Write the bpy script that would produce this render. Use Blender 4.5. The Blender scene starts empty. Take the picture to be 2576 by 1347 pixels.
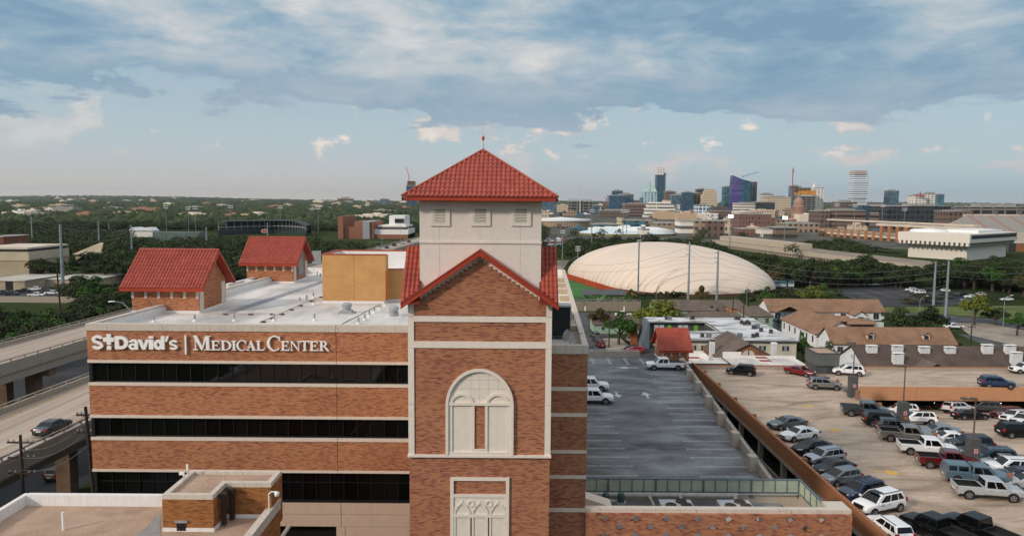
import bpy, bmesh, math, random
import numpy as np
from mathutils import Vector, Matrix
R = math.radians
rnd = random.Random(7)
SC = bpy.context.scene
COL = SC.collection
# ---------------------------------------------------------------- camera
CH = 38.0                      # height of the drone above the street
FPX, CX, CY = 1850.0, 1288.0, 673.5
PITCH, ROLL = math.atan(165.5 / FPX), R(0.41)
_f = Vector((0, math.cos(PITCH), -math.sin(PITCH)))
_r0 = Vector((1, 0, 0)); _u0 = Vector((0, math.sin(PITCH), math.cos(PITCH)))
_r = _r0 * math.cos(ROLL) + _u0 * math.sin(ROLL)
_u = _u0 * math.cos(ROLL) - _r0 * math.sin(ROLL)
CAMP = Vector((0, 0, CH))
cd = bpy.data.cameras.new("camera"); cam = bpy.data.objects.new("camera", cd); COL.objects.link(cam)
cd.sensor_width = 36; cd.lens = 36 * FPX / 2576; cd.clip_start = 0.5; cd.clip_end = 90000
mm = Matrix((( _r.x, _u.x, -_f.x, 0), (_r.y, _u.y, -_f.y, 0), (_r.z, _u.z, -_f.z, CH), (0, 0, 0, 1)))
cam.matrix_world = mm
SC.camera = cam
def ray(px, py): return _f + _r * ((px - CX) / FPX) - _u * ((py - CY) / FPX)
def at_z(px, py, z):
 d = ray(px, py); return CAMP + d * ((z - CH) / d.z)
def at_y(px, py, Y):
 d = ray(px, py); return CAMP + d * (Y / d.y)
# ---------------------------------------------------------------- view, sun, sky
SC.view_settings.view_transform = 'Standard'; SC.view_settings.look = 'None'
SC.view_settings.exposure = 0.0; SC.view_settings.gamma = 1
SUN_EL, SUN_AZ = R(27), R(-128)          # azimuth measured from +Y (view direction), negative = left
sd = bpy.data.lights.new("sun", 'SUN'); sun = bpy.data.objects.new("sun", sd); COL.objects.link(sun)
sd.energy = 2.5; sd.angle = R(6); sd.color = (1.0, 0.86, 0.72)
_sdir = Vector((math.sin(SUN_AZ) * math.cos(SUN_EL), math.cos(SUN_AZ) * math.cos(SUN_EL), math.sin(SUN_EL)))
sun.rotation_euler = (-_sdir).to_track_quat('-Z', 'Y').to_euler()
sun.location = (-60, -60, 120)
def lin(c):
 if isinstance(c, str):
  c = c.lstrip('#'); c = [int(c[i:i + 2], 16) / 255 for i in (0, 2, 4)]
 return tuple(x / 12.92 if x <= 0.04045 else ((x + 0.055) / 1.055) ** 2.4 for x in c)
class NT:
 def __init__(s, tree): s.t = tree; s.n = tree.nodes; s.l = tree.links
 def new(s, typ, **kw):
  n = s.n.new(typ)
  for k, v in kw.items():
   if k.startswith('i_'):
    key = k[2:]; key = int(key) if key.isdigit() else key.replace('_', ' ')
    s.set(n.inputs[key], v)
   else: setattr(n, k, v)
  return n
 def set(s, inp, v):
  if isinstance(v, bpy.types.NodeSocket): s.l.new(v, inp)
  elif isinstance(v, (tuple, list)) and len(v) == 3 and len(inp.default_value) == 4: inp.default_value = (*v, 1)
  else: inp.default_value = v
 def math(s, op, a, b=0.0, c=None, clamp=False):
  n = s.n.new('ShaderNodeMath'); n.operation = op; n.use_clamp = clamp
  s.set(n.inputs[0], a); s.set(n.inputs[1], b)
  if c is not None: s.set(n.inputs[2], c)
  return n.outputs[0]
 def mix(s, f, a, b, mode='MIX'):
  n = s.n.new('ShaderNodeMix'); n.data_type = 'RGBA'; n.blend_type = mode; n.clamp_factor = True
  s.set(n.inputs[0], f); s.set(n.inputs[6], a); s.set(n.inputs[7], b); return n.outputs[2]
 def ramp(s, f, stops, interp='LINEAR'):
  n = s.n.new('ShaderNodeValToRGB'); n.color_ramp.interpolation = interp
  cr = n.color_ramp
  while len(cr.elements) < len(stops): cr.elements.new(0.5)
  for e, (p, c) in zip(cr.elements, stops):
   e.position = p; e.color = (*c, 1) if not isinstance(c, float) else (c, c, c, 1)
  s.set(n.inputs[0], f); return n.outputs[0]
 def smooth(s, x, a, b):
  n = s.n.new('ShaderNodeMapRange'); n.interpolation_type = 'SMOOTHSTEP'
  s.set(n.inputs[0], x); n.inputs[1].default_value = a; n.inputs[2].default_value = b
  n.inputs[3].default_value = 0; n.inputs[4].default_value = 1; return n.outputs[0]
 def noise(s, vec, scale, detail=4, rough=.55, dist=0.0):
  n = s.n.new('ShaderNodeTexNoise'); s.set(n.inputs['Vector'], vec); n.inputs['Scale'].default_value = scale
  n.inputs['Detail'].default_value = detail; n.inputs['Roughness'].default_value = rough
  n.inputs['Distortion'].default_value = dist; return n.outputs[0]
 def xyz(s, v):
  n = s.n.new('ShaderNodeSeparateXYZ'); s.set(n.inputs[0], v); return n.outputs
 def vec(s, x, y, z):
  n = s.n.new('ShaderNodeCombineXYZ')
  for i, v in enumerate((x, y, z)): s.set(n.inputs[i], v)
  return n.outputs[0]
wd = bpy.data.worlds.new("World"); SC.world = wd; wd.use_nodes = True
wd.node_tree.nodes.clear(); W = NT(wd.node_tree)
def build_sky():
 tc = W.new('ShaderNodeTexCoord').outputs['Generated']
 x, y, z = W.xyz(tc)
 sky = W.new('ShaderNodeTexSky'); sky.sky_type = 'NISHITA'; sky.sun_disc = False
 sky.sun_elevation = SUN_EL; sky.sun_rotation = SUN_AZ; sky.altitude = 200; sky.dust_density = 2
 nish = W.mix(1.0, sky.outputs[0], (0.10, 0.10, 0.10), 'MULTIPLY')
 h = W.math('SQRT', W.math('ADD', W.math('MULTIPLY', x, x), W.math('MULTIPLY', y, y)))
 az = W.math('DIVIDE', x, W.math('MAXIMUM', h, .01))
 el = W.math('DIVIDE', z, W.math('MAXIMUM', h, .01))
 # distant air: warm at the horizon, blue above
 base = W.ramp(W.math('MULTIPLY', el, 4.0, clamp=True), [(0, lin('#dfcfbf')), (.05, lin('#d0c7c0')), (.14, lin('#c6c8c9')),
   (.27, lin('#bccad1')), (.45, lin('#b2c6d0')), (1, lin('#93b3c9'))])
 bluer = W.ramp(W.math('MULTIPLY', el, 4.0, clamp=True), [(0, lin('#b9c1c6')), (.06, lin('#adc0cb')), (.2, lin('#b6c9d2')),
   (.45, lin('#b0c7d1')), (1, lin('#8db0c8'))])
 base = W.mix(W.smooth(az, -.35, .45), base, bluer)
 base = W.mix(.12, base, nish)
 # low warm and pink cumulus, seen from the side
 pa = W.vec(W.math('MULTIPLY', az, 3.0), W.math('MULTIPLY', el, 4.6), 2.3)
 big = W.noise(pa, 1.7, 2, .5)
 puff = W.noise(pa, 7.5, 10, .58, .0)
 p = W.math('ADD', puff, W.math('MULTIPLY', W.math('SUBTRACT', big, .5), .75))
 band = W.math('MULTIPLY', W.smooth(el, .045, .07), W.math('SUBTRACT', 1, W.smooth(el, .11, .135)))
 m1 = W.math('MULTIPLY', W.math('MULTIPLY', W.smooth(p, .535, .635), band), W.smooth(az, -.8, -.2))
 pc = W.ramp(puff, [(.35, lin('#a9bccb')), (.52, lin('#d3cbc6')), (.66, lin('#ece2d8'))])
 base = W.mix(W.math('MULTIPLY', m1, .95), base, pc)
 pb = W.vec(W.math('MULTIPLY', az, 3.2), W.math('MULTIPLY', el, 6.0), 4.1)
 low = W.noise(pb, 4.5, 8, .55, .2)
 m2 = W.math('MULTIPLY', W.smooth(low, .50, .64), W.math('MULTIPLY', W.smooth(el, .018, .04), W.math('SUBTRACT', 1, W.smooth(el, .05, .075))))
 base = W.mix(W.math('MULTIPLY', W.math('MULTIPLY', m2, .75), W.smooth(az, -.15, .15)), base, lin('#ddcbc6'))
 # the cloud deck, on a plane overhead
 den = W.math('ADD', W.math('MAXIMUM', el, 0.0), .05)
 px = W.math('DIVIDE', az, den); py = W.math('DIVIDE', 1.0, den)
 pv = W.vec(px, py, 0.0)
 n1 = W.noise(pv, .55, 10, .6, .3)
 n2 = W.noise(pv, .17, 3, .5, .2)
 va = W.vec(az, W.math('MULTIPLY', el, 2.6), 1.7); n4 = W.noise(va, 3.2, 3, .5, .3); n3 = W.noise(va, 8.5, 12, .62, .25)
 s = W.math('ADD', W.math('MULTIPLY', n1, .22), W.math('ADD', W.math('MULTIPLY', n4, .33), W.math('MULTIPLY', n3, .45)))
 dcol = W.ramp(s, [(.41, lin('#7f9fb8')), (.46, lin('#8eabc0')), (.50, lin('#a1b7c6')), (.54, lin('#b6c2cb')), (.60, lin('#cfd2d4')), (.67, lin('#e4e0dc'))])
 under = W.mix(.6, dcol, lin('#83a2b9'))
 dcol = W.mix(W.smooth(el, .135, .19), under, dcol)
 hi = W.smooth(el, .34, .9)
 dcol = W.mix(hi, dcol, W.mix(n2, (.62, .68, .76), (1.0, 1.0, 1.0)))
 edge = W.math('ADD', el, W.math('ADD', W.math('MULTIPLY', W.math('SUBTRACT', n2, .5), .10), W.math('MULTIPLY', W.math('SUBTRACT', n3, .5), .20)))
 soft = W.math('MULTIPLY', W.math('MULTIPLY', W.smooth(n4, .47, .6), W.smooth(n3, .44, .58)), W.math('MULTIPLY', W.smooth(el, .04, .09), .6))
 base = W.mix(soft, base, W.mix(.5, dcol, lin('#c3c8cc')))
 base = W.mix(W.smooth(edge, .108, .124), base, dcol)
 bg = W.new('ShaderNodeBackground'); W.set(bg.inputs[0], base); bg.inputs[1].default_value = 1.0
 out = W.new('ShaderNodeOutputWorld'); W.l.new(bg.outputs[0], out.inputs[0])
build_sky()
# ---------------------------------------------------------------- materials
MATS = {}
def pmat(name):
 m = bpy.data.materials.new(name); m.use_nodes = True; T = NT(m.node_tree)
 b = [n for n in T.n if n.type == 'BSDF_PRINCIPLED'][0]
 geo = T.new('ShaderNodeNewGeometry')
 return m, T, b, geo.outputs['Position']
def M(name, col, rough=.8, var=.12, vs=.6, metal=0.0, spec=.4, bump=0.0, fine=0.0, stretch=None, coat=0.0, emit=None):
 """plain surface with large soft variation (var at scale vs) and fine grain"""
 if name in MATS: return MATS[name]
 m, T, b, pos = pmat(name); c = lin(col) if isinstance(col, str) else col
 if stretch:
  mp = T.new('ShaderNodeMapping'); T.set(mp.inputs[0], pos); mp.inputs['Scale'].default_value = stretch; pos = mp.outputs[0]
 out = c
 if var or fine:
  f = T.noise(pos, vs, 5, .6)
  lo = tuple(max(0, v * (1 - 2.2 * var)) for v in c); hi = tuple(min(1, v * (1 + 2.2 * var)) for v in c)
  out = T.mix(T.smooth(f, .25, .75), lo, hi)
  if fine:
   g = T.noise(pos, vs * 14, 3, .6)
   out = T.mix(1.0, out, T.ramp(g, [(.3, 1 - fine), (.7, 1.0 + fine * .6)]), 'MULTIPLY')
 T.set(b.inputs['Base Color'], out)
 b.inputs['Roughness'].default_value = rough; b.inputs['Metallic'].default_value = metal
 b.inputs['Specular IOR Level'].default_value = spec
 if coat: b.inputs['Coat Weight'].default_value = coat; b.inputs['Coat Roughness'].default_value = .06
 if bump:
  bn = T.new('ShaderNodeBump'); bn.inputs['Strength'].default_value = bump; bn.inputs['Distance'].default_value = .02
  T.set(bn.inputs['Height'], T.noise(pos, vs * 10, 3)); T.l.new(bn.outputs[0], b.inputs['Normal'])
 if emit: b.inputs['Emission Color'].default_value = (*lin(emit[0]), 1); b.inputs['Emission Strength'].default_value = emit[1]
 MATS[name] = m; return m
def brick(name, c1, c2, c3, mortar, bw=.31, bh=.1, ms=.012, gain=1.0, streak=.5):
 if name in MATS: return MATS[name]
 m, T, b, pos = pmat(name)
 x, y, z = T.xyz(pos)
 uv = T.vec(T.math('ADD', x, y), z, 0.0)
 t = T.new('ShaderNodeTexBrick'); T.set(t.inputs['Vector'], uv)
 t.offset = .5; t.squash = 1.0
 t.inputs['Scale'].default_value = 1; t.inputs['Mortar Size'].default_value = ms; t.inputs['Mortar Smooth'].default_value = .1
 t.inputs['Brick Width'].default_value = bw; t.inputs['Row Height'].default_value = bh; t.inputs['Bias'].default_value = 0
 t.inputs['Color1'].default_value = (0, 0, 0, 1); t.inputs['Color2'].default_value = (1, 1, 1, 1); t.inputs['Mortar'].default_value = (.5, .5, .5, 1)
 # runs of darker bricks drift through the wall
 n = T.noise(T.vec(T.math('MULTIPLY', T.math('ADD', x, y), .9), T.math('MULTIPLY', z, 2.4), 0), 1.4, 3, .6)
 f = T.math('ADD', t.outputs[0], T.math('MULTIPLY', T.math('SUBTRACT', n, .5), streak))
 f = T.math('MULTIPLY', f, gain)
 l1, l2, l3 = lin(c1), lin(c2), lin(c3)
 a = T.ramp(f, [(.0, l1), (.5, tuple(u * .92 for u in l1)), (.66, l2), (.9, l2), (.97, l3)])
 col = T.mix(t.outputs['Fac'], a, lin(mortar))
 g = T.noise(pos, .22, 4, .6)
 col = T.mix(1.0, col, T.ramp(g, [(.3, .86), (.7, 1.1)]), 'MULTIPLY')
 T.set(b.inputs['Base Color'], col); b.inputs['Roughness'].default_value = .85; b.inputs['Specular IOR Level'].default_value = .25
 MATS[name] = m; return m
def stained(name, col, dark, rough=.85, drip=.5, vs=1.2, spec=.25):
 """concrete or stucco with rain streaks running down the face"""
 if name in MATS: return MATS[name]
 m, T, b, pos = pmat(name); x, y, z = T.xyz(pos)
 c = lin(col); d = lin(dark)
 s = T.noise(T.vec(T.math('MULTIPLY', T.math('ADD', x, y), 3.2 * vs), T.math('MULTIPLY', z, .22 * vs), T.math('MULTIPLY', y, .3)), 1.0, 6, .65)
 g = T.noise(pos, .5, 5, .6)
 k = T.math('MULTIPLY', T.smooth(s, .48, .78), T.math('MULTIPLY', T.smooth(g, .3, .7), drip))
 col_ = T.mix(k, T.mix(T.smooth(T.noise(pos, 2.5, 5, .7), .2, .8), tuple(v * .93 for v in c), tuple(min(1, v * 1.05) for v in c)), d)
 T.set(b.inputs['Base Color'], col_); b.inputs['Roughness'].default_value = rough; b.inputs['Specular IOR Level'].default_value = spec
 MATS[name] = m; return m
def patchy(name, stops, vs=.25, streak=(1, 1, 1), rough=.85, fine=.12, dist=.4, spec=.25, fs=9):
 """weathered horizontal surface: colour ramp over large noise, plus grain"""
 if name in MATS: return MATS[name]
 m, T, b, pos = pmat(name)
 mp = T.new('ShaderNodeMapping'); T.set(mp.inputs[0], pos); mp.inputs['Scale'].default_value = streak
 f = T.noise(mp.outputs[0], vs, 7, .62, dist)
 col = T.ramp(f, [(p, lin(c)) for p, c in stops])
 g = T.noise(pos, fs, 3, .7)
 col = T.mix(1.0, col, T.ramp(g, [(.25, 1 - fine), (.75, 1 + fine)]), 'MULTIPLY')
 T.set(b.inputs['Base Color'], col); b.inputs['Roughness'].default_value = rough; b.inputs['Specular IOR Level'].default_value = spec
 MATS[name] = m; return m
def gridmat(name, wall, glass, du, dz, fu, fz, rough=.25, wrough=.8, wvar=.08, gvar=.5, metal=0.0):
 """facade with a grid of windows cut into it (far buildings): du, dz spacing, fu, fz window share"""
 if name in MATS: return MATS[name]
 du, dz = du * 2, dz * 2
 m, T, b, pos = pmat(name); x, y, z = T.xyz(pos)
 u = T.math('ADD', x, T.math('MULTIPLY', y, 1.0))
 uu = T.math('DIVIDE', u, du); zz = T.math('DIVIDE', z, dz)
 a = T.math('LESS_THAN', T.math('FRACT', T.math('ADD', uu, 500)), fu); c = T.math('LESS_THAN', T.math('FRACT', zz), fz)
 g = T.math('MULTIPLY', a, c)
 nz = T.new('ShaderNodeNewGeometry'); up = T.math('GREATER_THAN', T.math('ABSOLUTE', T.xyz(nz.outputs['Normal'])[2]), .6)
 g = T.math('MULTIPLY', g, T.math('SUBTRACT', 1, up))
 wn = T.new('ShaderNodeTexWhiteNoise'); wn.noise_dimensions = '3D'
 T.set(wn.inputs['Vector'], T.vec(T.math('FLOOR', uu), T.math('FLOOR', zz), 0))
 gl = lin(glass); wl = lin(wall); dk = .8 if max(wl) < .45 else 1.1
 gl = tuple(v * .9 for v in gl); wl = tuple(v * dk for v in wl)
 gc = T.mix(wn.outputs['Value'], tuple(v * (1 - gvar) for v in gl), tuple(min(1, v * (1 + gvar)) for v in gl))
 wc = T.mix(T.noise(pos, .05, 4), tuple(v * (1 - wvar) for v in wl), tuple(min(1, v * (1 + wvar)) for v in wl))
 T.set(b.inputs['Base Color'], T.mix(g, wc, gc))
 b.inputs['Specular IOR Level'].default_value = .3
 T.set(b.inputs['Roughness'], T.math('SUBTRACT', wrough, T.math('MULTIPLY', g, wrough - rough)))
 if metal: T.set(b.inputs['Metallic'], T.math('MULTIPLY', g, metal))
 MATS[name] = m; return m
def paneglass(name, x0, pw):
 m, T, b, pos = pmat(name); x, y, z = T.xyz(pos)
 wn = T.new('ShaderNodeTexWhiteNoise'); wn.noise_dimensions = '3D'
 T.set(wn.inputs['Vector'], T.vec(T.math('FLOOR', T.math('DIVIDE', T.math('SUBTRACT', x, x0), pw)), T.math('FLOOR', T.math('DIVIDE', z, 4.19)), 0))
 T.set(b.inputs['Base Color'], T.mix(wn.outputs[0], lin('#040405'), lin('#101113'))); b.inputs['Roughness'].default_value = .04; b.inputs['Specular IOR Level'].default_value = .5
 h = T.math('ADD', T.noise(pos, .5, 2), T.math('MULTIPLY', wn.outputs[0], T.math('MULTIPLY', T.math('SUBTRACT', x, x0), .05)))
 bn = T.new('ShaderNodeBump'); bn.inputs['Strength'].default_value = .35; bn.inputs['Distance'].default_value = .05; T.set(bn.inputs['Height'], h); T.l.new(bn.outputs[0], b.inputs['Normal'])
 return m
def glass(name, col, rough=.06, spec=.6):
 return M(name, col, rough=rough, var=.0, spec=spec)
# ---------------------------------------------------------------- object helpers
LOC = {}
def setp(o, label=None, cat=None, group=None, kind=None):
 if label: o['label'] = label
 if cat: o['category'] = cat
 if group: o['group'] = group
 if kind: o['kind'] = kind
 return o
def thing(name, label, cat, loc=(0, 0, 0), rz=0.0, group=None, scale=1.0):
 o = bpy.data.objects.new(name, None); o.empty_display_size = .5; COL.objects.link(o)
 o.location = loc; o.rotation_euler = (0, 0, rz)
 if scale != 1: o.scale = (scale,) * 3
 LOC[o.name] = Vector(loc)
 return setp(o, label, cat, group)
class MB:
 def __init__(s): s.v = []; s.f = []; s.m = []; s.cur = 0
 def face(s, pts, m=None):
  i = len(s.v); s.v += [tuple(p) for p in pts]; s.f.append(list(range(i, i + len(pts)))); s.m.append(s.cur if m is None else m); return s
 def box(s, x0, x1, y0, y1, z0, z1, m=None, skip=''):
  if x0 > x1: x0, x1 = x1, x0
  if y0 > y1: y0, y1 = y1, y0
  if z0 > z1: z0, z1 = z1, z0
  i = len(s.v)
  s.v += [(x0, y0, z0), (x1, y0, z0), (x1, y1, z0), (x0, y1, z0), (x0, y0, z1), (x1, y0, z1), (x1, y1, z1), (x0, y1, z1)]
  for k, q in (('b', (0, 3, 2, 1)), ('t', (4, 5, 6, 7)), ('f', (0, 1, 5, 4)), ('r', (1, 2, 6, 5)), ('k', (2, 3, 7, 6)), ('l', (3, 0, 4, 7))):
   if k not in skip: s.f.append([i + a for a in q]); s.m.append(s.cur if m is None else m)
  return s
 def obox(s, a, b, w, z0, z1, m=None):
  """box along the ground line a-b, width w, between z0 and z1 (z may be pairs for the two ends)"""
  a = Vector(a[:2]); b = Vector(b[:2]); d = (b - a).normalized(); n = Vector((-d.y, d.x)) * (w / 2)
  za, zb = (z0 if isinstance(z0, (tuple, list)) else (z0, z0)); ta, tb = (z1 if isinstance(z1, (tuple, list)) else (z1, z1))
  P = [a - n, b - n, b + n, a + n]; zb_ = [za, zb, zb, za]; zt_ = [ta, tb, tb, ta]
  return s.hexa([(p.x, p.y, z) for p, z in zip(P, zb_)], [(p.x, p.y, z) for p, z in zip(P, zt_)], m)
 def hexa(s, lo, hi, m=None):
  n = len(lo); i = len(s.v); s.v += [tuple(p) for p in lo] + [tuple(p) for p in hi]
  mi = s.cur if m is None else m
  s.f.append([i + k for k in reversed(range(n))]); s.m.append(mi)
  s.f.append([i + n + k for k in range(n)]); s.m.append(mi)
  for k in range(n):
   j = (k + 1) % n; s.f.append([i + k, i + j, i + n + j, i + n + k]); s.m.append(mi)
  return s
 def prism(s, poly, z0, z1, m=None):
  ar = sum(poly[i][0] * poly[(i + 1) % len(poly)][1] - poly[(i + 1) % len(poly)][0] * poly[i][1] for i in range(len(poly)))
  if ar < 0: poly = poly[::-1]
  return s.hexa([(p[0], p[1], z0) for p in poly], [(p[0], p[1], z1) for p in poly], m)
 def slab(s, poly, nrm, m=None):
  """extrude a 3D polygon by vector nrm"""
  return s.hexa([tuple(p) for p in poly], [tuple(Vector(p) + Vector(nrm)) for p in poly], m)
 def tube(s, p, q, r0, r1=None, n=8, m=None, cap=True):
  p = Vector(p); q = Vector(q); r1 = r0 if r1 is None else r1
  d = (q - p).normalized(); a = d.orthogonal().normalized(); b = d.cross(a)
  i = len(s.v); mi = s.cur if m is None else m
  for c, r in ((p, r0), (q, r1)):
   for k in range(n):
    t = 2 * math.pi * k / n; s.v.append(tuple(c + (a * math.cos(t) + b * math.sin(t)) * r))
  for k in range(n):
   j = (k + 1) % n; s.f.append([i + k, i + j, i + n + j, i + n + k]); s.m.append(mi)
  if cap:
   s.f.append([i + k for k in reversed(range(n))]); s.m.append(mi); s.f.append([i + n + k for k in range(n)]); s.m.append(mi)
  return s
 def lathe(s, c, prof, n=16, axis='z', m=None, sx=1, sy=1, a0=0, a1=2 * math.pi):
  """prof: list of (r, h) along the axis"""
  c = Vector(c); i = len(s.v); mi = s.cur if m is None else m; full = abs(a1 - a0 - 2 * math.pi) < 1e-6; N = n if full else n + 1
  for r, h in prof:
   for k in range(N):
    t = a0 + (a1 - a0) * k / n; u, w = r * math.cos(t) * sx, r * math.sin(t) * sy
    s.v.append(tuple(c + (Vector((u, w, h)) if axis == 'z' else Vector((u, h, w)) if axis == 'y' else Vector((h, u, w)))))
  for a in range(len(prof) - 1):
   for k in range(n):
    j = (k + 1) % N if full else k + 1
    q = [i + a * N + k, i + a * N + j, i + (a + 1) * N + j, i + (a + 1) * N + k]
    s.f.append(q if axis != 'y' else q[::-1]); s.m.append(mi)
  return s
 def grid(s, rows, m=None, close=False):
  """rows: list of equal-length point lists"""
  i = len(s.v); n = len(rows[0]); mi = s.cur if m is None else m
  for r in rows: s.v += [tuple(p) for p in r]
  for a in range(len(rows) - 1):
   for k in range(n if close else n - 1):
    j = (k + 1) % n; s.f.append([i + a * n + k, i + a * n + j, i + (a + 1) * n + j, i + (a + 1) * n + k]); s.m.append(mi)
  return s
 def build(s, name, mats, parent=None, world=True, smooth=False, bevel=0.0, seg=1, fixn=False):
  if not isinstance(mats, (list, tuple)): mats = [mats]
  off = Vector((0, 0, 0))
  if parent is not None and world: off = LOC.get(parent.name, off)
  me = bpy.data.meshes.new(name)
  me.from_pydata([(p[0] - off.x, p[1] - off.y, p[2] - off.z) for p in s.v], [], s.f)
  for m in mats: me.materials.append(m)
  me.polygons.foreach_set('material_index', s.m)
  if smooth: me.polygons.foreach_set('use_smooth', [True] * len(me.polygons))
  me.update()
  if bevel or fixn:
   bm = bmesh.new(); bm.from_mesh(me)
   if fixn: bmesh.ops.remove_doubles(bm, verts=bm.verts, dist=1e-4); bmesh.ops.recalc_face_normals(bm, faces=bm.faces)
   if bevel: bmesh.ops.bevel(bm, geom=list(bm.edges), offset=bevel, segments=seg, affect='EDGES', clamp_overlap=True)
   bm.to_mesh(me); bm.free()
  o = bpy.data.objects.new(name, me); COL.objects.link(o)
  if parent is not None: o.parent = parent; LOC[o.name] = off if world else LOC.get(parent.name, off)
  return o
def single(mb, name, mats, label, cat, group=None, **kw):
 return setp(mb.build(name, mats, **kw), label, cat, group)
def structure(mb, name, mats, **kw):
 return setp(mb.build(name, mats, **kw), kind='structure')
def copy_tree(o, label=None, loc=None, rz=None, group=None, scale=None, parent=None, swap=None):
 c = o.copy(); COL.objects.link(c)
 if parent is not None: c.parent = parent
 if loc is not None: c.location = loc
 if rz is not None: c.rotation_euler = (0, 0, rz)
 if scale is not None: c.scale = scale if isinstance(scale, (tuple, list)) else (scale,) * 3
 if label: c['label'] = label
 if group: c['group'] = group
 if swap:
  for sl in c.material_slots:
   if sl.link == 'OBJECT': sl.material = swap
 for ch in o.children: copy_tree(ch, parent=c, swap=swap)
 return c
def tiles(p0, u, v, w, spans, name, mat, parent, tw=.31, tl=.5, rise=.09, step=.035, world=True):
 """barrel roof tiles: p0 eave corner, u along the eave, v up the slope, spans(u)->(v0,v1)"""
 p0 = Vector(p0); u = Vector(u).normalized(); v = Vector(v).normalized(); n = u.cross(v).normalized()
 if n.z < 0: n = -n
 mb = MB(); nc = max(1, round(w / tw)); tw = w / nc
 prof = [(0, 0), (.12, .0), (.22, .55), (.42, .95), (.58, .95), (.78, .55), (.88, .0), (1, 0)]
 for i in range(nc):
  a = (i + .5) * tw; v0, v1 = spans(a)
  if v1 - v0 < .05: continue
  j = math.floor(v0 / tl)
  while j * tl < v1:
   b0 = max(j * tl, v0); b1 = min((j + 1) * tl, v1); j += 1
   if b1 - b0 < .03: continue
   lo = [p0 + u * (i * tw + s * tw) + v * b0 + n * (h * rise + step) for s, h in prof]
   hi = [p0 + u * (i * tw + s * tw) + v * b1 + n * (h * rise) for s, h in prof]
   bt = [p0 + u * (i * tw + s * tw) + v * b0 + n * -.02 for s, h in prof]
   mb.grid([bt, lo]); mb.grid([lo, hi])
 return mb.build(name, mat, parent, world=world)
# ================================================================ materials of the hospital
BR = brick('orange_brick', '#ba7b54', '#9a563e', '#763e30', '#a98064', streak=.17, ms=.012, bw=.34, bh=.084)
BRT = brick('tower_brick', '#b27451', '#924f3d', '#66342e', '#9d7a63', bw=.34, bh=.084, streak=.2, ms=.013)
BRG = brick('golden_brick', '#a26b3c', '#8b522b', '#6a3a22', '#8e6742', bw=.36, bh=.088, streak=.3)
STONE = stained('cream_stone', '#d9cbbc', '#9c9184', drip=.25)
TRIM = stained('white_stone', '#e0d6cb', '#a9a096', drip=.15, vs=1.0)
CAPM = stained('weathered_coping', '#c9beb2', '#6f675f', drip=.85, vs=1.6)
STUC = stained('tower_stucco', '#dcd2ca', '#bdb2a8', drip=.16, vs=.8)
PANEL = stained('stone_panel', '#c3ab99', '#97806f', drip=.45, vs=.6)
GLS = glass('dark_window_glass', '#0b0c0e', .05, .45)
BLK = M('black_metal', '#141516', .5, .05)
TILE = None
def tile_mat(name, c1, c2, c3):
 m, T, b, pos = pmat(name)
 g = T.new('ShaderNodeNewGeometry')
 c = T.ramp(g.outputs['Random Per Island'], [(0, lin(c1)), (.5, lin(c2)), (1, lin(c3))])
 c = T.mix(1.0, c, T.ramp(T.noise(pos, .8, 5, .65), [(.3, .84), (.7, 1.1)]), 'MULTIPLY')
 T.set(b.inputs['Base Color'], c); b.inputs['Roughness'].default_value = .55; b.inputs['Specular IOR Level'].default_value = .35
 return m
TILE = tile_mat('red_clay_tile', '#9c4637', '#a24b3b', '#a85240')
TILED = M('tile_underlay', '#6e2a20', .8, .1)
FASC = M('red_fascia', '#a23a24', .5, .06, 1.0)
ROOFW = patchy('white_roof_membrane', [(.25, '#97938f'), (.42, '#b9b5b0'), (.55, '#d3cfca'), (.8, '#e6e2dd')], vs=.22, streak=(1, .45, 1), fine=.06)
ROOFG = patchy('pea_gravel', [(.25, '#8f7766'), (.5, '#a88e7b'), (.75, '#b9a08c')], vs=.5, fine=.34, fs=13)
PARW = stained('white_parapet_paint', '#e3e0de', '#9a9690', drip=.45, vs=1.4)
TANS = M('tan_stucco', '#c4955f', .9, .05, .5, fine=.1)
GALV = M('galvanised_metal', '#a9adb0', .45, .08, 2.0, metal=.5)
CONC = stained('concrete', '#a3988a', '#5f574e', drip=.7, vs=1.2)
CONCL = stained('light_concrete', '#b5ab9c', '#776e62', drip=.6, vs=1.2)
WHT = M('white_paint', '#e6e6e4', .5, .03)
LETW = M('sign_white', '#f2f1ef', .4, .0)
def fr(x0, x1, y0, y1, Y):
 ym, xm = (y0 + y1) / 2, (x0 + x1) / 2
 return at_y(x0, ym, Y).x, at_y(x1, ym, Y).x, at_y(xm, y1, Y).z, at_y(xm, y0, Y).z
def fbox(mb, x0, x1, y0, y1, Y, depth=.5, proud=0.0, m=None):
 a, b, c, d = fr(x0, x1, y0, y1, Y); return mb.box(a, b, Y - proud, Y + depth, c, d, m)
YM = 56.7                                            # front of the main wing
zf = lambda y: at_y(220, y, YM).z
ZPAR = zf(813); ZROOF = ZPAR - .8
XL0 = at_y(217, 815, YM).x; XL1 = XL0 + 2.9          # the left side wall runs slightly inward
YB = 106.0
XR = at_y(1030, 900, YM).x + 1.2
Y2 = 49.35                                           # front of the right wing
XR0 = at_y(1478.5, 900, Y2).x; XR1 = XR0 + 2.4
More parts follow.
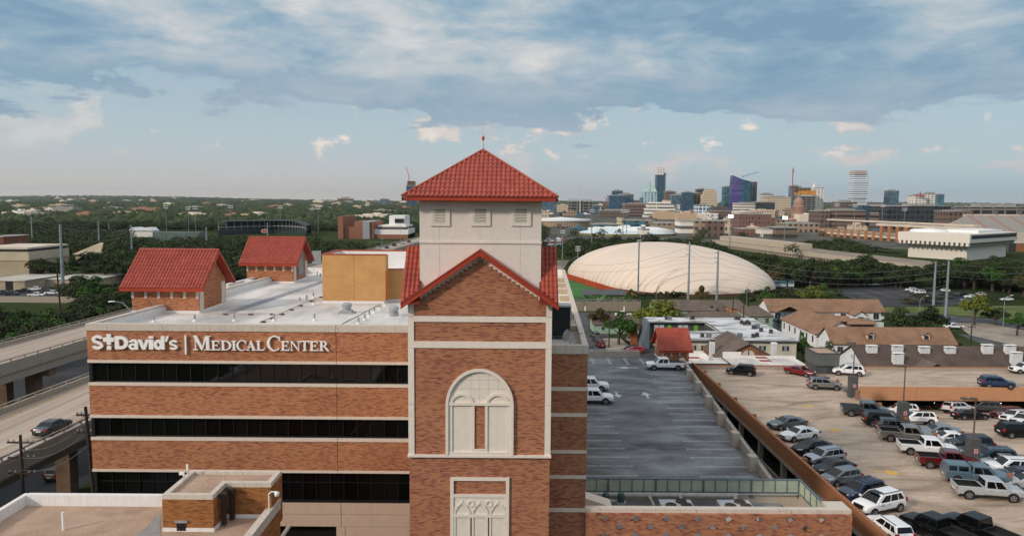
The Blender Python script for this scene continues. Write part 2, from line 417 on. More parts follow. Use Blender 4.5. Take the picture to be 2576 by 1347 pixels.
def build_main():
 t = thing('hospital_building', 'long orange brick hospital block with black ribbon windows and white flat roof', 'hospital', (0, YM, 0))
 mb = MB(); core = [(XL0 + .4, YM + .9), (XR0 - 1, YM + .9), (XR0 - .6, YM + 1), (XR1 - .3, YB), (XL1 + .3, YB), ]
 mb.prism(core, 0, ZROOF - .05); mb.build('inner_wall', BLK, t)
 # brick bands
 bands = [(830, 904), (968, 1042), (1105, 1178)]
 xj = at_y(846, 900, YM).x
 for a, b in bands:
  m = MB(); m.box(XL0, xj - .02, YM, YM + .9, zf(b), zf(a)); m.box(xj + .02, XR, YM, YM + .9, zf(b), zf(a))
  m.build('brick_band', BR, t)
 for a, b in ((904, 911), (961, 968), (1042, 1049), (1098, 1105), (1178, 1184)):
  m = MB(); m.box(XL0 - .02, xj - .02, YM - .06, YM + .8, zf(b), zf(a)); m.box(xj + .02, XR, YM - .06, YM + .8, zf(b), zf(a))
  m.build('stone_string_course', STONE, t)
 m = MB(); m.box(XL0 - .05, xj - .02, YM - .08, YM + .42, zf(830), ZPAR); m.box(xj + .02, XR, YM - .08, YM + .42, zf(830), ZPAR)
 m.box(XL0, XR, YM + .0, YM + .3, zf(829), ZPAR - .05)
 m.obox((XL0 + .2, YM + .42), (XL1 + .2, YB), .45, ZROOF - .6, ZPAR)
 m.build('coping', CAPM, t)
 m = MB(); m.obox((XL0 + .48, YM + .42), (XL1 + .48, YB - .3), .1, ZROOF - .2, ZPAR - .18); m.box(XL1 + .3, XR1, YB - .3, YB, ZROOF - .2, ZPAR)
 m.build('parapet_lining', PARW, t)
 # ribbon windows with mullions
 PG_ = paneglass('ribbon_glass', XL0 + .3, (XR - XL0 - .3) / 24)
 for a, b, mid in ((911, 961, 0), (1049, 1098, 0), (1184, 1258, 1)):
  w = MB(); w.box(XL0 + .25, XR, YM + .32, YM + .4, zf(b), zf(a)); wo = w.build('ribbon_window', PG_, t)
  fm = MB(); n = 24; x0 = XL0 + .3
  for i in range(n + 1):
   xx = x0 + (XR - x0) * i / n; fm.box(xx - .025, xx + .025, YM + .24, YM + .318, zf(b) + .002, zf(a) - .002)
  fm.box(XL0 + .25, XR, YM + .2, YM + .316, zf(b), zf(b) + .09);
  if mid: fm.box(XL0 + .25, XR, YM + .26, YM + .317, zf(1211) - .03, zf(1211) + .03)
  fm.build('mullion', BLK, wo)
  c = MB(); c.box(XL0, XL0 + .25, YM + .1, YM + .6, zf(b), zf(a)); c.build('corner_post', BLK, t)
 # stone panels at the bottom right, dark entrance under them
 xa = at_y(690, 1290, YM).x; xb = at_y(858, 1290, YM).x;
 m = MB(); z0, z1, z2 = zf(1319), zf(1288), zf(1259)
 for u0, u1 in ((XL0, xb - .02), (xb + .02, XR)):
  m.box(u0, u1, YM, YM + .8, z0 + .02, z1 - .012); m.box(u0, u1, YM, YM + .8, z1 + .012, z2)
 xc = at_y(846, 1335, YM).x; xd = at_y(868, 1335, YM).x
 m.box(xc, xd - .02, YM + .01, YM + .8, 0, z0); m.box(xd + .02, XR, YM + .01, YM + .8, 0, z0)
 m.build('stone_panel', PANEL, t)
 m = MB(); m.box(XL0, XR, YM + .02, YM + .7, z0 - .0, z2 - .0 + .02); m.build('joint_backing', BLK, t)
 # right wing
 xg = at_y(1380, 1000, Y2).x - 1.0
 zg = lambda y: at_y(1434, y, Y2).z
 for a, b in ((889, 972.5), (982, 1038), (1047, 1131), (1139, 1194), (1202.5, 1276.5), (1286, 1500)):
  m = MB(); m.box(xg, XR0, Y2, Y2 + .8, zg(b), zg(a)); m.build('brick_band', BRT, t)
 for a, b in ((972.5, 982), (1038, 1047), (1131, 1139), (1194, 1202.5), (1276.5, 1286)):
  m = MB(); m.box(xg, XR0 + .02, Y2 - .05, Y2 + .7, zg(b), zg(a)); m.build('stone_string_course', STONE, t)
 m = MB(); m.hexa([(xg, Y2 + .8, 0), (XR0, Y2 + .8, 0), (XR1, YB, 0), (xg, YB, 0)], [(xg, Y2 + .8, ZROOF - .02), (XR0, Y2 + .8, ZROOF - .02), (XR1, YB, ZROOF - .02), (xg, YB, ZROOF - .02)])
 m.build('side_wall', BR, t)
 m = MB(); m.box(xg, XR0 + .05, Y2 - .07, Y2 + .35, zg(889), ZPAR); m.obox((XR0 - .15, Y2 + .35), (XR1 - .15, YB), .4, ZROOF - .6, ZPAR)
 m.build('coping', CAPM, t)
 # roof sheet
 m = MB(); m.face([(XL0 + .3, YM + .3, ZROOF), (xg - 1, YM + .3, ZROOF), (xg - 1, Y2 + .3, ZROOF), (XR0 - .2, Y2 + .3, ZROOF), (XR1 - .2, YB - .2, ZROOF), (XL1 + .3, YB - .2, ZROOF)])
 m.build('roof', ROOFW, t)
 # grey walkway strips lying on the membrane
 gw = M('walkway_pad', '#8b8d92', .9, .1, 1.0)
 a = at_z(555, 788, ZROOF); b = at_z(860, 690, ZROOF)
 m = MB(); d = Vector((1.0, 0, 0))
 m.face([(a.x, a.y, ZROOF + .012), (a.x + 1.2, a.y, ZROOF + .012), (b.x + .9, b.y, ZROOF + .012), (b.x, b.y, ZROOF + .012)])
 m.build('walkway_pad', gw, t)
 # inside blocks of the right parapet
 for i, (px, py) in enumerate(((1476, 845), (1468, 806), (1459, 769), (1452, 741), (1444, 718), (1439, 699), (1434, 684))):
  p = at_z(px, py, ZROOF); yy = Y2 + 8.2 + i * 6.0; xw = XR0 + (XR1 - XR0) * (yy - Y2) / (YB - Y2) - .36
  m = MB(); m.box(xw - .95, xw, yy, yy + .9, ZROOF + .25, ZPAR - .05, 0); m.box(xw - 1.05, xw, yy - .06, yy + .96, ZROOF, ZROOF + .25, 1)
  m.build('parapet_block', [M('block_beige', '#b3a489', .9, .08, 3), PARW], t)
 return t
HOSP = build_main()
def strip(mb, pts, w, Y, proud, closed=False):
 """raised band following 2D points (x,z) on the plane Y"""
 pts = [Vector(p) for p in pts]; n = len(pts); L = []; Rr = []
 for i, p in enumerate(pts):
  a = pts[i - 1] if (i > 0 or closed) else p; b = pts[(i + 1) % n] if (i < n - 1 or closed) else p
  d = (b - a).normalized(); q = Vector((-d.y, d.x)) * w / 2; L.append(p + q); Rr.append(p - q)
 rows = [[(q.x, Y, q.y) for q in L], [(q.x, Y - proud, q.y) for q in L], [(q.x, Y - proud, q.y) for q in Rr], [(q.x, Y, q.y) for q in Rr]]
 if closed: rows = [r + [r[0]] for r in rows]
 mb.grid(rows)
def polyY(mb, pts, Y, th, m=None):
 ar = sum(pts[i][0] * pts[(i + 1) % len(pts)][1] - pts[(i + 1) % len(pts)][0] * pts[i][1] for i in range(len(pts)))
 if ar > 0: pts = pts[::-1]
 mb.hexa([(x, Y, z) for x, z in pts], [(x, Y + th, z) for x, z in pts], m)
YT = 46.9
TX = lambda x, y=900: at_y(x, y, YT).x
TZ = lambda y, x=1207: at_y(x, y, YT).z
def build_tower():
 t = thing('brick_tower', 'brick and white stucco tower with stepped gable and red tiled pyramid roof', 'tower', (TX(1207), YT, 0))
 XA, XB = TX(1027), TX(1387); xm = (XA + XB) / 2; hw = (XB - XA) / 2
 zb1, zb2, zb3, zb4, zl1, zl2 = TZ(794.5), TZ(809.5), TZ(858.5), TZ(875), TZ(1143), TZ(1148.6)
 pw = (1041.5 - 1027) / 360 * 2 * hw
 # lower shaft and middle shaft in brick
 m = MB(); m.box(XA + .03, XB - .03, YT + .08, YT + 9, 0, zl2); m.build('lower_brick_wall', BRT, t)
 m = MB(); m.box(XA, XB, YT + .06, YT + 9, zl1, TZ(770)); m.build('brick_wall', BRT, t)
 m = MB()
 for a, b in ((XA - .01, XA + pw), (XB - pw, XB + .01)):
  for z0, z1 in ((zl1, TZ(1018)), (TZ(1017), zb4 - .02), (zb4, TZ(797)), (TZ(795.6), TZ(762))): m.box(a, b, YT - .02, YT + 8.8, z0, z1)
 m.box(XA + pw, XB - pw, YT - .02, YT + .3, zb2, zb1); m.box(XA + pw, XB - pw, YT - .02, YT + .3, zb4, zb3)
 m.build('stone_pilaster', TRIM, t)
 m = MB(); m.box(XA - .06, XB + .06, YT - .12, YT + .4, zl2, zl1); m.build('stone_ledge', TRIM, t)
 # gable: stone backing with the brick field stepping up over it
 zap = TZ(640); zsh = TZ(757)
 m = MB(); polyY(m, [(XA, zsh), (XA, TZ(752)), (xm, zap), (XB, TZ(752)), (XB, zsh)], YT + .02, .5); m.build('gable_stone', TRIM, t)
 m = MB(); n = 14; zt = TZ(654.5); zs = TZ(759.5); w0 = .2
 for i in range(n + 1):
  za = zt - (zt - zs) * i / n; zb = zt - (zt - zs) * (i + 1) / n; w = w0 + (hw - pw - w0) * i / n
  if i == n: zb = zb1
  m.box(xm - w, xm + w, YT - .03, YT + .3, zb, za)
 m.build('gable_brick', BRT, t)
 # rake boards and cross gable roof
 yr0 = 46.35; ax = xm; axz = at_y(1208, 630, yr0).z; ex = 5.03; ez = at_y(1405, 770, yr0).z; el_ = at_y(1005, 764, yr0).z
 ez = (ez + el_) / 2; ybk = 49.4
 m = MB()
 for s in (-1, 1):
  m.slab([(ax, yr0, axz), (ax + s * ex, yr0, ez), (ax + s * ex, yr0, ez - .3), (ax, yr0, axz - .34)], (0, .55, 0))
 m.build('rake_board', FASC, t)
 m = MB()
 for s in (-1, 1):
  m.slab([(ax, yr0 - .04, axz + .02), (ax + s * (ex + .02), yr0 - .04, ez + .02), (ax + s * (ex + .02), ybk + .2, ez + .02), (ax, ybk + .2, axz + .02)], (0, 0, .05))
 m.build('gable_roof', TILE, t)
 # front-facing slopes left and right of the stucco shaft, then their back halves
 zr = at_y(1207, 622, ybk).z
 v = Vector((0, ybk - yr0, zr - ez)); Lv = v.length
 half = 3.93
 for s in (-1, 1):
  xa = xm - ex if s < 0 else xm + half; w = ex - half
  def spans(a, s=s):
   f = (a / ex) if s < 0 else ((ex - half - a) / ex)      # distance inward from the outer edge
   return (max(0, f * Lv * 1.0), Lv)
  tiles((xa, yr0, ez + .06), (1, 0, 0), v, w, spans, 'side_roof_tiles', TILE, t, tw=.27, tl=.45)
  m = MB(); xo = xm + s * ex; xi = xm + s * (half - .1)
  m.face([(xo, yr0, ez + .03), (xi, yr0, ez + .03), (xi, ybk, zr), (xo, ybk, zr)]); m.face([(xo, ybk, zr), (xi, ybk, zr), (xi, ybk + 3.2, ez), (xo, ybk + 3.2, ez)])
  m.slab([(xo, yr0, ez), (xo, ybk, zr), (xo, ybk + 3.2, ez)], (-s * .12, 0, 0)); m.build('side_roof', TILED, t)
  m = MB(); m.box(xm + s * (ex - .02), xm + s * half, YT + .6, YT + 5.5, zr - 3.6, ez - .02); m.build('eave_soffit', FASC, t)
 # stucco shaft
 YS = 47.55; sx = half; ztp = at_y(1208, 505, YS).z
 sx0, sx1 = at_y(1055.5, 560, YS).x, at_y(1362, 560, YS).x; cx = (sx0 + sx1) / 2; sx = (sx1 - sx0) / 2
 m = MB(); j = [sx0, at_y(1106, 600, YS).x, at_y(1207.5, 600, YS).x, at_y(1309, 600, YS).x, sx1]; zl = at_y(1208, 612, YS).z
 for i in range(4):
  m.box(j[i] + (.012 if i else 0), j[i + 1] - (.012 if i < 3 else 0), YS, YS + .3, ez - .5, zl - .01); m.box(j[i] + (.012 if i else 0), j[i + 1] - (.012 if i < 3 else 0), YS, YS + .3, zl + .01, ztp)
 m.box(sx0 + .004, sx1 - .004, YS + .02, YS + 2 * sx, ez - .6, ztp + .02)
 m.build('stucco_wall', STUC, t)
 m = MB(); m.box(sx0 - .04, sx1 + .04, YS - .07, YS + 2 * sx + .07, zl, at_y(1208, 607, YS).z); m.build('stucco_ledge', STUC, t)
 LM = M('louver_cream', '#d8d3c4', .6, .04)
 for a, b in ((1083, 1132), (1184.5, 1234), (1285.5, 1336)):
  x0, x1, z0, z1 = fr(a, b, 517, 568, YS); f = .2
  m = MB(); m.box(x0, x1, YS - .09, YS + .05, z0, z0 + .22); m.box(x0, x1, YS - .09, YS + .05, z1 - .18, z1)
  m.box(x0, x0 + f, YS - .088, YS + .05, z0 + .22, z1 - .18); m.box(x1 - f, x1, YS - .088, YS + .05, z0 + .22, z1 - .18)
  i0, i1, k0, k1 = x0 + f, x1 - f, z0 + .22, z1 - .18
  fo = m.build('louver_frame', STUC, t)
  m = MB(); m.box(i0, i1, YS - .02, YS - .01, k0, k1); m.build('louver_void', BLK, fo)
  m = MB(); m.box(i0, i0 + .08, YS - .07, YS - .02, k0, k1); m.box(i1 - .08, i1, YS - .07, YS - .02, k0, k1)
  for q in range(9):
   z = k0 + (k1 - k0) * (q + .25) / 9; h = (k1 - k0) / 9
   m.hexa([(i0 + .08, YS - .075, z), (i1 - .08, YS - .075, z), (i1 - .08, YS - .025, z + h * .3), (i0 + .08, YS - .025, z + h * .3)],
     [(i0 + .08, YS - .075, z + h * .4), (i1 - .08, YS - .075, z + h * .4), (i1 - .08, YS - .025, z + h * .7), (i0 + .08, YS - .025, z + h * .7)])
  m.build('louver_slats', LM, fo)
 # pyramid roof
 e = 4.93; cy = YS + sx; zE = at_y(1206, 497, cy - e).z; zA = at_y(1217.5, 379, cy).z
 m = MB()
 for q in range(4):
  c, s_ = math.cos(q * math.pi / 2), math.sin(q * math.pi / 2)
  P = lambda x, y, z: (cx + x * c - y * s_, cy + x * s_ + y * c, z)
  m.slab([P(-e, -e, zE), P(e, -e, zE), P(e, -e, zE - .2), P(-e, -e, zE - .2)], Vector(P(0, .12, 0)) - Vector(P(0, 0, 0)))
 m.box(cx - e + .1, cx + e - .1, cy - e + .1, cy + e - .1, zE - .22, zE - .16)
 m.build('roof_fascia', FASC, t)
 sl = math.hypot(e, zA - zE)
 for q in range(4):
  c, s_ = math.cos(q * math.pi / 2), math.sin(q * math.pi / 2)
  P = lambda x, y, z: Vector((cx + x * c - y * s_, cy + x * s_ + y * c, z))
  p0 = P(-e, -e, zE + .05); u = P(1, 0, 0) - P(0, 0, 0); v = P(0, 0, zA) - P(0, -e, zE)
  tiles(p0, u, v, 2 * e, lambda a: (0, sl * (1 - abs(a - e) / e) - .0), 'roof_tiles', TILE, t, tw=.3, tl=.5)
  m = MB(); m.face([P(-e, -e, zE + .02), P(e, -e, zE + .02), P(0, 0, zA)]); m.build('roof_underlay', TILED, t)
  m = MB(); m.tube(P(-e, -e, zE + .1), P(0, 0, zA + .08), .085, n=6); m.build('hip_ridge', TILE, t)
 m = MB(); m.tube((cx, cy, zA), (cx, cy, zA + .75), .05, .035); m.tube((cx, cy, zA + .95), (cx, cy, zA + 1.5), .012, .01)
 fo = m.build('finial', GALV, t)
 m = MB(); m.lathe((cx, cy, zA + .7), [(.0, 0), (.08, .02), (.09, .1), (.11, .12), (.11, .18), (.08, .2), (.075, .28), (0, .34)], 10); m.build('beacon_lamp', M('red_lamp', '#c8402a', .4, 0), fo)
 # big round-headed blind window
 AX = lambda x: at_y(974.8 + x * .3931, 1030, YT).x
 AZ = lambda y: at_y(1207, 817.6 + y * .3931, YT).z
 xo0, xo1, zs_, zt_, zb_ = AX(372), AX(808), AZ(512), AZ(277), AZ(828); xc = (xo0 + xo1) / 2; ro = (xo1 - xo0) / 2; rz_ = zt_ - zs_
 m = MB(); arch = [(xc + (ro - .15) * math.cos(a), zs_ + (rz_ - .1) * math.sin(a)) for a in [math.pi * i / 40 for i in range(41)]]
 polyY(m, [(arch[0][0], AZ(512))] + arch[1:-1] + [(arch[-1][0], AZ(512))], YT + .03, .1)
 m.box(AX(393), AX(557), YT + .03, YT + .1, zb_, zs_); m.box(AX(624), AX(790), YT + .03, YT + .1, zb_, zs_)
 base = m.build('arched_blind_window', TRIM, t)
 m = MB()
 def arch_pts(cx_, r, rz2, z0, n=28): return [(cx_ + r * math.cos(math.pi * i / n), z0 + rz2 * math.sin(math.pi * i / n)) for i in range(n + 1)]
 strip(m, [(xo1 - .09, zb_)] + arch_pts(xc, ro - .09, rz_ - .09, zs_, 40) + [(xo0 + .09, zb_)], .17, YT + .05, .2)
 strip(m, [(xo1 - .2, zb_)] + arch_pts(xc, ro - .2, rz_ - .2, zs_, 40) + [(xo0 + .2, zb_)], .07, YT + .05, .13)
 for c_ in (AX(475), AX(706)):
  r = AX(475) - AX(393); strip(m, arch_pts(c_, r - .1, r - .1, zs_), .17, YT + .05, .12)
 m.box(AX(393), AX(790), YT - .1, YT + .05, AZ(511), AZ(494))
 m.box(AX(380), AX(800), YT - .09, YT + .05, zb_, AZ(809)); m.box(AX(539), AX(642), YT - .054, YT + .042, AZ(809), AZ(790))
 for a, b in ((393, 415), (540, 557), (624, 641), (768, 790)): m.box(AX(a), AX(b), YT - .05, YT + .04, AZ(808), AZ(512))
 m.build('moulding', TRIM, base)
 m = MB(); m.cur = 0
 for xx in (475, 533, 590, 648, 706):
  zz = zs_ + math.sqrt(max(0, 1 - ((AX(xx) - xc) / (ro - .25)) ** 2)) * (rz_ - .25); z0 = AZ(494) if 540 < xx < 640 else AZ(420)
  if xx in (533, 648): z0 = AZ(494)
  m.box(AX(xx) - .008, AX(xx) + .008, YT + .026, YT + .031, z0, zz)
 for yy in (350, 407, 464):
  w = math.sqrt(max(0, 1 - ((AZ(yy) - zs_) / (rz_ - .25)) ** 2)) * (ro - .25); w = min(w, AX(640) - xc) if yy == 464 else w
  m.box(xc - w, xc + w, YT + .0265, YT + .0305, AZ(yy) - .008, AZ(yy) + .008)
 m.build('panel_joint', M('joint_grey', '#a99b90', .9, 0), base)
 # lower framed tracery window
 BX = lambda x: at_y(974.8 + x * .3931, 1270, YT).x
 m = MB(); zlo = 6; fw = BX(423) - BX(402)
 m.box(BX(402), BX(423), YT - .06, YT + .1, zlo, AZ(972)); m.box(BX(757), BX(778), YT - .06, YT + .1, zlo, AZ(972)); m.box(BX(423), BX(757), YT - .058, YT + .1, AZ(992), AZ(973))
 m.box(BX(423), BX(757), YT - .055, YT + .1, AZ(1098), AZ(1080)); m.box(BX(423), BX(757), YT - .055, YT + .1, AZ(1226), AZ(1206))
 base = m.build('tracery_window_frame', TRIM, t)
 m = MB(); m.box(BX(423), BX(757), YT + .02, YT + .1, AZ(1206), AZ(1098))
 for a, b in ((425, 530), (540, 643), (652, 757)): m.box(BX(a), BX(b), YT + .02, YT + .1, zlo, AZ(1226))
 m.build('stone_field', TRIM, base)
 m = MB()
 for a, b in ((425, 530), (540, 643), (652, 757)):
  m.box(BX(a), BX(a) + .12, YT - .04, YT + .03, zlo, AZ(1226)); m.box(BX(b) - .12, BX(b), YT - .04, YT + .03, zlo, AZ(1226))
 for c_ in (477, 592, 706):
  pts = [(-48, 0), (-44, 26), (-34, 38), (-30, 50), (-22, 58), (-10, 66), (0, 82), (10, 66), (22, 58), (30, 50), (34, 38), (44, 26), (48, 0)]
  k = (BX(423 + 100) - BX(423)) / 100
  strip(m, [(BX(c_) + p[0] * k, AZ(1206) + p[1] * k) for p in pts], .13, YT + .03, .08)
 for c_ in (534, 649):
  k = (BX(523) - BX(423)) / 100
  strip(m, [(BX(c_) + 18 * k * math.cos(a), AZ(1139) + 18 * k * math.sin(a)) for a in [2 * math.pi * i / 20 for i in range(20)]], .1, YT + .03, .08, True)
 m.build('tracery', TRIM, base)
 return t
build_tower()
# ---------------------------------------------------------------- stair houses on the roof
def gable_house(name, label, xs, y0, yf, yd, ybase, yeave, yridge, zbase, louver=False, brickm=None, npost=6, ov=.75):
 """ridge runs left-right; xs = pixel x of the front wall's two corners at y=ybase"""
 a = at_z(xs[0], ybase, zbase); b = at_z(xs[1], ybase, zbase); Y = (a.y + b.y) / 2; x0, x1 = a.x, b.x; D = yd
 ze = at_y((xs[0] + xs[1]) / 2, yeave, Y - ov).z; zr = at_y((xs[0] + xs[1]) / 2, yridge, Y + D / 2).z
 bm_ = brickm or BR
 t = thing(name, label, 'roof house', (x0, Y, zbase))
 m = MB(); ztop = ze + .15
 P = [(Y, zbase), (Y, ztop), (Y + D / 2, zr - .25 - .2), (Y + D, ztop), (Y + D, zbase)]
 m.hexa([(x0, p[0], p[1]) for p in P], [(x1, p[0], p[1]) for p in P]); m.build('wall', bm_, t, fixn=True)
 m = MB(); n = npost
 for i in range(n):
  xx = x0 + (x1 - x0 - .22) * i / (n - 1); m.box(xx, xx + .22, Y - .05, Y + .1, ztop - 1.15, ztop - .1)
 m.box(x0, x1, Y - .03, Y + .1, ztop - .12, ztop); m.build('stone_bracket', TRIM, t)
 m = MB(); m.box(x0 - .03, x1 + .05, Y - .06, Y + D + .06, zbase, zbase + .22); m.build('base_flashing', PARW, t)
 # roof slabs
 for s in (0, 1):
  ye = Y - ov if s == 0 else Y + D + ov
  v = Vector((0, Y + D / 2 - ye, zr - ze)); L = v.length
  m = MB(); m.slab([(x0 - ov, ye, ze), (x1 + ov, ye, ze), (x1 + ov, Y + D / 2, zr), (x0 - ov, Y + D / 2, zr)], (0, 0, -.3)); m.build('roof', FASC, t, fixn=True)
  tiles((x0 - ov if s == 0 else x1 + ov, ye, ze + .03), (1 if s == 0 else -1, 0, 0), v, x1 - x0 + 2 * ov, lambda q: (0, L), 'roof_tiles', TILE, t, tw=.31, tl=.48)
 m = MB(); m.tube((x0 - ov, Y + D / 2, zr + .06), (x1 + ov, Y + D / 2, zr + .06), .1, n=8); m.build('ridge_cap', TILE, t)
 # door and frame on the right-hand side
 m = MB(); m.box(x1, x1 + .06, Y + .12, Y + .95, zbase + .2, zbase + 2.3); m.build('corner_panel', STONE, t)
 m = MB(); m.box(x1, x1 + .06, Y + D - 1.15, Y + D - .25, zbase + .2, zbase + 2.4); m.build('door', STONE, t)
 if louver:
  m = MB(); m.box(x1, x1 + .05, Y + 1.9, Y + 4.0, zbase + .8, zr - 1.4)
  lo = m.build('louver', BLK, t); m = MB()
  for q in range(16):
   z = zbase + .85 + (zr - 1.45 - zbase - .8) * q / 16; m.box(x1 + .05, x1 + .1, Y + 1.9, Y + 4.0, z, z + .13)
  m.build('louver_slats', GALV, lo)
 return t
gable_house('stair_house', 'nearer brick roof house with red tiled gable roof behind the hospital sign', (331, 503), 0, 0, 6.4, 786.5, 725, 628, ZROOF)
gable_house('stair_house', 'farther brick roof house with red tiled gable roof and tall grey side louver', (620, 740), 0, 0, 6.4, 711.5, 663, 597, ZROOF, True)
def build_roof_things():
 z = ZROOF
 # white parapet with a boxed pier between the two roof houses
 m = MB(); a = at_z(572, 729, z); b = at_z(652, 708, z)
 m.obox(a, b, .35, z, z + .75); m.box(a.x + 1.1, a.x + 1.9, a.y + 2.5, a.y + 3.3, z, z + .9)
 single(m, 'low_parapet_wall', PARW, 'low white parapet wall with boxed pier between the two roof houses', 'parapet')
 # tan penthouse box with a hollow top and a lower wing
 t = thing('equipment_penthouse', 'tan stucco equipment box with open top and dark red coping on the white roof', 'penthouse', at_z(810, 764, z))
 a = at_z(812, 762, z); x0, x1 = a.x, at_z(971, 763, z).x; Y = a.y; zt = at_y(890, 641, Y).z; D = 6.8; xe = x1 + 1.5
 xm_ = (x0 + x1) / 2
 m = MB(); m.box(x0, xm_ - .012, Y, Y + .25, z + .25, zt); m.box(xm_ + .012, x1, Y, Y + .25, z + .25, zt)
 m.box(x0, x0 + .25, Y + .25, Y + D, z + .25, zt); m.box(x0, x1 + 1.3, Y + D - .25, Y + D, z + .25, zt); m.box(x1 - .25, x1, Y + .25, Y + 1.6, z + .25, zt)
 m.box(x1 - .25, xe, Y + 1.6, Y + D - .25, z + .25, zt - 1.6); m.build('wall', TANS, t)
 m = MB(); m.box(x0 + .25, x1 - .25, Y + .25, Y + .3, zt - 2.2, zt - .06); m.box(x0 + .25, x0 + .3, Y + .3, Y + D - .3, zt - 2.2, zt - .06)
 m.box(x0 + .3, x1 + 1.2, Y + D - .3, Y + D - .25, zt - 2.2, zt - .06); m.box(x0 + .25, x1 - .25, Y + .25, Y + D - .25, zt - 2.3, zt - 2.2)
 m.box(x1 - .2, xe - .06, Y + 1.66, Y + D - .3, zt - 1.6, zt - 1.56)
 m.build('roof_membrane', PARW, t)
 m = MB(); m.box(x0 - .04, x1 + .04, Y - .04, Y + .3, zt, zt + .1); m.box(x0 - .04, x0 + .29, Y + .3, Y + D, zt, zt + .1); m.box(x0 + .29, x1 + 1.3, Y + D - .28, Y + D + .04, zt, zt + .1)
 m.box(x1 + .0, x1 + .12, Y - .1, Y + .12, z + .3, zt - 1.6); m.box(x1, xe + .05, Y + 1.55, Y + 1.7, zt - 1.6, zt - 1.5); m.build('coping', FASC, t)
 m = MB(); m.box(x0 - .02, x1 + .02, Y - .03, Y + D, z, z + .25); m.box(x1, xe, Y + 1.6, Y + D, z, z + .25); m.build('base_curb', PARW, t)
 m = MB(); m.box(xe, xe + .05, Y + 4.6, Y + 5.5, z + .3, z + 2.4); m.build('door', WHT, t)
 m = MB(); m.box(xe, xe + .25, Y + 3.2, Y + 3.7, z + 1.0, z + 1.7); m.box(xe, xe + .12, Y + 2.4, Y + 2.6, z + .5, z + 1.5); m.build('electrical_box', GALV, t)
 # steps and rail beside it
 t = thing('roof_steps', 'small grey metal steps with a pipe handrail beside the tan box', 'steps', (xe + 1, Y + 4.5, z))
 m = MB(); m.box(xe + .3, xe + 1.6, Y + 4.2, Y + 5.6, z + .5, z + .6); m.box(xe + .5, xe + 1.5, Y + 3.7, Y + 4.15, z + .2, z + .3)
 for q in (0, 1.3): m.box(xe + .3 + q, xe + .38 + q, Y + 4.2, Y + 4.3, z, z + .5)
 m.build('tread', BLK, t); m = MB()
 for q in (.3, 1.55):
  for yy in (4.25, 5.55): m.tube((xe + q, Y + yy, z + .6), (xe + q, Y + yy, z + 1.6), .03)
  m.tube((xe + q, Y + 4.25, z + 1.6), (xe + q, Y + 5.55, z + 1.6), .03); m.tube((xe + q, Y + 4.25, z + 1.1), (xe + q, Y + 5.55, z + 1.1), .025)
 m.build('handrail', GALV, t)
 # exhaust fans
 for i, (px, py, lab) in enumerate(((873, 787, 'round galvanised roof exhaust fan on a square curb in front of the tan box'), (991, 795, 'round roof exhaust fan with a wide white flashing beside the tower'))):
  p = at_z(px, py, z); t = thing('exhaust_fan', lab, 'roof vent', p, group='exhaust fans on the roof')
  m = MB(); m.box(p.x - .75, p.x + .75, p.y - .6, p.y + .6, z, z + (.12 if i == 0 else .04));
  if i == 0: m.box(p.x - .5, p.x + .5, p.y - .45, p.y + .45, z + .12, z + .3)
  m.build('curb', GALV if i == 0 else PARW, t)
  m = MB(); m.lathe((p.x, p.y, z + .05), [(.42, 0), (.42, .35), (.36, .36), (.36, .5), (.44, .52), (.46, .8), (.3, .92), (0, .95)], 18); m.build('hood', GALV, t, smooth=False)
 # small pipe vents
 vents = ((1263 - 800) and 0,)
 pts = [(641.4, 805), (586, 780), (715, 0)]
 P = [(640.5, 811), (797, 811), (960, 806), (1018, 816), (1162, 813), (1172, 804), (1184, 795), (1200, 790), (1221, 779)]
 D2 = lambda x, y: ((800 + x / 1.7956) / 1.59, (700 + y / 1.7956) / 1.59)
 zz = [(247, 1048), (530, 1046), (822, 1044), (717, 918), (767, 900), (814, 882), (1138, 1070), (1183, 1042), (1216, 1018), (1252, 990), (1291, 965), (1328, 938), (842, 722), (865, 735), (818, 930)]
 zz2 = [((0 + 1105 / 1.7956) / 1.59, (700 + 1055 / 1.7956) / 1.59), ((1399 / 1.7956) / 1.59, (700 + 1050 / 1.7956) / 1.59)]
 first = None
 for k, q in enumerate([D2(*a) for a in zz] + zz2):
  p = at_z(q[0], q[1], z)
  if first is None:
   m = MB(); m.cur = 0; m.lathe((0, 0, 0), [(.2, 0), (.16, .12), (.09, .2)], 10); m.cur = 1; m.lathe((0, 0, 0), [(.085, .18), (.085, .6), (0, .62)], 10)
   first = single(m, 'vent_pipe', [PARW, GALV], 'short grey vent pipe with white flashing on the flat roof', 'vent pipe', 'vent pipes on the white roof'); first.location = p
  else: copy_tree(first, loc=p)
 # conduit lines on small blocks
 m = MB(); pl = [D2(*a) for a in ((430, 1066), (455, 1058), (520, 1032), (588, 1003), (655, 970), (722, 940), (800, 908), (870, 880))]
 W_ = [at_z(a, b, z) + Vector((0, 0, .16)) for a, b in pl]
 for a, b in zip(W_, W_[1:]): m.tube(a, b, .035, n=6)
 PIP = M('rusty_pipe', '#a08676', .7, .1, 3)
 po = m.build('conduit', PIP); setp(po, 'thin brown conduit on small blocks running diagonally over the white roof', 'pipe')
 for w_ in W_[1:]: MB().box(w_.x - .22, w_.x + .22, w_.y - .09, w_.y + .09, z, z + .13).build('support_block', M('block_brown', '#5a4438', .9, .1), po, world=False)
 m = MB(); pl = [D2(*a) for a in ((20, 1003), (185, 1004), (365, 1004), (520, 1003))]; W_ = [at_z(a, b, z) + Vector((0, 0, .14)) for a, b in pl]
 for a, b in zip(W_, W_[1:]): m.tube(a, b, .03, n=6)
 po = single(m, 'conduit', PIP, 'thin brown conduit on small blocks parallel to the roof edge', 'pipe')
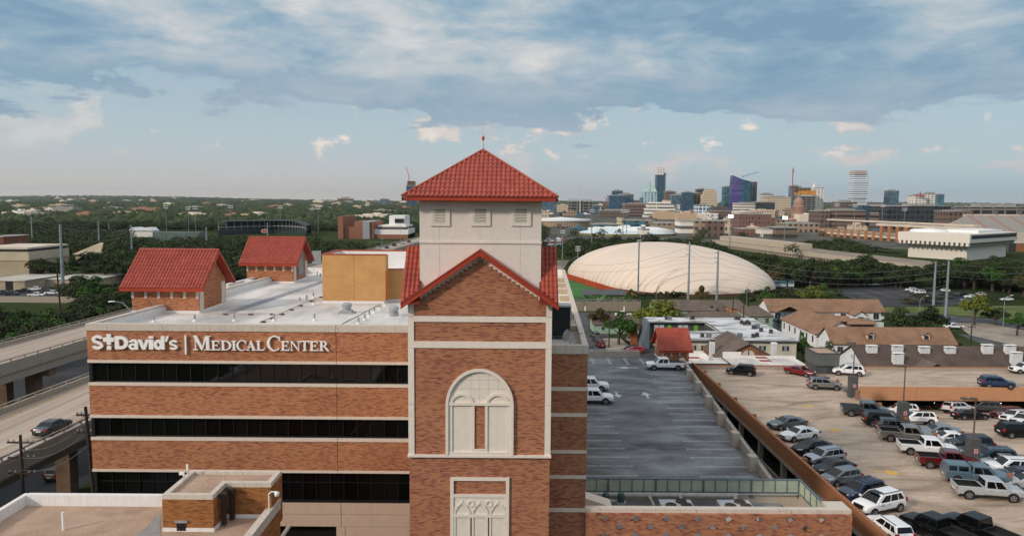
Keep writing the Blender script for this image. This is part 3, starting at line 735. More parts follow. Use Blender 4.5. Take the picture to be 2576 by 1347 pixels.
 for w_ in W_[1:]: MB().box(w_.x - .2, w_.x + .2, w_.y - .09, w_.y + .09, z, z + .12).build('support_block', MATS['block_brown'], po, world=False)
 # cable wandering over the membrane
 m = MB(); pl = [D2(*a) for a in ((1015, 1075), (1060, 1048), (1120, 1020), (1170, 992), (1230, 962), (1262, 944), (1290, 936))]; W_ = [at_z(a, b, z) + Vector((0, 0, .03)) for a, b in pl]
 for a, b in zip(W_, W_[1:]): m.tube(a, b, .025, n=5)
 single(m, 'cable', BLK, 'black cable lying across the white roof toward the tan box', 'cable')
 # roof of the right wing: dish antennas, black cabinet
 E2 = lambda x, y: ((2150 + x / 2.9933) / 1.59, (1250 + y / 2.9933) / 1.59)
 p = at_z(*E2(268, 175), z); t = thing('satellite_dish', 'large round mesh satellite dish lying back on the roof right of the tower', 'satellite dish', p)
 m = MB(); nrm = Matrix.Rotation(R(62), 4, 'X') @ Matrix.Rotation(R(12), 4, 'Y')
 rows = [[Vector(p) + Vector((0, 0, 1.0)) + nrm @ Vector((r * math.cos(a), r * math.sin(a), r * r * .18)) for a in [2 * math.pi * i / 24 for i in range(24)]] for r in (.02, .35, .7, 1.05)]
 m.grid(rows, close=True); m.build('dish', M('dish_mesh', '#8d8a82', .6, .1), t)
 m = MB(); m.tube(p, Vector(p) + Vector((0, 0, 1)), .07); m.box(p.x - .1, p.x + 1.2, p.y - .35, p.y - .25, z, z + .15); m.box(p.x - .7, p.x + 1.5, p.y - .55, p.y + .15, z, z + .1); m.build('mount', GALV, t)
 p = at_z(*E2(395, 398), z); t = thing('small_dish', 'small grey satellite dish seen edge on near the front coping', 'satellite dish', p)
 m = MB(); nrm = Matrix.Rotation(R(-62), 4, 'Z') @ Matrix.Rotation(R(72), 4, 'X')
 rows = [[Vector(p) + Vector((-.25, 0, .75)) + nrm @ Vector((r * math.cos(a), r * math.sin(a), r * r * .35)) for a in [2 * math.pi * i / 18 for i in range(18)]] for r in (.02, .25, .48)]
 m.grid(rows, close=True); m.build('dish', GALV, t)
 m = MB(); m.tube(p, (p.x - .15, p.y, p.z + .75), .04); m.tube((p.x - .1, p.y, p.z + .2), (p.x + .75, p.y, p.z + .95), .025); m.box(p.x + .65, p.x + .85, p.y - .05, p.y + .05, p.z + .9, p.z + 1.0); m.build('mount', GALV, t)
 p = at_z(*E2(238, 318), z); t = thing('cooler_cabinet', 'black evaporative cooler cabinet with grey frame on the right wing roof', 'air cooler', p)
 m = MB(); m.box(p.x - .95, p.x + .95, p.y, p.y + 1.5, z + .25, z + 2.5); m.build('cabinet', BLK, t)
 m = MB(); m.box(p.x - 1, p.x + 1, p.y - .05, p.y + 1.55, z + 2.5, z + 2.62); m.box(p.x - 1, p.x - .95, p.y - .05, p.y + .1, z + .9, z + 2.5); m.box(p.x + .95, p.x + 1.02, p.y - .05, p.y + .1, z + .9, z + 2.5); m.build('frame', GALV, t)
 m = MB()
 for a in (-.8, .6): m.lathe((p.x + a, p.y + .3, z + .12), [(.0, -.05), (.12, -.05), (.12, .05), (0, .05)], 10, axis='x')
 m.build('caster', BLK, t)
 p = at_z(*E2(284, 62), z); m = MB(); m.lathe(p, [(.35, 0), (.3, .12), (.14, .15), (.14, .3), (.28, .33), (.2, .45), (0, .48)], 12)
 single(m, 'turbine_vent', M('rust_brown', '#5d4036', .8, .15, 3), 'rusty brown mushroom vent on the right wing roof', 'roof vent')
 # guard lamp over the left parapet (street lamp seen behind it is built with the highway)
build_roof_things()
# ---------------------------------------------------------------- the sign
def build_sign():
 X = lambda x: at_y(213.8 + x * .249, 862, YM).x
 t = thing('hospital_sign', 'raised white letters reading St Davids Medical Center on the brick facade', 'sign', (X(80), YM, zf(880)))
 slope = (at_y(829, 880, YM).z - at_y(234, 880, YM).z) / (X(2472) - X(80))
 def Z(y, x): return at_y(213.8 + x * .249, 817.6 + y * .249, YM).z
 def ring(cx, cy, ro, rp, ri, rj, a0, a1, dx=0, dy=0, n=22):
  o = [(cx + ro * math.cos(R(a0 + (a1 - a0) * i / n)), cy + rp * math.sin(R(a0 + (a1 - a0) * i / n))) for i in range(n + 1)]
  q = [(cx + dx + ri * math.cos(R(a0 + (a1 - a0) * i / n)), cy + dy + rj * math.sin(R(a0 + (a1 - a0) * i / n))) for i in range(n + 1)]
  return ('ring', o, q)
 Rc = lambda a, b, c, d: [(a, c), (b, c), (b, d), (a, d)]
 Sg = [ring(.5, .715, .47, .285, .19, .085, 12, 200), ring(.5, .285, .48, .285, .19, .085, -168, 12), [(.04, .69), (.31, .69), (.42, .6), (.60, .56), (.62, .35), (.40, .42), (.12, .52)],
   [(.38, .63), (.60, .57), (.85, .47), (.97, .30), (.69, .30), (.62, .37), (.40, .44)]]
 G = {
  'S': Sg, 's': Sg,
  'D': [Rc(0, .3, 0, 1), Rc(.3, .46, .77, 1), Rc(.3, .46, 0, .23), ring(.46, .5, .54, .5, .24, .27, -90, 90)],
  'a': [ring(.40, .31, .40, .32, .14, .12, 0, 360, n=30), Rc(.60, .9, 0, .66), ring(.46, .66, .44, .34, .15, .13, -4, 165)],
  'v': [[(0, 1), (.31, 1), (.5, .36), (.5, 0), (.34, 0)], [(1, 1), (.69, 1), (.5, .36), (.5, 0), (.66, 0)]],
  'i': [Rc(0, 1, 0, .74), Rc(0, 1, .83, 1)],
  'd': [ring(.42, .36, .42, .38, .14, .16, 0, 360, n=30), Rc(.68, 1, 0, 1)],
  "'": [[(.35, 1), (1, 1), (.5, 0), (.0, 0)]],
  '+': [Rc(.33, .72, .33, 1), Rc(0, .33, .52, .78), Rc(.72, 1, .52, .78), Rc(.33, .72, 0, .24)],
  '|': [Rc(0, 1, 0, 1)],
  'M': [Rc(.12, .17, .05, .95), [(.03, 1), (.22, 1), (.56, .10), (.49, 0), (.46, 0)], [(.80, 1), (.70, 1), (.46, .0), (.52, .0)], [(.70, 1), (.93, 1), (.93, .97), (.75, .97)], Rc(.73, .90, .05, .95), Rc(0, .28, 0, .05), Rc(.62, 1, 0, .05), Rc(.73, 1, .95, 1)],
  'E': [Rc(.14, .36, 0, 1), Rc(0, .14, 0, .06), Rc(0, .14, .94, 1), Rc(.36, .88, .91, 1), Rc(.36, .7, .47, .55), Rc(.36, .92, 0, .09), Rc(.80, .88, .74, .91), Rc(.64, .70, .38, .64), [(.84, .09), (.92, .09), (1, .28), (.95, .28)]],
  'I': [Rc(.28, .72, .06, .94), Rc(0, 1, 0, .06), Rc(0, 1, .94, 1)],
  'D2': [Rc(.13, .33, 0, 1), Rc(0, .13, 0, .06), Rc(0, .13, .94, 1), ring(.40, .5, .60, .5, .40, .42, -90, 90), Rc(.33, .40, 0, .08), Rc(.33, .40, .92, 1)],
  'C': [ring(.54, .5, .54, .52, .38, .45, 42, 318, .04), [(.90, .66), (.96, .66), (.96, 1), (.90, .92)]],
  'A': [[(.46, 1), (.54, 1), (.88, .05), (.66, .05), (.42, .78)], [(.44, .9), (.48, .8), (.22, .05), (.15, .05)], Rc(.3, .62, .3, .37), Rc(0, .36, 0, .05), Rc(.56, 1, 0, .05)],
  'L': [Rc(.16, .38, 0, .94), Rc(0, .54, .94, 1), Rc(0, .16, 0, .06), Rc(.38, .9, 0, .09), [(.84, .09), (.92, .09), (1, .32), (.95, .32)]],
  'N': [Rc(.12, .18, .05, 1), Rc(.82, .88, .0, .95), [(.02, 1), (.24, 1), (.88, 0), (.82, 0)], Rc(0, .32, 0, .05), Rc(.7, 1, .95, 1)],
  'T': [Rc(.39, .61, .05, .91), Rc(0, 1, .91, 1), Rc(0, .06, .74, .91), Rc(.94, 1, .74, .91), Rc(.25, .75, 0, .05)],
  'R': [Rc(.13, .33, .05, .95), Rc(0, .46, 0, .05), Rc(0, .4, .95, 1), ring(.42, .74, .34, .26, .16, .18, -90, 90), Rc(.33, .42, .48, .56), Rc(.33, .42, .92, .95), [(.40, .5), (.58, .5), (1.0, 0), (.78, 0)]],
 }
 L = [('S', 80, 200, 95, 237), ('+', 200, 305, 85, 240), ('D', 315, 450, 105, 235), ('a', 452, 558, 137, 240), ('v', 548, 660, 140, 237), ('i', 657, 702, 105, 237), ('d', 705, 815, 105, 238), ("'", 820, 860, 105, 160), ('s', 860, 948, 143, 241),
   ('|', 1019, 1034, 97, 288), ('M', 1100, 1282, 100, 243), ('E', 1283, 1375, 150, 245), ('D2', 1378, 1487, 150, 246), ('I', 1490, 1536, 151, 246), ('C', 1538, 1637, 148, 249), ('A', 1632, 1737, 148, 247), ('L', 1737, 1825, 152, 248),
   ('C', 1845, 1982, 103, 251), ('E', 1985, 2074, 154, 250), ('N', 2078, 2180, 155, 250), ('T', 2180, 2272, 152, 251), ('E', 2272, 2368, 155, 252), ('R', 2370, 2474, 155, 253)]
 for g, a, b, c, d in L:
  x0, x1 = X(a), X(b); z1 = Z(c, a); z0 = Z(d, a); sl = (at_y(829, 880, YM).z * 0)
  m = MB(); T_ = lambda p: (x0 + p[0] * (x1 - x0), z0 + p[1] * (z1 - z0))
  for k, pc in enumerate(G[g]):
   yf = YM - .22 - .0025 * k
   if isinstance(pc, tuple):
    o = [T_(p) for p in pc[1]]; q = [T_(p) for p in pc[2]]
    rows = [[(p[0], YM - .06, p[1]) for p in q], [(p[0], yf, p[1]) for p in q], [(p[0], yf, p[1]) for p in o], [(p[0], YM - .06, p[1]) for p in o]]
    m.grid(rows)
   else: polyY(m, [T_(p) for p in pc], yf, .16 + .0025 * k)
  m.build('letter' if g not in '|+' else ('divider_bar' if g == '|' else 'cross_emblem'), LETW, t, fixn=False)
build_sign()
# ---------------------------------------------------------------- low wing in the foreground, bottom left
def build_low_wing():
 zp = at_y(232, 1247, 45.3).z; zr = zp - .72
 t = thing('low_wing', 'low gravel roofed wing with white parapet in front of the hospital', 'building', (-25, 45, 0))
 xe = at_y(711, 1300, 46).x; xl = at_y(61, 1246, 45.3).x; yb = 45.5
 m = MB(); m.box(xl, xe, 18, yb, 0, zr - .05); m.build('wall', BRG, t)
 m = MB(); m.face([(xl, 18, zr), (xe, 18, zr), (xe, yb, zr), (xl, yb, zr)]); m.build('gravel_roof', ROOFG, t)
 m = MB(); m.box(xl, at_y(404, 1300, 46).x + 1, yb - .05, yb + .3, zr - 1, zp); m.box(xl - .3, xl, 18, yb + .3, zr - 1, zp - .03); m.build('parapet', PARW, t)
 m = MB(); m.box(xe - .25, xe + .05, 18, yb, zr - .05, zp - .25); m.box(xe - .35, xe + .1, 18, yb, zp - .25, zp - .1); m.build('coping', CAPM, t)
 m = MB();
 for q in (2.0, 4.0): m.box(xe - .1, xe + .06, 18, yb + 2, zr - q - .2, zr - q)
 m.build('stone_band', STONE, t)
 # grey drain path on the gravel
 gp = M('grey_roof_patch', '#8f8c8a', .9, .1, 1.5)
 a = [at_z(x, y, zr) for x, y in ((325, 1352), (350, 1340), (372, 1322), (392, 1300), (404, 1292), (404, 1352))]
 m = MB(); m.face([(p.x, p.y, zr + .02) for p in a]); m.build('roof_patch', gp, t)
 # brick stair block, L shaped
 zt = at_y(470, 1243, 42).z; zb = zr
 X = lambda x, y, Y: at_y(x, y, Y).x
 A = at_z(404, 1243, zt); B = at_z(538, 1244, zt); Cc = at_z(567, 1211, zt); D_ = at_z(678, 1215, zt); E_ = at_z(711, 1182, zt); F = at_z(482, 1183, zt)
 yf = A.y; yn = (Cc.y + D_.y) / 2; yk = E_.y; xA = (A.x + F.x) / 2; xB = (B.x + Cc.x) / 2; xD = (D_.x + E_.x) / 2
 t = thing('stair_block', 'small L shaped golden brick stair block with gravel top on the low roof', 'roof block', (xA, yf, zb))
 out = [(xA, yf), (xB, yf), (xB, yn), (xD, yn), (xD, yk), (xA, yk)]
 m = MB(); m.prism(out, zb - 1, zt - .28); m.build('wall', BRG, t)
 m = MB(); w = .32
 seg = list(zip(out, out[1:] + out[:1]))
 inn = [(xA + w, yf + w), (xB - w, yf + w), (xB - w, yn + w), (xD - w, yn + w), (xD - w, yk - w), (xA + w, yk - w)]
 for i in range(6):
  j = (i + 1) % 6; o0, o1, i0, i1 = out[i], out[j], inn[i], inn[j]
  m.hexa([(*o0, zt - .28), (*o1, zt - .28), (*i1, zt - .28), (*i0, zt - .28)], [(*o0, zt), (*o1, zt), (*i1, zt), (*i0, zt)])
 m.build('coping', CAPM, t)
 m = MB(); m.prism([(a, b) for a, b in inn], zt - .3, zt - .2); m.build('gravel_top', ROOFG, t)
 m = MB(); m.box(xA - .03, xB + .03, yf - .04, yf, zb, zb + .22); m.box(xB, xB + .04, yf, yn, zb, zb + .22); m.box(xB, xD, yn - .04, yn, zb, zb + .22); m.build('base_flashing', PARW, t)
 a, b, c, d = fr(440, 473, 1306, 1337, yf)
 m = MB(); m.box(a + .12, b - .12, yf - .05, yf + .05, c + .1, d - .15); v = m.build('vent_grille', BLK, t)
 m = MB(); m.box(a, b, yf - .12, yf + .05, d - .15, d - .03); m.build('vent_hood', GALV, v)
 for px in (548, 563):
  m = MB(); q = xB + (.15 if px == 548 else .35); yy = yf + .9 if px == 548 else yn - .25
  m.box(q, q + .28, yy - .2, yy, zb + .1, zt - .35); m.box(q - .06, q + .34, yy - .25, yy + .02, zt - .5, zt - .2); m.build('downspout', M('bronze', '#2c2624', .5, .1), t)
 # lamp on a bracket, camera, vent pipe, conduit
 p = at_z(686, 1283, zr); q = thing('roof_lamp', 'white gooseneck lamp post at the corner of the stair block', 'lamp', (xD + .0, yn - .35, zr))
 bx, by = xD + .0, yn - .45
 m = MB(); m.tube((bx, by, zr), (bx, by, zr + 1.7), .04); m.tube((bx, by, zr + 1.7), (bx + .15, by, zr + 1.85), .04); m.tube((bx + .15, by, zr + 1.85), (bx + .5, by, zr + 1.85), .04); m.build('pole', WHT, q)
 m = MB(); m.lathe((bx + .5, by, zr + 1.55), [(0, 0), (.12, .03), (.16, .15), (.14, .28), (.0, .32)], 12); m.build('lamp_head', WHT, q, smooth=True)
 cpt = at_z(451, 1209, zt); q = thing('security_camera', 'white security camera and antenna at the back corner of the stair block', 'camera', (F.x - .2, yk - 1.2, zt))
 bx, by = F.x + .05, yk - .9
 m = MB(); m.tube((bx, by, zt - .2), (bx, by, zt + .6), .03); m.box(bx - .06, bx + .06, by - .03, by + .03, zt + .35, zt + .7); m.build('antenna', WHT, q)
 m = MB(); m.box(bx - .5, bx - .2, by - .08, by + .08, zt + .02, zt + .18); m.box(bx - .3, bx, by - .02, by + .02, zt - .08, zt + .02); m.build('camera_body', WHT, q)
 p = at_z(160, 1332, zr); m = MB(); m.lathe((p.x, p.y, zr), [(.08, 0), (.08, 1.1), (0, 1.12)], 10); single(m, 'vent_pipe', WHT, 'tall white vent pipe on the gravel roof bottom left', 'vent pipe')
build_low_wing()
# ---------------------------------------------------------------- low brick screen wall and mechanical yard, bottom right of the tower
def build_yard():
 zt = at_y(1430, 1277, Y2).z; x0 = XR0 + .0; x1 = at_y(2140, 1300, Y2).x; zc = zt - .28; Yw = Y2 + .05
 t = thing('screen_wall', 'low brick wall pierced by stepped diamond openings with a weathered cap', 'wall', (x0, Yw, 0))
 cells_x, cells_z, holes = set([x0, x1]), set([0.0, zc]), []
 kx = lambda px: at_y(px, 1310, Yw).x
 rows = [(1302, [1520.3 + i * 77.8 for i in range(8)]), (1322.7, [1559 + i * 77.6 for i in range(7)]), (1343.4, [1520.3 + i * 77.8 for i in range(8)]), (1364, [1559 + i * 77.6 for i in range(7)])]
 bh = .1
 for py, xs in rows:
  z = at_y(1800, py, Yw).z
  for px in xs:
   x = kx(px)
   for k, w in ((-2, .11), (-1, .22), (0, .36), (1, .22), (2, .11)):
    holes.append((x - w, x + w, z + k * bh - bh / 2, z + k * bh + bh / 2)); cells_x |= {round(x - w, 4), round(x + w, 4)}; cells_z |= {round(z + k * bh - bh / 2, 4), round(z + k * bh + bh / 2, 4)}
 cx, cz = sorted(cells_x), sorted(cells_z); m = MB()
 for i in range(len(cx) - 1):
  for j in range(len(cz) - 1):
   a, b, c, d = cx[i], cx[i + 1], cz[j], cz[j + 1]; u, v = (a + b) / 2, (c + d) / 2
   if b - a < 1e-4 or d - c < 1e-4: continue
   if any(h[0] < u < h[1] and h[2] < v < h[3] for h in holes): continue
   m.face([(a, Yw, c), (b, Yw, c), (b, Yw, d), (a, Yw, d)])
 o = m.build('wall', BRT, t, fixn=False);
 bm = bmesh.new(); bm.from_mesh(o.data); bmesh.ops.remove_doubles(bm, verts=bm.verts, dist=1e-3); bm.to_mesh(o.data); bm.free()
 md = o.modifiers.new('thickness', 'SOLIDIFY'); md.thickness = -.3; md.offset = -1
 m = MB(); m.box(x0 + .02, x1 + .05, Yw - .06, Yw + .45, zc, zt); m.box(x1 - 1.4, x1 + .05, Yw + .45, Yw + 1.5, zc, zt - .003); m.build('coping', CAPM, t)
 m = MB(); m.box(x1 - .3, x1, Yw + .3, Yw + 1.45, 0, zc); m.build('side_wall', BRT, t)
 # yard floor, back concrete wall with louvred screen fence
 Yk = 62.0; zfl = at_y(1800, 1263, Yk).z
 m = MB(); m.face([(x0, Yw + .3, zfl), (x1 - .3, Yw + .3, zfl), (x1 - .3, Yk, zfl), (x0, Yk, zfl)])
 t2 = thing('equipment_yard', 'sunken concrete yard for rooftop chillers beside the grey parking deck', 'yard', (x0, Yk, zfl))
 m.build('floor', patchy('yard_concrete', [(.3, '#5c5c5d'), (.5, '#84868a'), (.7, '#a2a5a9')], vs=.3, fine=.15), t2)
 zs1, zs0 = at_y(1700, 1205, Yk).z, at_y(1700, 1235, Yk).z; xr = at_y(2010, 1210, Yk).x
 m = MB(); m.box(XR1 - 2.2, xr + .3, Yk, Yk + .3, 0, zs0 - .1); m.box(xr, xr + .3, 56, Yk, 0, zs0 - .1); m.box(x0, x0 + 3, Yk - 9, Yk, zfl, zfl + .5); m.build('concrete_wall', CONCL, t2)
 t3 = thing('louvred_screen', 'pale green louvred screen fence on grey posts above the equipment yard', 'screen fence', (x0, Yk, zs0))
 PG = M('pale_green_louver', '#b9c4b0', .6, .05); GB = M('blue_grey_steel', '#5d6a75', .5, .05)
 xa = XR0 + .2; m = MB(); n = 19
 nl = 9
 for k in range(nl):
  z = zs0 + (zs1 - zs0) * (k + .2) / nl; m.box(xa, xr, Yk + .02, Yk + .06, z, z + (zs1 - zs0) / nl * .66)
  m.box(xr + .02, xr + .06, 53.5, Yk, z, z + (zs1 - zs0) / nl * .66)
 m.box(xa, xr, Yk + .1, Yk + .12, zs0, zs1); m.box(xr + .1, xr + .12, 53.5, Yk + .1, zs0, zs1)
 m.build('louver_panel', PG, t3)
 m = MB(); m.box(xa, xr + .1, Yk - .04, Yk + .13, zs1, zs1 + .09); m.box(xa, xr + .1, Yk - .04, Yk + .13, zs0 - .08, zs0); m.box(xr - .04, xr + .13, 53.5, Yk - .04, zs1, zs1 + .09); m.box(xr - .04, xr + .13, 53.5, Yk - .04, zs0 - .08, zs0)
 for i in range(n + 1):
  x = xa + (xr - xa) * i / n; big = i % 4 == 3; w = .07 if big else .03
  m.box(x - w, x + w, Yk - (.07 if big else .03), Yk + .02, zs0 - (.35 if big else 0), zs1)
  if big: m.box(x - .14, x + .14, Yk - .2, Yk - .0, zs0 - .45, zs0 - .15)
 for i in range(8):
  y = 53.5 + i * 1.2; m.box(xr - .03, xr + .02, y - .03, y + .03, zs0, zs1)
 m.build('frame', GB, t3)
 # pipes and chillers
 D3 = lambda x, y: (1383.6 + x * .2531, 1006.3 + y * .2531)
 PG2 = M('grey_pipe', '#a5a29b', .5, .1, 2)
 t4 = thing('chiller_pipes', 'large grey insulated pipes running along the back wall of the equipment yard', 'pipes', (x0, Yk - 1, zfl))
 zpi = at_y(1650, 1244, Yk - .7).z; m = MB(); xA, xB_ = at_y(1480, 1244, Yk - .7).x, at_y(1854, 1244, Yk - .7).x
 m.tube((xA, Yk - .7, zpi), (xB_, Yk - .7, zpi), .22, n=12)
 for px in (1631, 1708, 1845):
  x = at_y(px, 1244, Yk - .7).x; m.tube((x - .35, Yk - .7, zpi), (x + .35, Yk - .7, zpi), .23, n=12); m.tube((x, Yk - .7, zpi), (x + .2, Yk - 2.5, zfl + .6), .14, n=10)
 m.tube((xA, Yk - 1.5, zpi - .25), (at_y(1562, 1246, Yk).x, Yk - 1.5, zpi - .25), .15, n=10)
 m.build('pipe', PG2, t4)
 m = MB(); m.tube((XR0 + 1, Yk - .4, zfl + .9), (xr, Yk - .4, zfl + .95), .05, n=6); m.build('thin_pipe', GALV, t4)
 first = None
 for i, px in enumerate((1524, 1562)):
  x = at_y(px, 1262, Yk - 1.7).x
  if first is None:
   first = thing('pump', 'green vertical pump motor on a grey casing, nearer the brick wing', 'pump', (x, Yk - 1.7, zfl), group='pumps in the equipment yard')
   m = MB(); m.lathe((x, Yk - 1.7, zfl), [(.3, .75), (.3, 1.35), (.22, 1.5), (0, 1.52)], 14); m.build('motor', M('pump_green', '#34504f', .5, .08), first)
   m = MB(); m.box(x - .4, x + .4, Yk - 2.0, Yk - 1.4, zfl, zfl + .75); m.tube((x + .4, Yk - 1.7, zfl + .3), (x + 1.0, Yk - 1.7, zfl + .3), .06); m.build('casing', GALV, first)
   px0 = x
  else: copy_tree(first, 'green vertical pump motor on a grey casing, farther from the brick wing', loc=(x, Yk - 1.7, zfl))
 first = None
 for i, (pa, pb) in enumerate(((1666, 1748), (1816, 1897))):
  xa_, xb_ = at_y(pa, 1265, Yk - 3.5).x, at_y(pb, 1265, Yk - 3.5).x; ztp = at_y(1750, 1255, Yk - 1.9).z
  lab = ('left grey chiller with three round fans in the equipment yard', 'right grey chiller with three round fans in the equipment yard')[i]
  if first is None:
   first = thing('chiller', lab, 'chiller', (xa_, Yk - 4.3, zfl), group='chillers in the equipment yard')
   m = MB(); m.box(xa_, xb_, Yk - 4.6, Yk - 1.9, zfl, ztp); m.build('casing', M('chiller_grey', '#b4b9bf', .5, .06, 1.5), first)
   for fx, fy in ((.3, -3.2), (.78, -3.2), (.68, -2.4)):
    cx_ = xa_ + (xb_ - xa_) * fx
    m = MB(); m.lathe((cx_, Yk + fy, ztp), [(.46, 0), (.46, .10), (.42, .12), (.42, .04), (0, .04)], 18); fo = m.build('fan_shroud', M('rusty_fan', '#5b4d43', .8, .2, 4), first)
    m = MB(); m.lathe((cx_, Yk + fy, ztp), [(.42, .06), (.15, .07), (.12, .11), (0, .11)], 16)
    for b_ in range(0):
     a = b_ * 2 * math.pi / 5; m.hexa([(cx_ + .08 * math.cos(a), Yk + fy + .08 * math.sin(a), ztp + .045), (cx_ + .4 * math.cos(a), Yk + fy + .44 * math.sin(a), ztp + .06), (cx_ + .40 * math.cos(a + .7), Yk + fy + .40 * math.sin(a + .7), ztp + .12)],
      [(cx_ + .08 * math.cos(a), Yk + fy + .08 * math.sin(a), ztp + .08), (cx_ + .44 * math.cos(a), Yk + fy + .44 * math.sin(a), ztp + .08), (cx_ + .40 * math.cos(a + .7), Yk + fy + .40 * math.sin(a + .7), ztp + .14)])
    m.build('fan_grille', M('fan_grille', '#3e342d', .8, .2, 6), fo)
  else: copy_tree(first, lab, loc=(xa_, Yk - 4.3, zfl))
 m = MB(); p0 = at_y(1475, 1246, Y2 + 3).z
 zw = at_y(1482, 1247, Y2 + 5).z; ze_ = at_y(1540, 1274, Y2 + 5).z; xw = at_y(1540, 1274, Y2 + 5).x
 m.hexa([(XR0, Y2 + 5, zfl), (xw, Y2 + 5, zfl), (xw, Y2 + 6.5, zfl), (XR0, Y2 + 6.5, zfl)], [(XR0, Y2 + 5, zw), (xw, Y2 + 5, ze_), (xw, Y2 + 6.5, ze_), (XR0, Y2 + 6.5, zw)])
 single(m, 'duct_cover', STONE, 'sloping beige duct cover against the brick wing at the yard corner', 'duct')
build_yard()
# ================================================================ ground, highway, decks, neighbours
ASPH = patchy('asphalt', [(.3, '#3b3b3d'), (.5, '#4b4b4d'), (.7, '#5d5c5c')], vs=.15, fine=.15, fs=5)
ASPD = patchy('dark_asphalt', [(.3, '#2c2d2f'), (.55, '#3a3b3e'), (.75, '#48484a')], vs=.1, fine=.12, fs=5)
RCON = patchy('road_concrete', [(.28, '#8e8073'), (.5, '#ab9b8d'), (.7, '#bfb0a2')], vs=.5, streak=(1.2, .04, 1), fine=.1, fs=3)
STRC = patchy('street_concrete', [(.3, '#83796f'), (.5, '#978c80'), (.75, '#a89d90')], vs=.2, fine=.12, fs=4)
GRASS = patchy('grass_ground', [(.3, '#3c4a20'), (.5, '#54602c'), (.72, '#6c7038')], vs=.08, fine=.3, fs=3)
LAWN = patchy('field_turf', [(.3, '#34622c'), (.55, '#3e7034'), (.75, '#4b7a3c')], vs=.05, fine=.1, fs=2)
YEL = M('yellow_line', '#c9a04a', .8, .1, 3); WLN = M('white_line', '#c9cac7', .8, .16, 2, fine=.2)
DKG = M('dark_grey_paint', '#4d4f50', .8, .08, .8)
DARK = M('garage_dark', '#1d1b1a', .9, .1)
def hill(x, y):
 r = math.hypot(x, y); a = x / max(r, 1)
 if r < 3200: return 0.0
 k = min(1, (r - 3200) / 3500); q = min(1, max(0, (r - 9000) / 8000))
 h = 16 * math.sin(x / 1900 + 1.3) * math.sin(y / 2300 + .4) + 12 * math.sin(x / 800 + y / 1300) + 8 * math.sin(x / 470 - y / 610) + 14
 return k * h * .8 + q * (26 + 16 * math.sin(a * 9 + .6) + 8 * math.sin(a * 23) + 4 * math.sin(a * 61 + r / 900))
def build_ground():
 m, T, b, pos = pmat('ground_far')
 mp = pos
 f = T.noise(mp, .012, 8, .65); g = T.noise(mp, .09, 4, .7); h = T.noise(mp, .0016, 4, .6)
 c = T.ramp(f, [(.3, lin('#2a3320')), (.5, lin('#38432a')), (.66, lin('#4b5035')), (.75, lin('#6b6852'))])
 c = T.mix(T.smooth(T.math('ADD', T.math('MULTIPLY', h, .5), T.math('MULTIPLY', g, .5)), .56, .66), c, lin('#75705f'))
 T.set(b.inputs['Base Color'], c); b.inputs['Roughness'].default_value = 1; b.inputs['Specular IOR Level'].default_value = 0
 rr = [0, 100, 300, 700, 1500, 2600, 3200] + [3200 * (26000 / 3200) ** (i / 60) for i in range(1, 61)]
 mb = MB(); n = 220; rows = []
 for r in rr:
  row = []
  for k in range(n + 1):
   a = R(-62 + 124 * k / n); x, y = r * math.sin(a), r * math.cos(a); row.append((x, y, hill(x, y)))
  rows.append(row)
 for A, B in zip(rows, rows[1:]): pass
 mb.grid([r_[::-1] for r_ in rows])
 # the part behind the camera
 rows2 = []
 for r in (0, 300, 3000, 26000):
  rows2.append([(r * math.sin(R(62 + 236 * k / 40)), r * math.cos(R(62 + 236 * k / 40)), 0 if r < 26000 else 0) for k in range(41)])
 mb.grid([r_[::-1] for r_ in rows2])
 structure(mb, 'ground', m)
build_ground()
def sheet(name, pts, z, mat, kind='structure', px=True):
 m = MB(); P = [at_z(a, b, z) for a, b in pts] if px else [Vector((a, b, z)) for a, b in pts]
 ar = sum(P[i].x * P[(i + 1) % len(P)].y - P[(i + 1) % len(P)].x * P[i].y for i in range(len(P)))
 if ar < 0: P = P[::-1]
 m.face([(p.x, p.y, z) for p in P]); return structure(m, name, mat)
HD = 102 / 1850
def hx(k, y): return k + HD * y
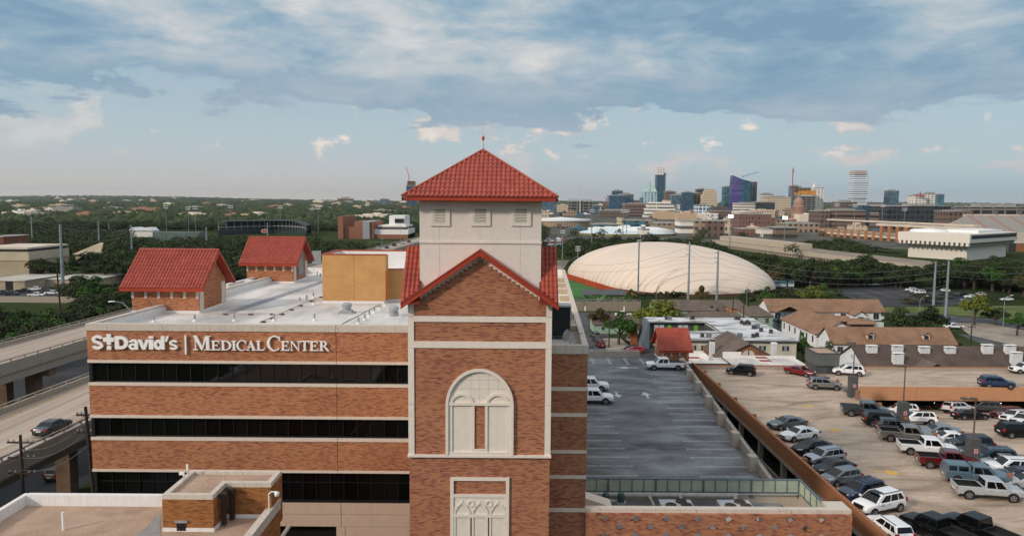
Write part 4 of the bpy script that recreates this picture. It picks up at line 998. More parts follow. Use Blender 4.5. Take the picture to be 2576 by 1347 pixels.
def build_highway():
 t = thing
 for nm, lab, k0, k1, ybeg, yend in (('highway_bridge', 'farther elevated concrete highway bridge at the left edge of the picture', -97.0, -84.2, 20, 1250), ('highway_bridge', 'nearer elevated concrete highway bridge carrying the dark sedan', -66.6, -52.8, 15, 1250)):
  t = thing(nm, lab, 'bridge', (hx(k0, 60), 60, 0))
  m = MB(); m.hexa([(hx(k0, ybeg), ybeg, 10.9), (hx(k1, ybeg), ybeg, 10.9), (hx(k1, yend), yend, 10.9), (hx(k0, yend), yend, 10.9)],
    [(hx(k0, ybeg), ybeg, 12), (hx(k1, ybeg), ybeg, 12), (hx(k1, yend), yend, 12), (hx(k0, yend), yend, 12)])
  m.build('deck', RCON, t)
  m = MB()
  for k in (k0 + .15, k1 - .15): m.obox((hx(k, ybeg), ybeg), (hx(k, yend), yend), .35, 11.0, 12.75)
  m.build('parapet', CONC, t)
  m = MB()
  for k in (k0 + .15, k1 - .15):
   m.obox((hx(k, ybeg), ybeg), (hx(k, 500), 500), .14, 13.05, 13.2)
   y = ybeg
   while y < 300: m.box(hx(k, y) - .08, hx(k, y) + .08, y - .1, y + .1, 12.75, 13.06); y += 3.0
  m.build('rail', STRC, t)
  m = MB()
  for q in (.6, 3.5, 6.5, 9.5, 12.2): m.obox((hx(k0 + q, ybeg), ybeg), (hx(k0 + q, 700), 700), .7, 9.5, 10.9)
  m.build('girder', CONC, t)
  y = 61 if k0 > -80 else 92
  while y < 420:
   m = MB(); km = (k0 + k1) / 2; m.box(hx(km, y) - 5.8, hx(km, y) + 5.8, y - .9, y + .9, 8.2, 9.5)
   m.box(hx(km, y) - 3.4, hx(km, y) - 1.6, y - .9, y + .9, 0, 8.2); m.box(hx(km, y) + 1.6, hx(km, y) + 3.4, y - .9, y + .9, 0, 8.2)
   m.build('bridge_pier', M('pier_brown', '#6d5a49', .9, .15, .5), t); y += 31
  m = MB()
  if k0 > -80:
   m.obox((hx(k0 + 1.6, ybeg), ybeg), (hx(k0 + 1.6, 700), 700), .16, 12.004, 12.012); l = m.build('yellow_lane_line', YEL, t)
   m = MB(); m.obox((hx(k1 - 1.9, ybeg), ybeg), (hx(k1 - 1.9, 700), 700), .16, 12.004, 12.012)
   m.build('white_lane_line', WLN, t)
  else:
   y = ybeg
   while y < 500: m.obox((hx(k0 + 5.6, y), y), (hx(k0 + 5.6, y + 3), y + 3), .14, 12.004, 12.012); m.obox((hx(k0 + 9.2, y), y), (hx(k0 + 9.2, y + 3), y + 3), .14, 12.004, 12.012); y += 12
   m.build('white_lane_line', WLN, t)
 for nm, k0, k1, mat, z in (('frontage_road', -113, -97.5, ASPD, .03), ('lower_road', -90, -62, ASPD, .03), ('sidewalk', -116, -113, STRC, .05), ('grass_verge', -135, -116, GRASS, .02), ('frontage_road', -50, -38, ASPH, .03), ('grass_verge', -97.5, -90, GRASS, .02)):
  m = MB(); m.face([(hx(k0, 10), 10, z), (hx(k1, 10), 10, z), (hx(k1, 1200), 1200, z), (hx(k0, 1200), 1200, z)]); structure(m, nm, mat)
 m = MB()
 for k in (-82, -74):
  y = 20
  while y < 400: m.obox((hx(k, y), y), (hx(k, y + 4), y + 4), .18, .045, .05); y += 10
 structure(m, 'road_marking', WLN)
build_highway()
# ---------------------------------------------------------------- grey parking deck
GZ = 12.0
GX = lambda y: 24.0 + (y - 69.8) * .0745
DECKG = patchy('grey_deck', [(.30, '#4c4e50'), (.42, '#626568'), (.52, '#737679'), (.64, '#84888a'), (.78, '#a2a5a7')], vs=.32, streak=(.55, 1.0, 1), fine=.16, fs=5, dist=.25)
def build_grey_deck():
 t = thing('parking_deck', 'grey topped parking deck with white double stall lines', 'parking deck', (15, 95, 0))
 ya, yb = 62.3, 122.5; xl = XR1 - 2.0
 m = MB(); m.hexa([(xl, ya, 11.6), (GX(ya), ya, 11.6), (GX(yb), yb, 11.6), (-2, yb, 11.6), (-2, 108, 11.6), (xl, 108, 11.6)], [(xl, ya, GZ), (GX(ya), ya, GZ), (GX(yb), yb, GZ), (-2, yb, GZ), (-2, 108, GZ), (xl, 108, GZ)])
 m.build('deck', DECKG, t)
 m = MB(); m.hexa([(xl, ya, 0), (GX(ya) - .4, ya, 0), (GX(yb) - .4, yb, 0), (xl, yb, 0)], [(xl, ya, 11.55), (GX(ya) - .4, ya, 11.55), (GX(yb) - .4, yb, 11.55), (xl, yb, 11.55)]); m.build('lower_storeys', DARK, t)
 m = MB(); m.box(-2, GX(yb) - 6.2, yb, yb + .35, 11.0, GZ + 1.05); m.obox((GX(ya) + .2, ya), (GX(yb) + .2, yb + .3), .3, 10.6, GZ + .95)
 m.obox((GX(ya) + .1, ya), (GX(yb) + .1, yb + .3), .5, 6.4, 7.6); m.obox((GX(ya) + .1, ya), (GX(yb) + .1, yb + .3), .5, 2.6, 3.8)
 m.build('parapet', CONCL, t)
 for i in range(9):
  y = 114.5 - i * 7.4 + .0
  if y < 64: break
  x = GX(y); m = MB(); m.box(x - .75, x + .05, y - .5, y + .5, GZ, GZ + 1.5); m.build('parapet_buttress', CONCL, t)
 m = MB(); m.obox((GX(ya) + .22, ya), (GX(yb) + .22, yb), .06, GZ + 1.12, GZ + 1.18)
 y = ya
 while y < yb: m.box(GX(y) + .19, GX(y) + .25, y - .03, y + .03, GZ + .95, GZ + 1.12); y += 1.4
 m.tube((-2, yb - .1, GZ + 1.35), (GX(yb) - 6.4, yb - .1, GZ + 1.35), .05, n=6); m.tube((-2, yb - .1, GZ + 1.2), (GX(yb) - 6.4, yb - .1, GZ + 1.2), .04, n=6)
 m.build('guard_rail', GALV, t)
 # stall markings: double lines closed at the open end
 m = MB(); z = GZ + .006
 def U(xa, xb, y, capx):
  m.box(xa, xb, y - .15, y - .09, GZ + .004, z); m.box(xa, xb, y + .09, y + .15, GZ + .004, z); m.box(capx - .04, capx + .04, y - .09, y + .09, GZ + .004, z)
 for i in range(18):
  y = 110.3 - 2.62 * i
  if y < ya + .5: break
  U(GX(y) - 5.7, GX(y) - .6, y, GX(y) - 5.7)
  if i >= 3: U(xl + .1, 12.1, y, 12.1)
 for px in (1491, 1532, 1575, 1615):
  x = at_z(px, 908, GZ).x; m.box(x - .17, x - .09, yb - 5.2, yb - .3, GZ + .004, z); m.box(x + .09, x + .17, yb - 5.2, yb - .3, GZ + .004, z)
 def arrow(px, py, s, rot=0):
  c = at_z(px, py, GZ); P = [(-.09, -1.1), (.09, -1.1), (.09, 0), (.45, 0), (0, 1.1), (-.45, 0), (-.09, 0)]
  ca, sa = math.cos(rot), math.sin(rot)
  m.face([(c.x + (a * ca - b * sa) * s, c.y + (a * sa + b * ca) * s, z) for a, b in P])
 arrow(1626, 993, 1.5); arrow(1553, 992, 1.4, math.pi); arrow(1578, 924, 1.6, math.pi / 2)
 m.build('stall_marking', WLN, t)
 return t
build_grey_deck()
gable_house('stair_house', 'small brick stair house with red tiled roof at the far corner of the grey deck', (1666, 1732), 0, 0, 6.4, 911, 882, 826, GZ, brickm=BR, npost=4, ov=.6)
# ---------------------------------------------------------------- tan parking garage
TZ0 = 10.5
DECKT = patchy('tan_deck', [(.28, '#7c6d60'), (.40, '#9a8978'), (.5, '#ad9b8a'), (.62, '#baa896'), (.78, '#c7b6a5')], vs=.2, streak=(.45, 1.3, 1), fine=.14, fs=3, dist=1.5)
BRN = stained('brown_paint', '#9a6849', '#5f4030', drip=.3, vs=.8)
TANW = stained('tan_paint', '#c08c68', '#8d6244', drip=.2, vs=.5)
def ramp_z(y): return TZ0 - .15 if y < 88 else TZ0 - .15 - (min(y, 121) - 88) / 24 * 4.0
def build_tan_garage():
 t = thing('parking_garage', 'tan concrete parking garage with brown parapets and rows of cars on top', 'parking garage', (60, 90, 0))
 xl, xm_, xr, y0, y1 = 30.9, 49.0, 125.0, 30.0, 121.0
 m = MB(); m.box(xl, xm_, y0, y1, TZ0 - .5, TZ0); m.box(xm_, xr, 109.2, y1, TZ0 - .5, TZ0 - .001)
 m.build('deck', DECKT, t)
 m = MB(); ys = [y0, 88] + [88 + i * 3.3 for i in range(1, 11)]
 m.grid([[(xm_ + .02, y, ramp_z(y)), (xr, y, ramp_z(y))] for y in ys][::-1]); m.build('ramp', DECKT, t)
 # left wall: brown parapet, pale beam, dark openings, columns
 m = MB(); m.box(30.2, 30.45, y0, y1 + .3, 9.75, 11.5); m.box(30.45, 30.9, y0, y1, TZ0 - .2, 11.2); m.box(30.2, xr, y1, y1 + .35, 10.3, at_y(2200, 920.5, y1 + .2).z)
 m.build('brown_parapet', BRN, t)
 m = MB(); m.box(xl, xr, y1 - .12, y1 - .002, TZ0, at_y(2200, 923, y1).z); m.build('parapet_face', CONC, t)
 m = MB(); m.box(30.15, 30.5, y0, y1, 9.35, 9.75); m.box(30.2, 30.45, y0, y1, 5.6, 7.2); m.box(30.2, 30.45, y0, y1, 1.6, 3.3); m.build('concrete_beam', STRC, t)
 for i in range(12):
  y = 118 - i * 7.6; m = MB(); m.box(30.3, 30.8, y - .35, y + .35, 0, 9.4); m.build('column', STRC, t)
 m = MB(); m.box(33.5, 36, y0, y1 - 1, 0, 9.3); m.box(30.5, 48.9, y0, y1, 6.0, 6.3); m.box(xm_, xr, 118.5, 119, 0, 9.8); m.box(xm_ - .2, xm_ - .05, y0, 109, 5, TZ0 - .5); m.build('dark_interior', DARK, t)
 for i in range(10):
  m = MB(); y = 116 - i * 8.1; m.box(xl, xl + .35, y - .2, y + .2, TZ0, 11.35); m.build('parapet_pier', BRN, t)
 # bridge wall over the ramp
 xw = at_y(2165, 990, 109).x; zt_, zb_ = at_y(2370, 973, 109).z, at_y(2370, 1007, 109).z
 m = MB(); edges = [xw, at_y(2307, 990, 109).x, at_y(2461, 990, 109).x, at_y(2640, 990, 109).x, xr]
 for a, b in zip(edges, edges[1:]): m.box(a + .02, b - .02, 109, 109.3, zb_, zt_)
 m.build('tan_wall', TANW, t)
 m = MB(); m.box(at_y(2453, 1020, 111).x, at_y(2461, 1020, 111).x, 111, 111.6, 5.5, TZ0 - .5); m.build('column', BRN, t)
 lm = M('garage_lamp', '#ffffff', .5, 0, emit=('#fff6e0', 6))
 for px, py in ((2353, 1013), (2491, 1012), (2515, 1013), (2140, 1035)):
  if px < 2200: continue
  p = at_y(px, py, 115); m = MB(); m.box(p.x - .15, p.x + .15, 114.9, 115.1, p.z - .06, p.z + .04); m.build('ceiling_lamp', lm, t)
 # kerbs and islands
 m = MB(); a = at_z(2490, 1055, ramp_z(104)); b = at_z(2576, 1085, ramp_z(98)); m.obox(a, (b.x + 2, b.y - 1), .9, ramp_z(104), (ramp_z(104) + .25, ramp_z(98) + .3)); m.build('yellow_kerb', M('faded_yellow', '#c8ae74', .8, .1), t)
 m = MB(); a = at_z(2116, 984, TZ0); m.box(xm_ - .15, xm_ + .1, y0, 108.8, TZ0 - .4, TZ0 + .12); m.build('edge_kerb', STRC, t)
 # yellow arrows
 m = MB()
 for px, py, s in ((2030, 1020, 1.1), (2006, 952, .9), (2093, 1080, 1.3), (2230, 1186, 1.4)):
  if s < 1.05: px, py = 2040, 961
  c = at_z(px, py, TZ0); rot = R(-105); ca, sa = math.cos(rot), math.sin(rot)
  m.face([(c.x + (a * ca - b * sa) * s, c.y + (a * sa + b * ca) * s, TZ0 + .006) for a, b in [(-.1, -1.2), (.1, -1.2), (.1, 0), (.6, 0), (0, 1.1), (-.6, 0), (-.1, 0)]])
 for i in range(12):
  y = 104 - i * 4.2; m.hexa([(43.6, y, TZ0 + .003), (43.72, y, TZ0 + .003), (48.7, y + 1.6, TZ0 + .003), (48.7, y + 1.5, TZ0 + .003)], [(43.6, y, TZ0 + .006), (43.72, y, TZ0 + .006), (48.7, y + 1.6, TZ0 + .006), (48.7, y + 1.5, TZ0 + .006)])
  m.hexa([(31.2, y - 1, TZ0 + .003), (31.2, y - 1.1, TZ0 + .003), (36.2, y + .5, TZ0 + .003), (36.2, y + .6, TZ0 + .003)], [(31.2, y - 1, TZ0 + .006), (31.2, y - 1.1, TZ0 + .006), (36.2, y + .5, TZ0 + .006), (36.2, y + .6, TZ0 + .006)])
 m.build('deck_marking', YEL, t)
 # cable railing
 t = thing('cable_railing', 'steel cable railing with short brown posts between the deck and the ramp', 'railing', (xm_, 80, TZ0))
 m = MB()
 for k in range(6): m.box(xm_ - .015, xm_ + .015, 50, 108.5, TZ0 + .2 + k * .18, TZ0 + .23 + k * .18)
 m.build('cable', GALV, t)
 for i in range(10):
  y = 108.5 - i * 6.4; m = MB(); m.box(xm_ - .18, xm_ + .18, y - .18, y + .18, TZ0, TZ0 + 1.35); m.build('post', BRN, t)
 # lamp pylons
 RED = M('emblem_red', '#b8242c', .6, 0)
 for i, (y, zt2, twin, lab) in enumerate(((103.6, at_y(2163, 863, 103.6).z, 0, 'dark grey lamp pylon farthest along the cable railing'), (90, at_y(2298, 921, 90).z, 0, 'dark grey lamp pylon with a red emblem, middle of the cable railing'), (76, at_y(2480, 1002, 76).z, 1, 'dark grey lamp pylon with twin floodlights, nearest along the cable railing'))):
  q = thing('lamp_pylon', lab, 'lamp pylon', (xm_, y, TZ0), group='lamp pylons along the cable railing')
  zp = TZ0 + 3.05; m = MB(); m.box(xm_ - .5, xm_ + .5, y - .55, y + .55, TZ0 - .6, zp); m.build('pylon', DKG, q)
  m = MB(); m.tube((xm_, y, zp), (xm_, y, zt2), .09, .07, n=8); m.build('pole', M('bronze_pole', '#5c5148', .6, .05), q)
  m = MB()
  if twin: m.box(xm_ - 1.3, xm_ + .1, y - .06, y + .06, zt2 - .15, zt2 - .02); m.box(xm_ - 1.5, xm_ - 1.0, y - .25, y + .25, zt2 - .1, zt2 + .12); m.box(xm_ - .5, xm_ + .05, y - .25, y + .25, zt2 - .12, zt2 + .1)
  else: m.box(xm_ - 1.1, xm_ + .1, y - .2, y + .2, zt2 - .05, zt2 + .15)
  m.build('lamp_head', MATS['bronze_pole'], q)
  m = MB(); m.box(xm_ - .2, xm_ + .2, y - .575, y - .555, zp - 1.55, zp - 1.05); sg = m.build('emblem_plate', M('emblem_pink', '#d9a6a6', .6, 0), q)
  m = MB(); m.box(xm_ - .14, xm_ + .14, y - .582, y - .577, zp - 1.5, zp - 1.42); m.box(xm_ - .05, xm_ + .05, y - .582, y - .577, zp - 1.40, zp - 1.1); m.hexa([(xm_ - .16, y - .577, zp - 1.3), (xm_ + .16, y - .577, zp - 1.22), (xm_ + .16, y - .582, zp - 1.22), (xm_ - .16, y - .582, zp - 1.3)], [(xm_ - .16, y - .577, zp - 1.25), (xm_ + .16, y - .577, zp - 1.17), (xm_ + .16, y - .582, zp - 1.17), (xm_ - .16, y - .582, zp - 1.25)])
  m.build('red_emblem', RED, sg)
 # elevator house with the 5 sign
 q = thing('elevator_house', 'dark grey elevator house marked 5 on the far side of the tan garage', 'elevator house', (50, 118, TZ0))
 xa, xb = at_y(2052, 930, 118).x, at_y(2099, 930, 118).x; y = 118; zt2 = at_y(2080, 890, 117.6).z; zm = at_y(2080, 919, 117.8).z
 D1 = M('elevator_grey', '#5b5f5f', .85, .06, .6); D2_ = M('elevator_dark', '#4a4e4f', .85, .06, .6)
 m = MB(); m.box(xa, xb, y, y + 4.2, TZ0, zm); m.build('lower_wall', D2_, q)
 m = MB(); m.box(xa - .02, xb + .6, y - .35, y + 4.5, zm, zt2); m.build('upper_wall', D1, q)
 m = MB(); m.box(xa - .08, xb + .66, y - .4, y - .15, zt2, zt2 + .14); m.box(xa - .08, xb + .66, y + 4.3, y + 4.55, zt2, zt2 + .14); m.box(xa - .08, xa + .17, y - .15, y + 4.3, zt2, zt2 + .14); m.box(xb + .41, xb + .66, y - .15, y + 4.3, zt2, zt2 + .14); m.build('roof_coping', D2_, q)
 m = MB(); m.box(xa + .17, xb + .41, y - .15, y + 4.3, zt2, zt2 + .03); m.build('gravel_roof', ROOFG, q)
 m = MB(); m.box(xb - 1.25, xb - .3, y - .03, y, TZ0, TZ0 + 1.75); m.build('door', M('door_grey', '#3d4142', .7, .05), q)
 m = MB(); m.box(xa + .6, xa + 1.25, y - .04, y, TZ0 + 1.3, TZ0 + 1.95); sg = m.build('number_sign', WHT, q)
 m = MB(); sx_, sz = xa + .76, TZ0 + 1.38; w = .33; h = .5
 for a, b, c, d in ((0, 1, .84, 1), (0, .24, .5, .84), (.24, .8, .46, .62), (.76, 1, .16, .5), (.0, .8, 0, .16), (.0, .18, .16, .26)): m.box(sx_ + a * w, sx_ + b * w, y - .05, y - .041, sz + c * h, sz + d * h)
 m.build('digit_five', BLK, sg)
 m = MB(); m.box(xb - .75, xb - .35, y - .04, y, TZ0 + 1.45, TZ0 + 1.9); m.build('notice_plate', WHT, q)
build_tan_garage()
# ---------------------------------------------------------------- houses and low buildings at the right
ROOFB = patchy('brown_shingle', [(.3, '#755a48'), (.5, '#866853'), (.75, '#94755f')], vs=.3, fine=.12, fs=6)
ROOFD = patchy('dark_shingle', [(.3, '#4a3e39'), (.5, '#564943'), (.75, '#63554d')], vs=.3, fine=.12, fs=6)
ROOFM = patchy('grey_brown_shingle', [(.3, '#564b44'), (.5, '#655950'), (.75, '#74675d')], vs=.3, fine=.12, fs=6)
SIDW = M('white_siding', '#dfe1e4', .8, .04, .5); SIDG = M('green_siding', '#8fab97', .85, .06, .5); SIDO = M('orange_siding', '#c47a48', .85, .08, .5)
WIN = M('window_dark', '#2b333b', .2, .05, spec=.5); WFR = M('window_frame_cream', '#d8d6cf', .7, .03)
ACG = M('condenser_grey', '#6f7476', .7, .1, 2); ACD = M('condenser_dark', '#35373a', .7, .1, 2)
def house(name, label, x0, x1, y0, y1, ze, zr, wall, roof, axis='x', ov=.5, wins=None, dormers=(), z0=0.0, hip=0.0, wins_side=None, cat='house', group=None):
 t = thing(name, label, cat, ((x0 + x1) / 2, y0, z0), group=group)
 m = MB(); q = .18
 if axis == 'x':
  ym = (y0 + y1) / 2; P = [(y0, z0), (y0, ze), (ym, zr - q), (y1, ze), (y1, z0)] if not hip else [(y0, z0), (y0, ze), (y1, ze), (y1, z0)]
  m.hexa([(x0, a, b) for a, b in P], [(x1, a, b) for a, b in P])
 else:
  xm_ = (x0 + x1) / 2; P = [(x0, z0), (x0, ze), (xm_, zr - q), (x1, ze), (x1, z0)] if not hip else [(x0, z0), (x0, ze), (x1, ze), (x1, z0)]
  m.hexa([(a, y0, b) for a, b in P], [(a, y1, b) for a, b in P])
 wl = m.build('wall', wall, t, fixn=True)
 m = MB(); k = ov * (zr - ze) / ((y1 - y0) / 2 if axis == 'x' else (x1 - x0) / 2); X0, X1, Y0, Y1, zE = x0 - ov, x1 + ov, y0 - ov, y1 + ov, ze - k
 if axis == 'x':
  ym = (y0 + y1) / 2; A, B = (X0 + hip, ym, zr), (X1 - hip, ym, zr)
 else:
  xm_ = (x0 + x1) / 2; A, B = (xm_, Y0 + hip, zr), (xm_, Y1 - hip, zr)
 c = [(X0, Y0, zE), (X1, Y0, zE), (X1, Y1, zE), (X0, Y1, zE)]
 if axis == 'x': F = [[c[0], c[1], B, A], [c[2], c[3], A, B]] + ([[c[1], c[2], B], [c[3], c[0], A]] if hip else [])
 else: F = [[c[1], c[2], B, A], [c[3], c[0], A, B]] + ([[c[0], c[1], A], [c[2], c[3], B]] if hip else [])
 for f in F: m.slab(f, (0, 0, .14))
 rf = m.build('roof', roof, t)
 if wins:
  n, zc, w, h = wins
  for i in range(n):
   x = x0 + (x1 - x0) * (i + .5) / n
   for zz in (zc if isinstance(zc, (list, tuple)) else [zc]):
    mw = MB(); mw.box(x - w / 2 - .08, x + w / 2 + .08, y0 - .05, y0 + .02, zz - h / 2 - .08, zz + h / 2 + .08); fo = mw.build('window_frame', WFR, t)
    mw = MB(); mw.box(x - w / 2, x - .03, y0 - .07, y0 - .052, zz - h / 2, zz + h / 2); mw.box(x + .03, x + w / 2, y0 - .07, y0 - .052, zz - h / 2, zz + h / 2); mw.build('window_pane', WIN, fo)
 if wins_side:
  n, zc, w, h = wins_side
  for i in range(n):
   y = y0 + (y1 - y0) * (i + .5) / n
   for zz in (zc if isinstance(zc, (list, tuple)) else [zc]):
    mw = MB(); mw.box(x0 - .05, x0 + .02, y - w / 2 - .08, y + w / 2 + .08, zz - h / 2 - .08, zz + h / 2 + .08); fo = mw.build('window_frame', WFR, t)
    mw = MB(); mw.box(x0 - .07, x0 - .052, y - w / 2, y + w / 2, zz - h / 2, zz + h / 2); mw.build('window_pane', WIN, fo)
 for px in dormers:
  zd = ze + (zr - ze) * .22; yd = y0 + (y1 - y0) / 2 * .22; w = .85
  m = MB(); P = [(px - w, zd - .2), (px + w, zd - .2), (px + w, zd + 1.1), (px, zd + 1.55), (px - w, zd + 1.1)]
  m.hexa([(a, yd, b) for a, b in P], [(a, yd + 3, b) for a, b in P]); d = m.build('dormer', M('pinkish_siding', '#d9bfae', .8, .04), t, fixn=True)
  m = MB()
  for s in (-1, 1): m.slab([(px, yd - .4, zd + 1.7), (px + s * 1.15, yd - .4, zd + 1.1), (px + s * 1.15, yd + 3.2, zd + 1.1), (px, yd + 3.2, zd + 1.7)], (0, 0, .1))
  m.build('dormer_roof', roof, d)
  m = MB(); m.box(px - .5, px + .5, yd - .04, yd, zd + .0, zd + 1.0); m.build('dormer_window', WIN, d)
 return t
def pipes_on(t, pts, mat=GALV, r=.1, h=.7):
 for p in pts:
  m = MB(); m.tube(p, (p[0], p[1], p[2] + h), r, n=6); m.build('roof_vent', mat, t)
AC = None
def condenser(p, label, dark=True, s=1.0):
 t = thing('air_conditioner', label, 'air conditioner', p, group='air conditioners on the neighbouring roofs')
 m = MB(); m.lathe(p, [(.0, .12), (.5 * s, .12), (.5 * s, .95 * s), (.42 * s, 1.02 * s), (.3 * s, 1.0 * s), (0, .96 * s)], 10) if dark else m.box(p[0] - .55, p[0] + .55, p[1] - .45, p[1] + .45, p[2] + .12, p[2] + 1.1)
 m.build('casing', ACD if dark else ACG, t)
 m = MB(); m.box(p[0] - .6, p[0] + .6, p[1] - .55, p[1] + .55, p[2], p[2] + .12); m.build('base', M('ac_base', '#9b9892', .8, .05), t)
def build_flat_apartment():
 zr = 7.0; t = thing('apartment_building', 'flat roofed U shaped apartment building with stained white roof and lime green doors', 'apartments', (50, 166, 0))
 x0, x1, xc = 36.6, 65.2, 50.7; y0, ya, yb, y1 = 166, 177.6, 191.8, 198.5
 DG = M('charcoal_siding', '#4a4c4e', .85, .06, .5); CR = M('cream_siding', '#c6bfae', .85, .06, .5)
 m = MB(); m.box(40, x1, y0, ya, 0, zr - .3); m.box(xc, x1, ya, yb, 0, zr - .3); m.box(x0, x1, yb, y1, 0, zr - .3); m.build('wall', [CR], t)
 m = MB(); m.box(x0 + .1, xc, yb - .05, yb - .002, 0, zr - .35); m.box(xc - .05, xc - .002, ya + .1, yb - .1, 0, zr - .35); m.build('courtyard_wall', DG, t)
 ra = patchy('stained_white_roof', [(.3, '#4e4a47'), (.42, '#8c8986'), (.52, '#c2c3c5'), (.7, '#dadcdf')], vs=.16, streak=(.6, 1.3, 1), fine=.08, dist=1.0)
 m = MB(); poly = [(39.6, y0 - .5), (x1 + .5, y0 - .5), (x1 + .5, y1 + .5), (x0 - .4, y1 + .5), (x0 - .4, yb - .8), (xc + .4, yb - .8), (xc + .4, ya + .3), (39.6, ya + .3)]
 m.prism(poly[::-1], zr - .3, zr); m.build('roof', ra, t)
 m = MB()
 for a, b in zip(poly, poly[1:] + poly[:1]): m.obox(a, b, .12, zr - .36, zr - .02)
 m.build('roof_edge', DG, t)
 for k in range(3):
  m = MB(); xx = x0 + .3 + k * .0; break
 m = MB(); m.hexa([(x0 - 2.6, yb - 1.2, 0), (x0 - .4, yb - 1.2, 0), (x0 - .4, yb - .9, 0), (x0 - 2.6, yb - .9, 0)], [(x0 - .6, yb - 1.2, zr), (x0 - .4, yb - 1.2, zr), (x0 - .4, yb - .9, zr), (x0 - .6, yb - .9, zr)])
 m.hexa([(x0 - 2.6, yb - .9, 0), (x0 - 2.4, yb - .9, 0), (x0 - 2.4, y1, 0), (x0 - 2.6, y1, 0)], [(x0 - .7, yb - .9, zr), (x0 - .5, yb - .9, zr), (x0 - .5, y1, zr), (x0 - .7, y1, zr)]); m.build('slanted_wing_wall', M('slate_blue_siding', '#5c6872', .8, .05), t)
 m = MB(); m.box(x0 - 4.4, x0 - 2.7, y1 - 3, y1 + 3, 0, zr - 1.2); m.build('orange_end_wall', M('rust_siding', '#8f5332', .9, .1, .5), t); m = MB(); m.box(x0 - 4.6, x0 - 2.5, y1 - 3.2, y1 + 3.2, zr - 1.2, zr - .95); m.build('end_roof', ROOFM, t)
 GD = M('lime_door', '#6cb32a', .6, .03)
 for x in (41.6, 48.6): m = MB(); m.box(x - .5, x + .5, yb - .1, yb - .06, 3.9, 6.1); m.build('door', GD, t)
 for x in (38.2, 39.6, 44.5, 45.9): m = MB(); m.box(x - .6, x + .6, yb - .1, yb - .06, 4.3 if x > 44 else 3.6, 6.2); m.build('window', M('grey_blind', '#b9bec0', .6, .04), t)
 m = MB(); m.box(37.3, 39, yb - .1, yb - .06, .6, 3.0); m.build('window', MATS['grey_blind'], t)
 m = MB(); m.box(47.3, 51, yb - 1.5, yb - .1, 3.3, 3.5); m.box(47.3, 51, yb - 1.5, yb - 1.42, 3.5, 4.4); m.build('balcony', GD, t)
 for i in range(9):
  x = 41.5 + i * 2.65; m = MB(); m.box(x - .75, x + .75, y0 - .04, y0, 4.6, 5.7); f = m.build('window', M('window_grey', '#8b9196', .3, .05), t)
  [MB().box(x + q, x + q + .4, y0 - .06, y0 - .042, 4.6, 5.7).build('window_screen', WIN, f) for q in (-.75, .35)]
 D5 = lambda x, y: (1572.3 + x * .1681, 691.8 + y * .1681)
 pl = [(620, 665, 1), (665, 672, 0), (998, 665, 1), (1015, 655, 1), (1660, 665, 1), (1698, 670, 1), (1745, 730, 1), (1830, 725, 1), (1788, 745, 1), (1855, 745, 1), (1922, 805, 1), (1975, 795, 0), (2035, 845, 1), (2182, 870, 1), (1155, 928, 1), (1253, 935, 0), (1612, 945, 0), (1715, 935, 0), (1918, 935, 1), (1975, 918, 1)]
 where = ['far left pair, the black one', 'far left pair, the grey one', 'back edge centre, the left one', 'back edge centre, the right one', 'back right corner, the left one', 'back right corner, the right one', 'alone left of the cluster of four', 'topmost of the cluster of four', 'left of the cluster of four', 'right of the cluster of four', 'black one of the middle right pair', 'grey one of the middle right pair', 'wide one toward the right edge', 'rightmost black one near the roof corner', 'black one behind the red roofed stair house', 'grey one behind the red roofed stair house', 'pale left one above the brown gable', 'pale right one above the brown gable', 'black one right of the brown gable', 'upper black one right of the brown gable']
 for (x, y, d), w in zip(pl, where):
  p = at_z(*D5(x, y), zr); condenser((p.x, p.y, zr), 'air conditioner on the stained white apartment roof, ' + w, bool(d), .95)
build_flat_apartment()
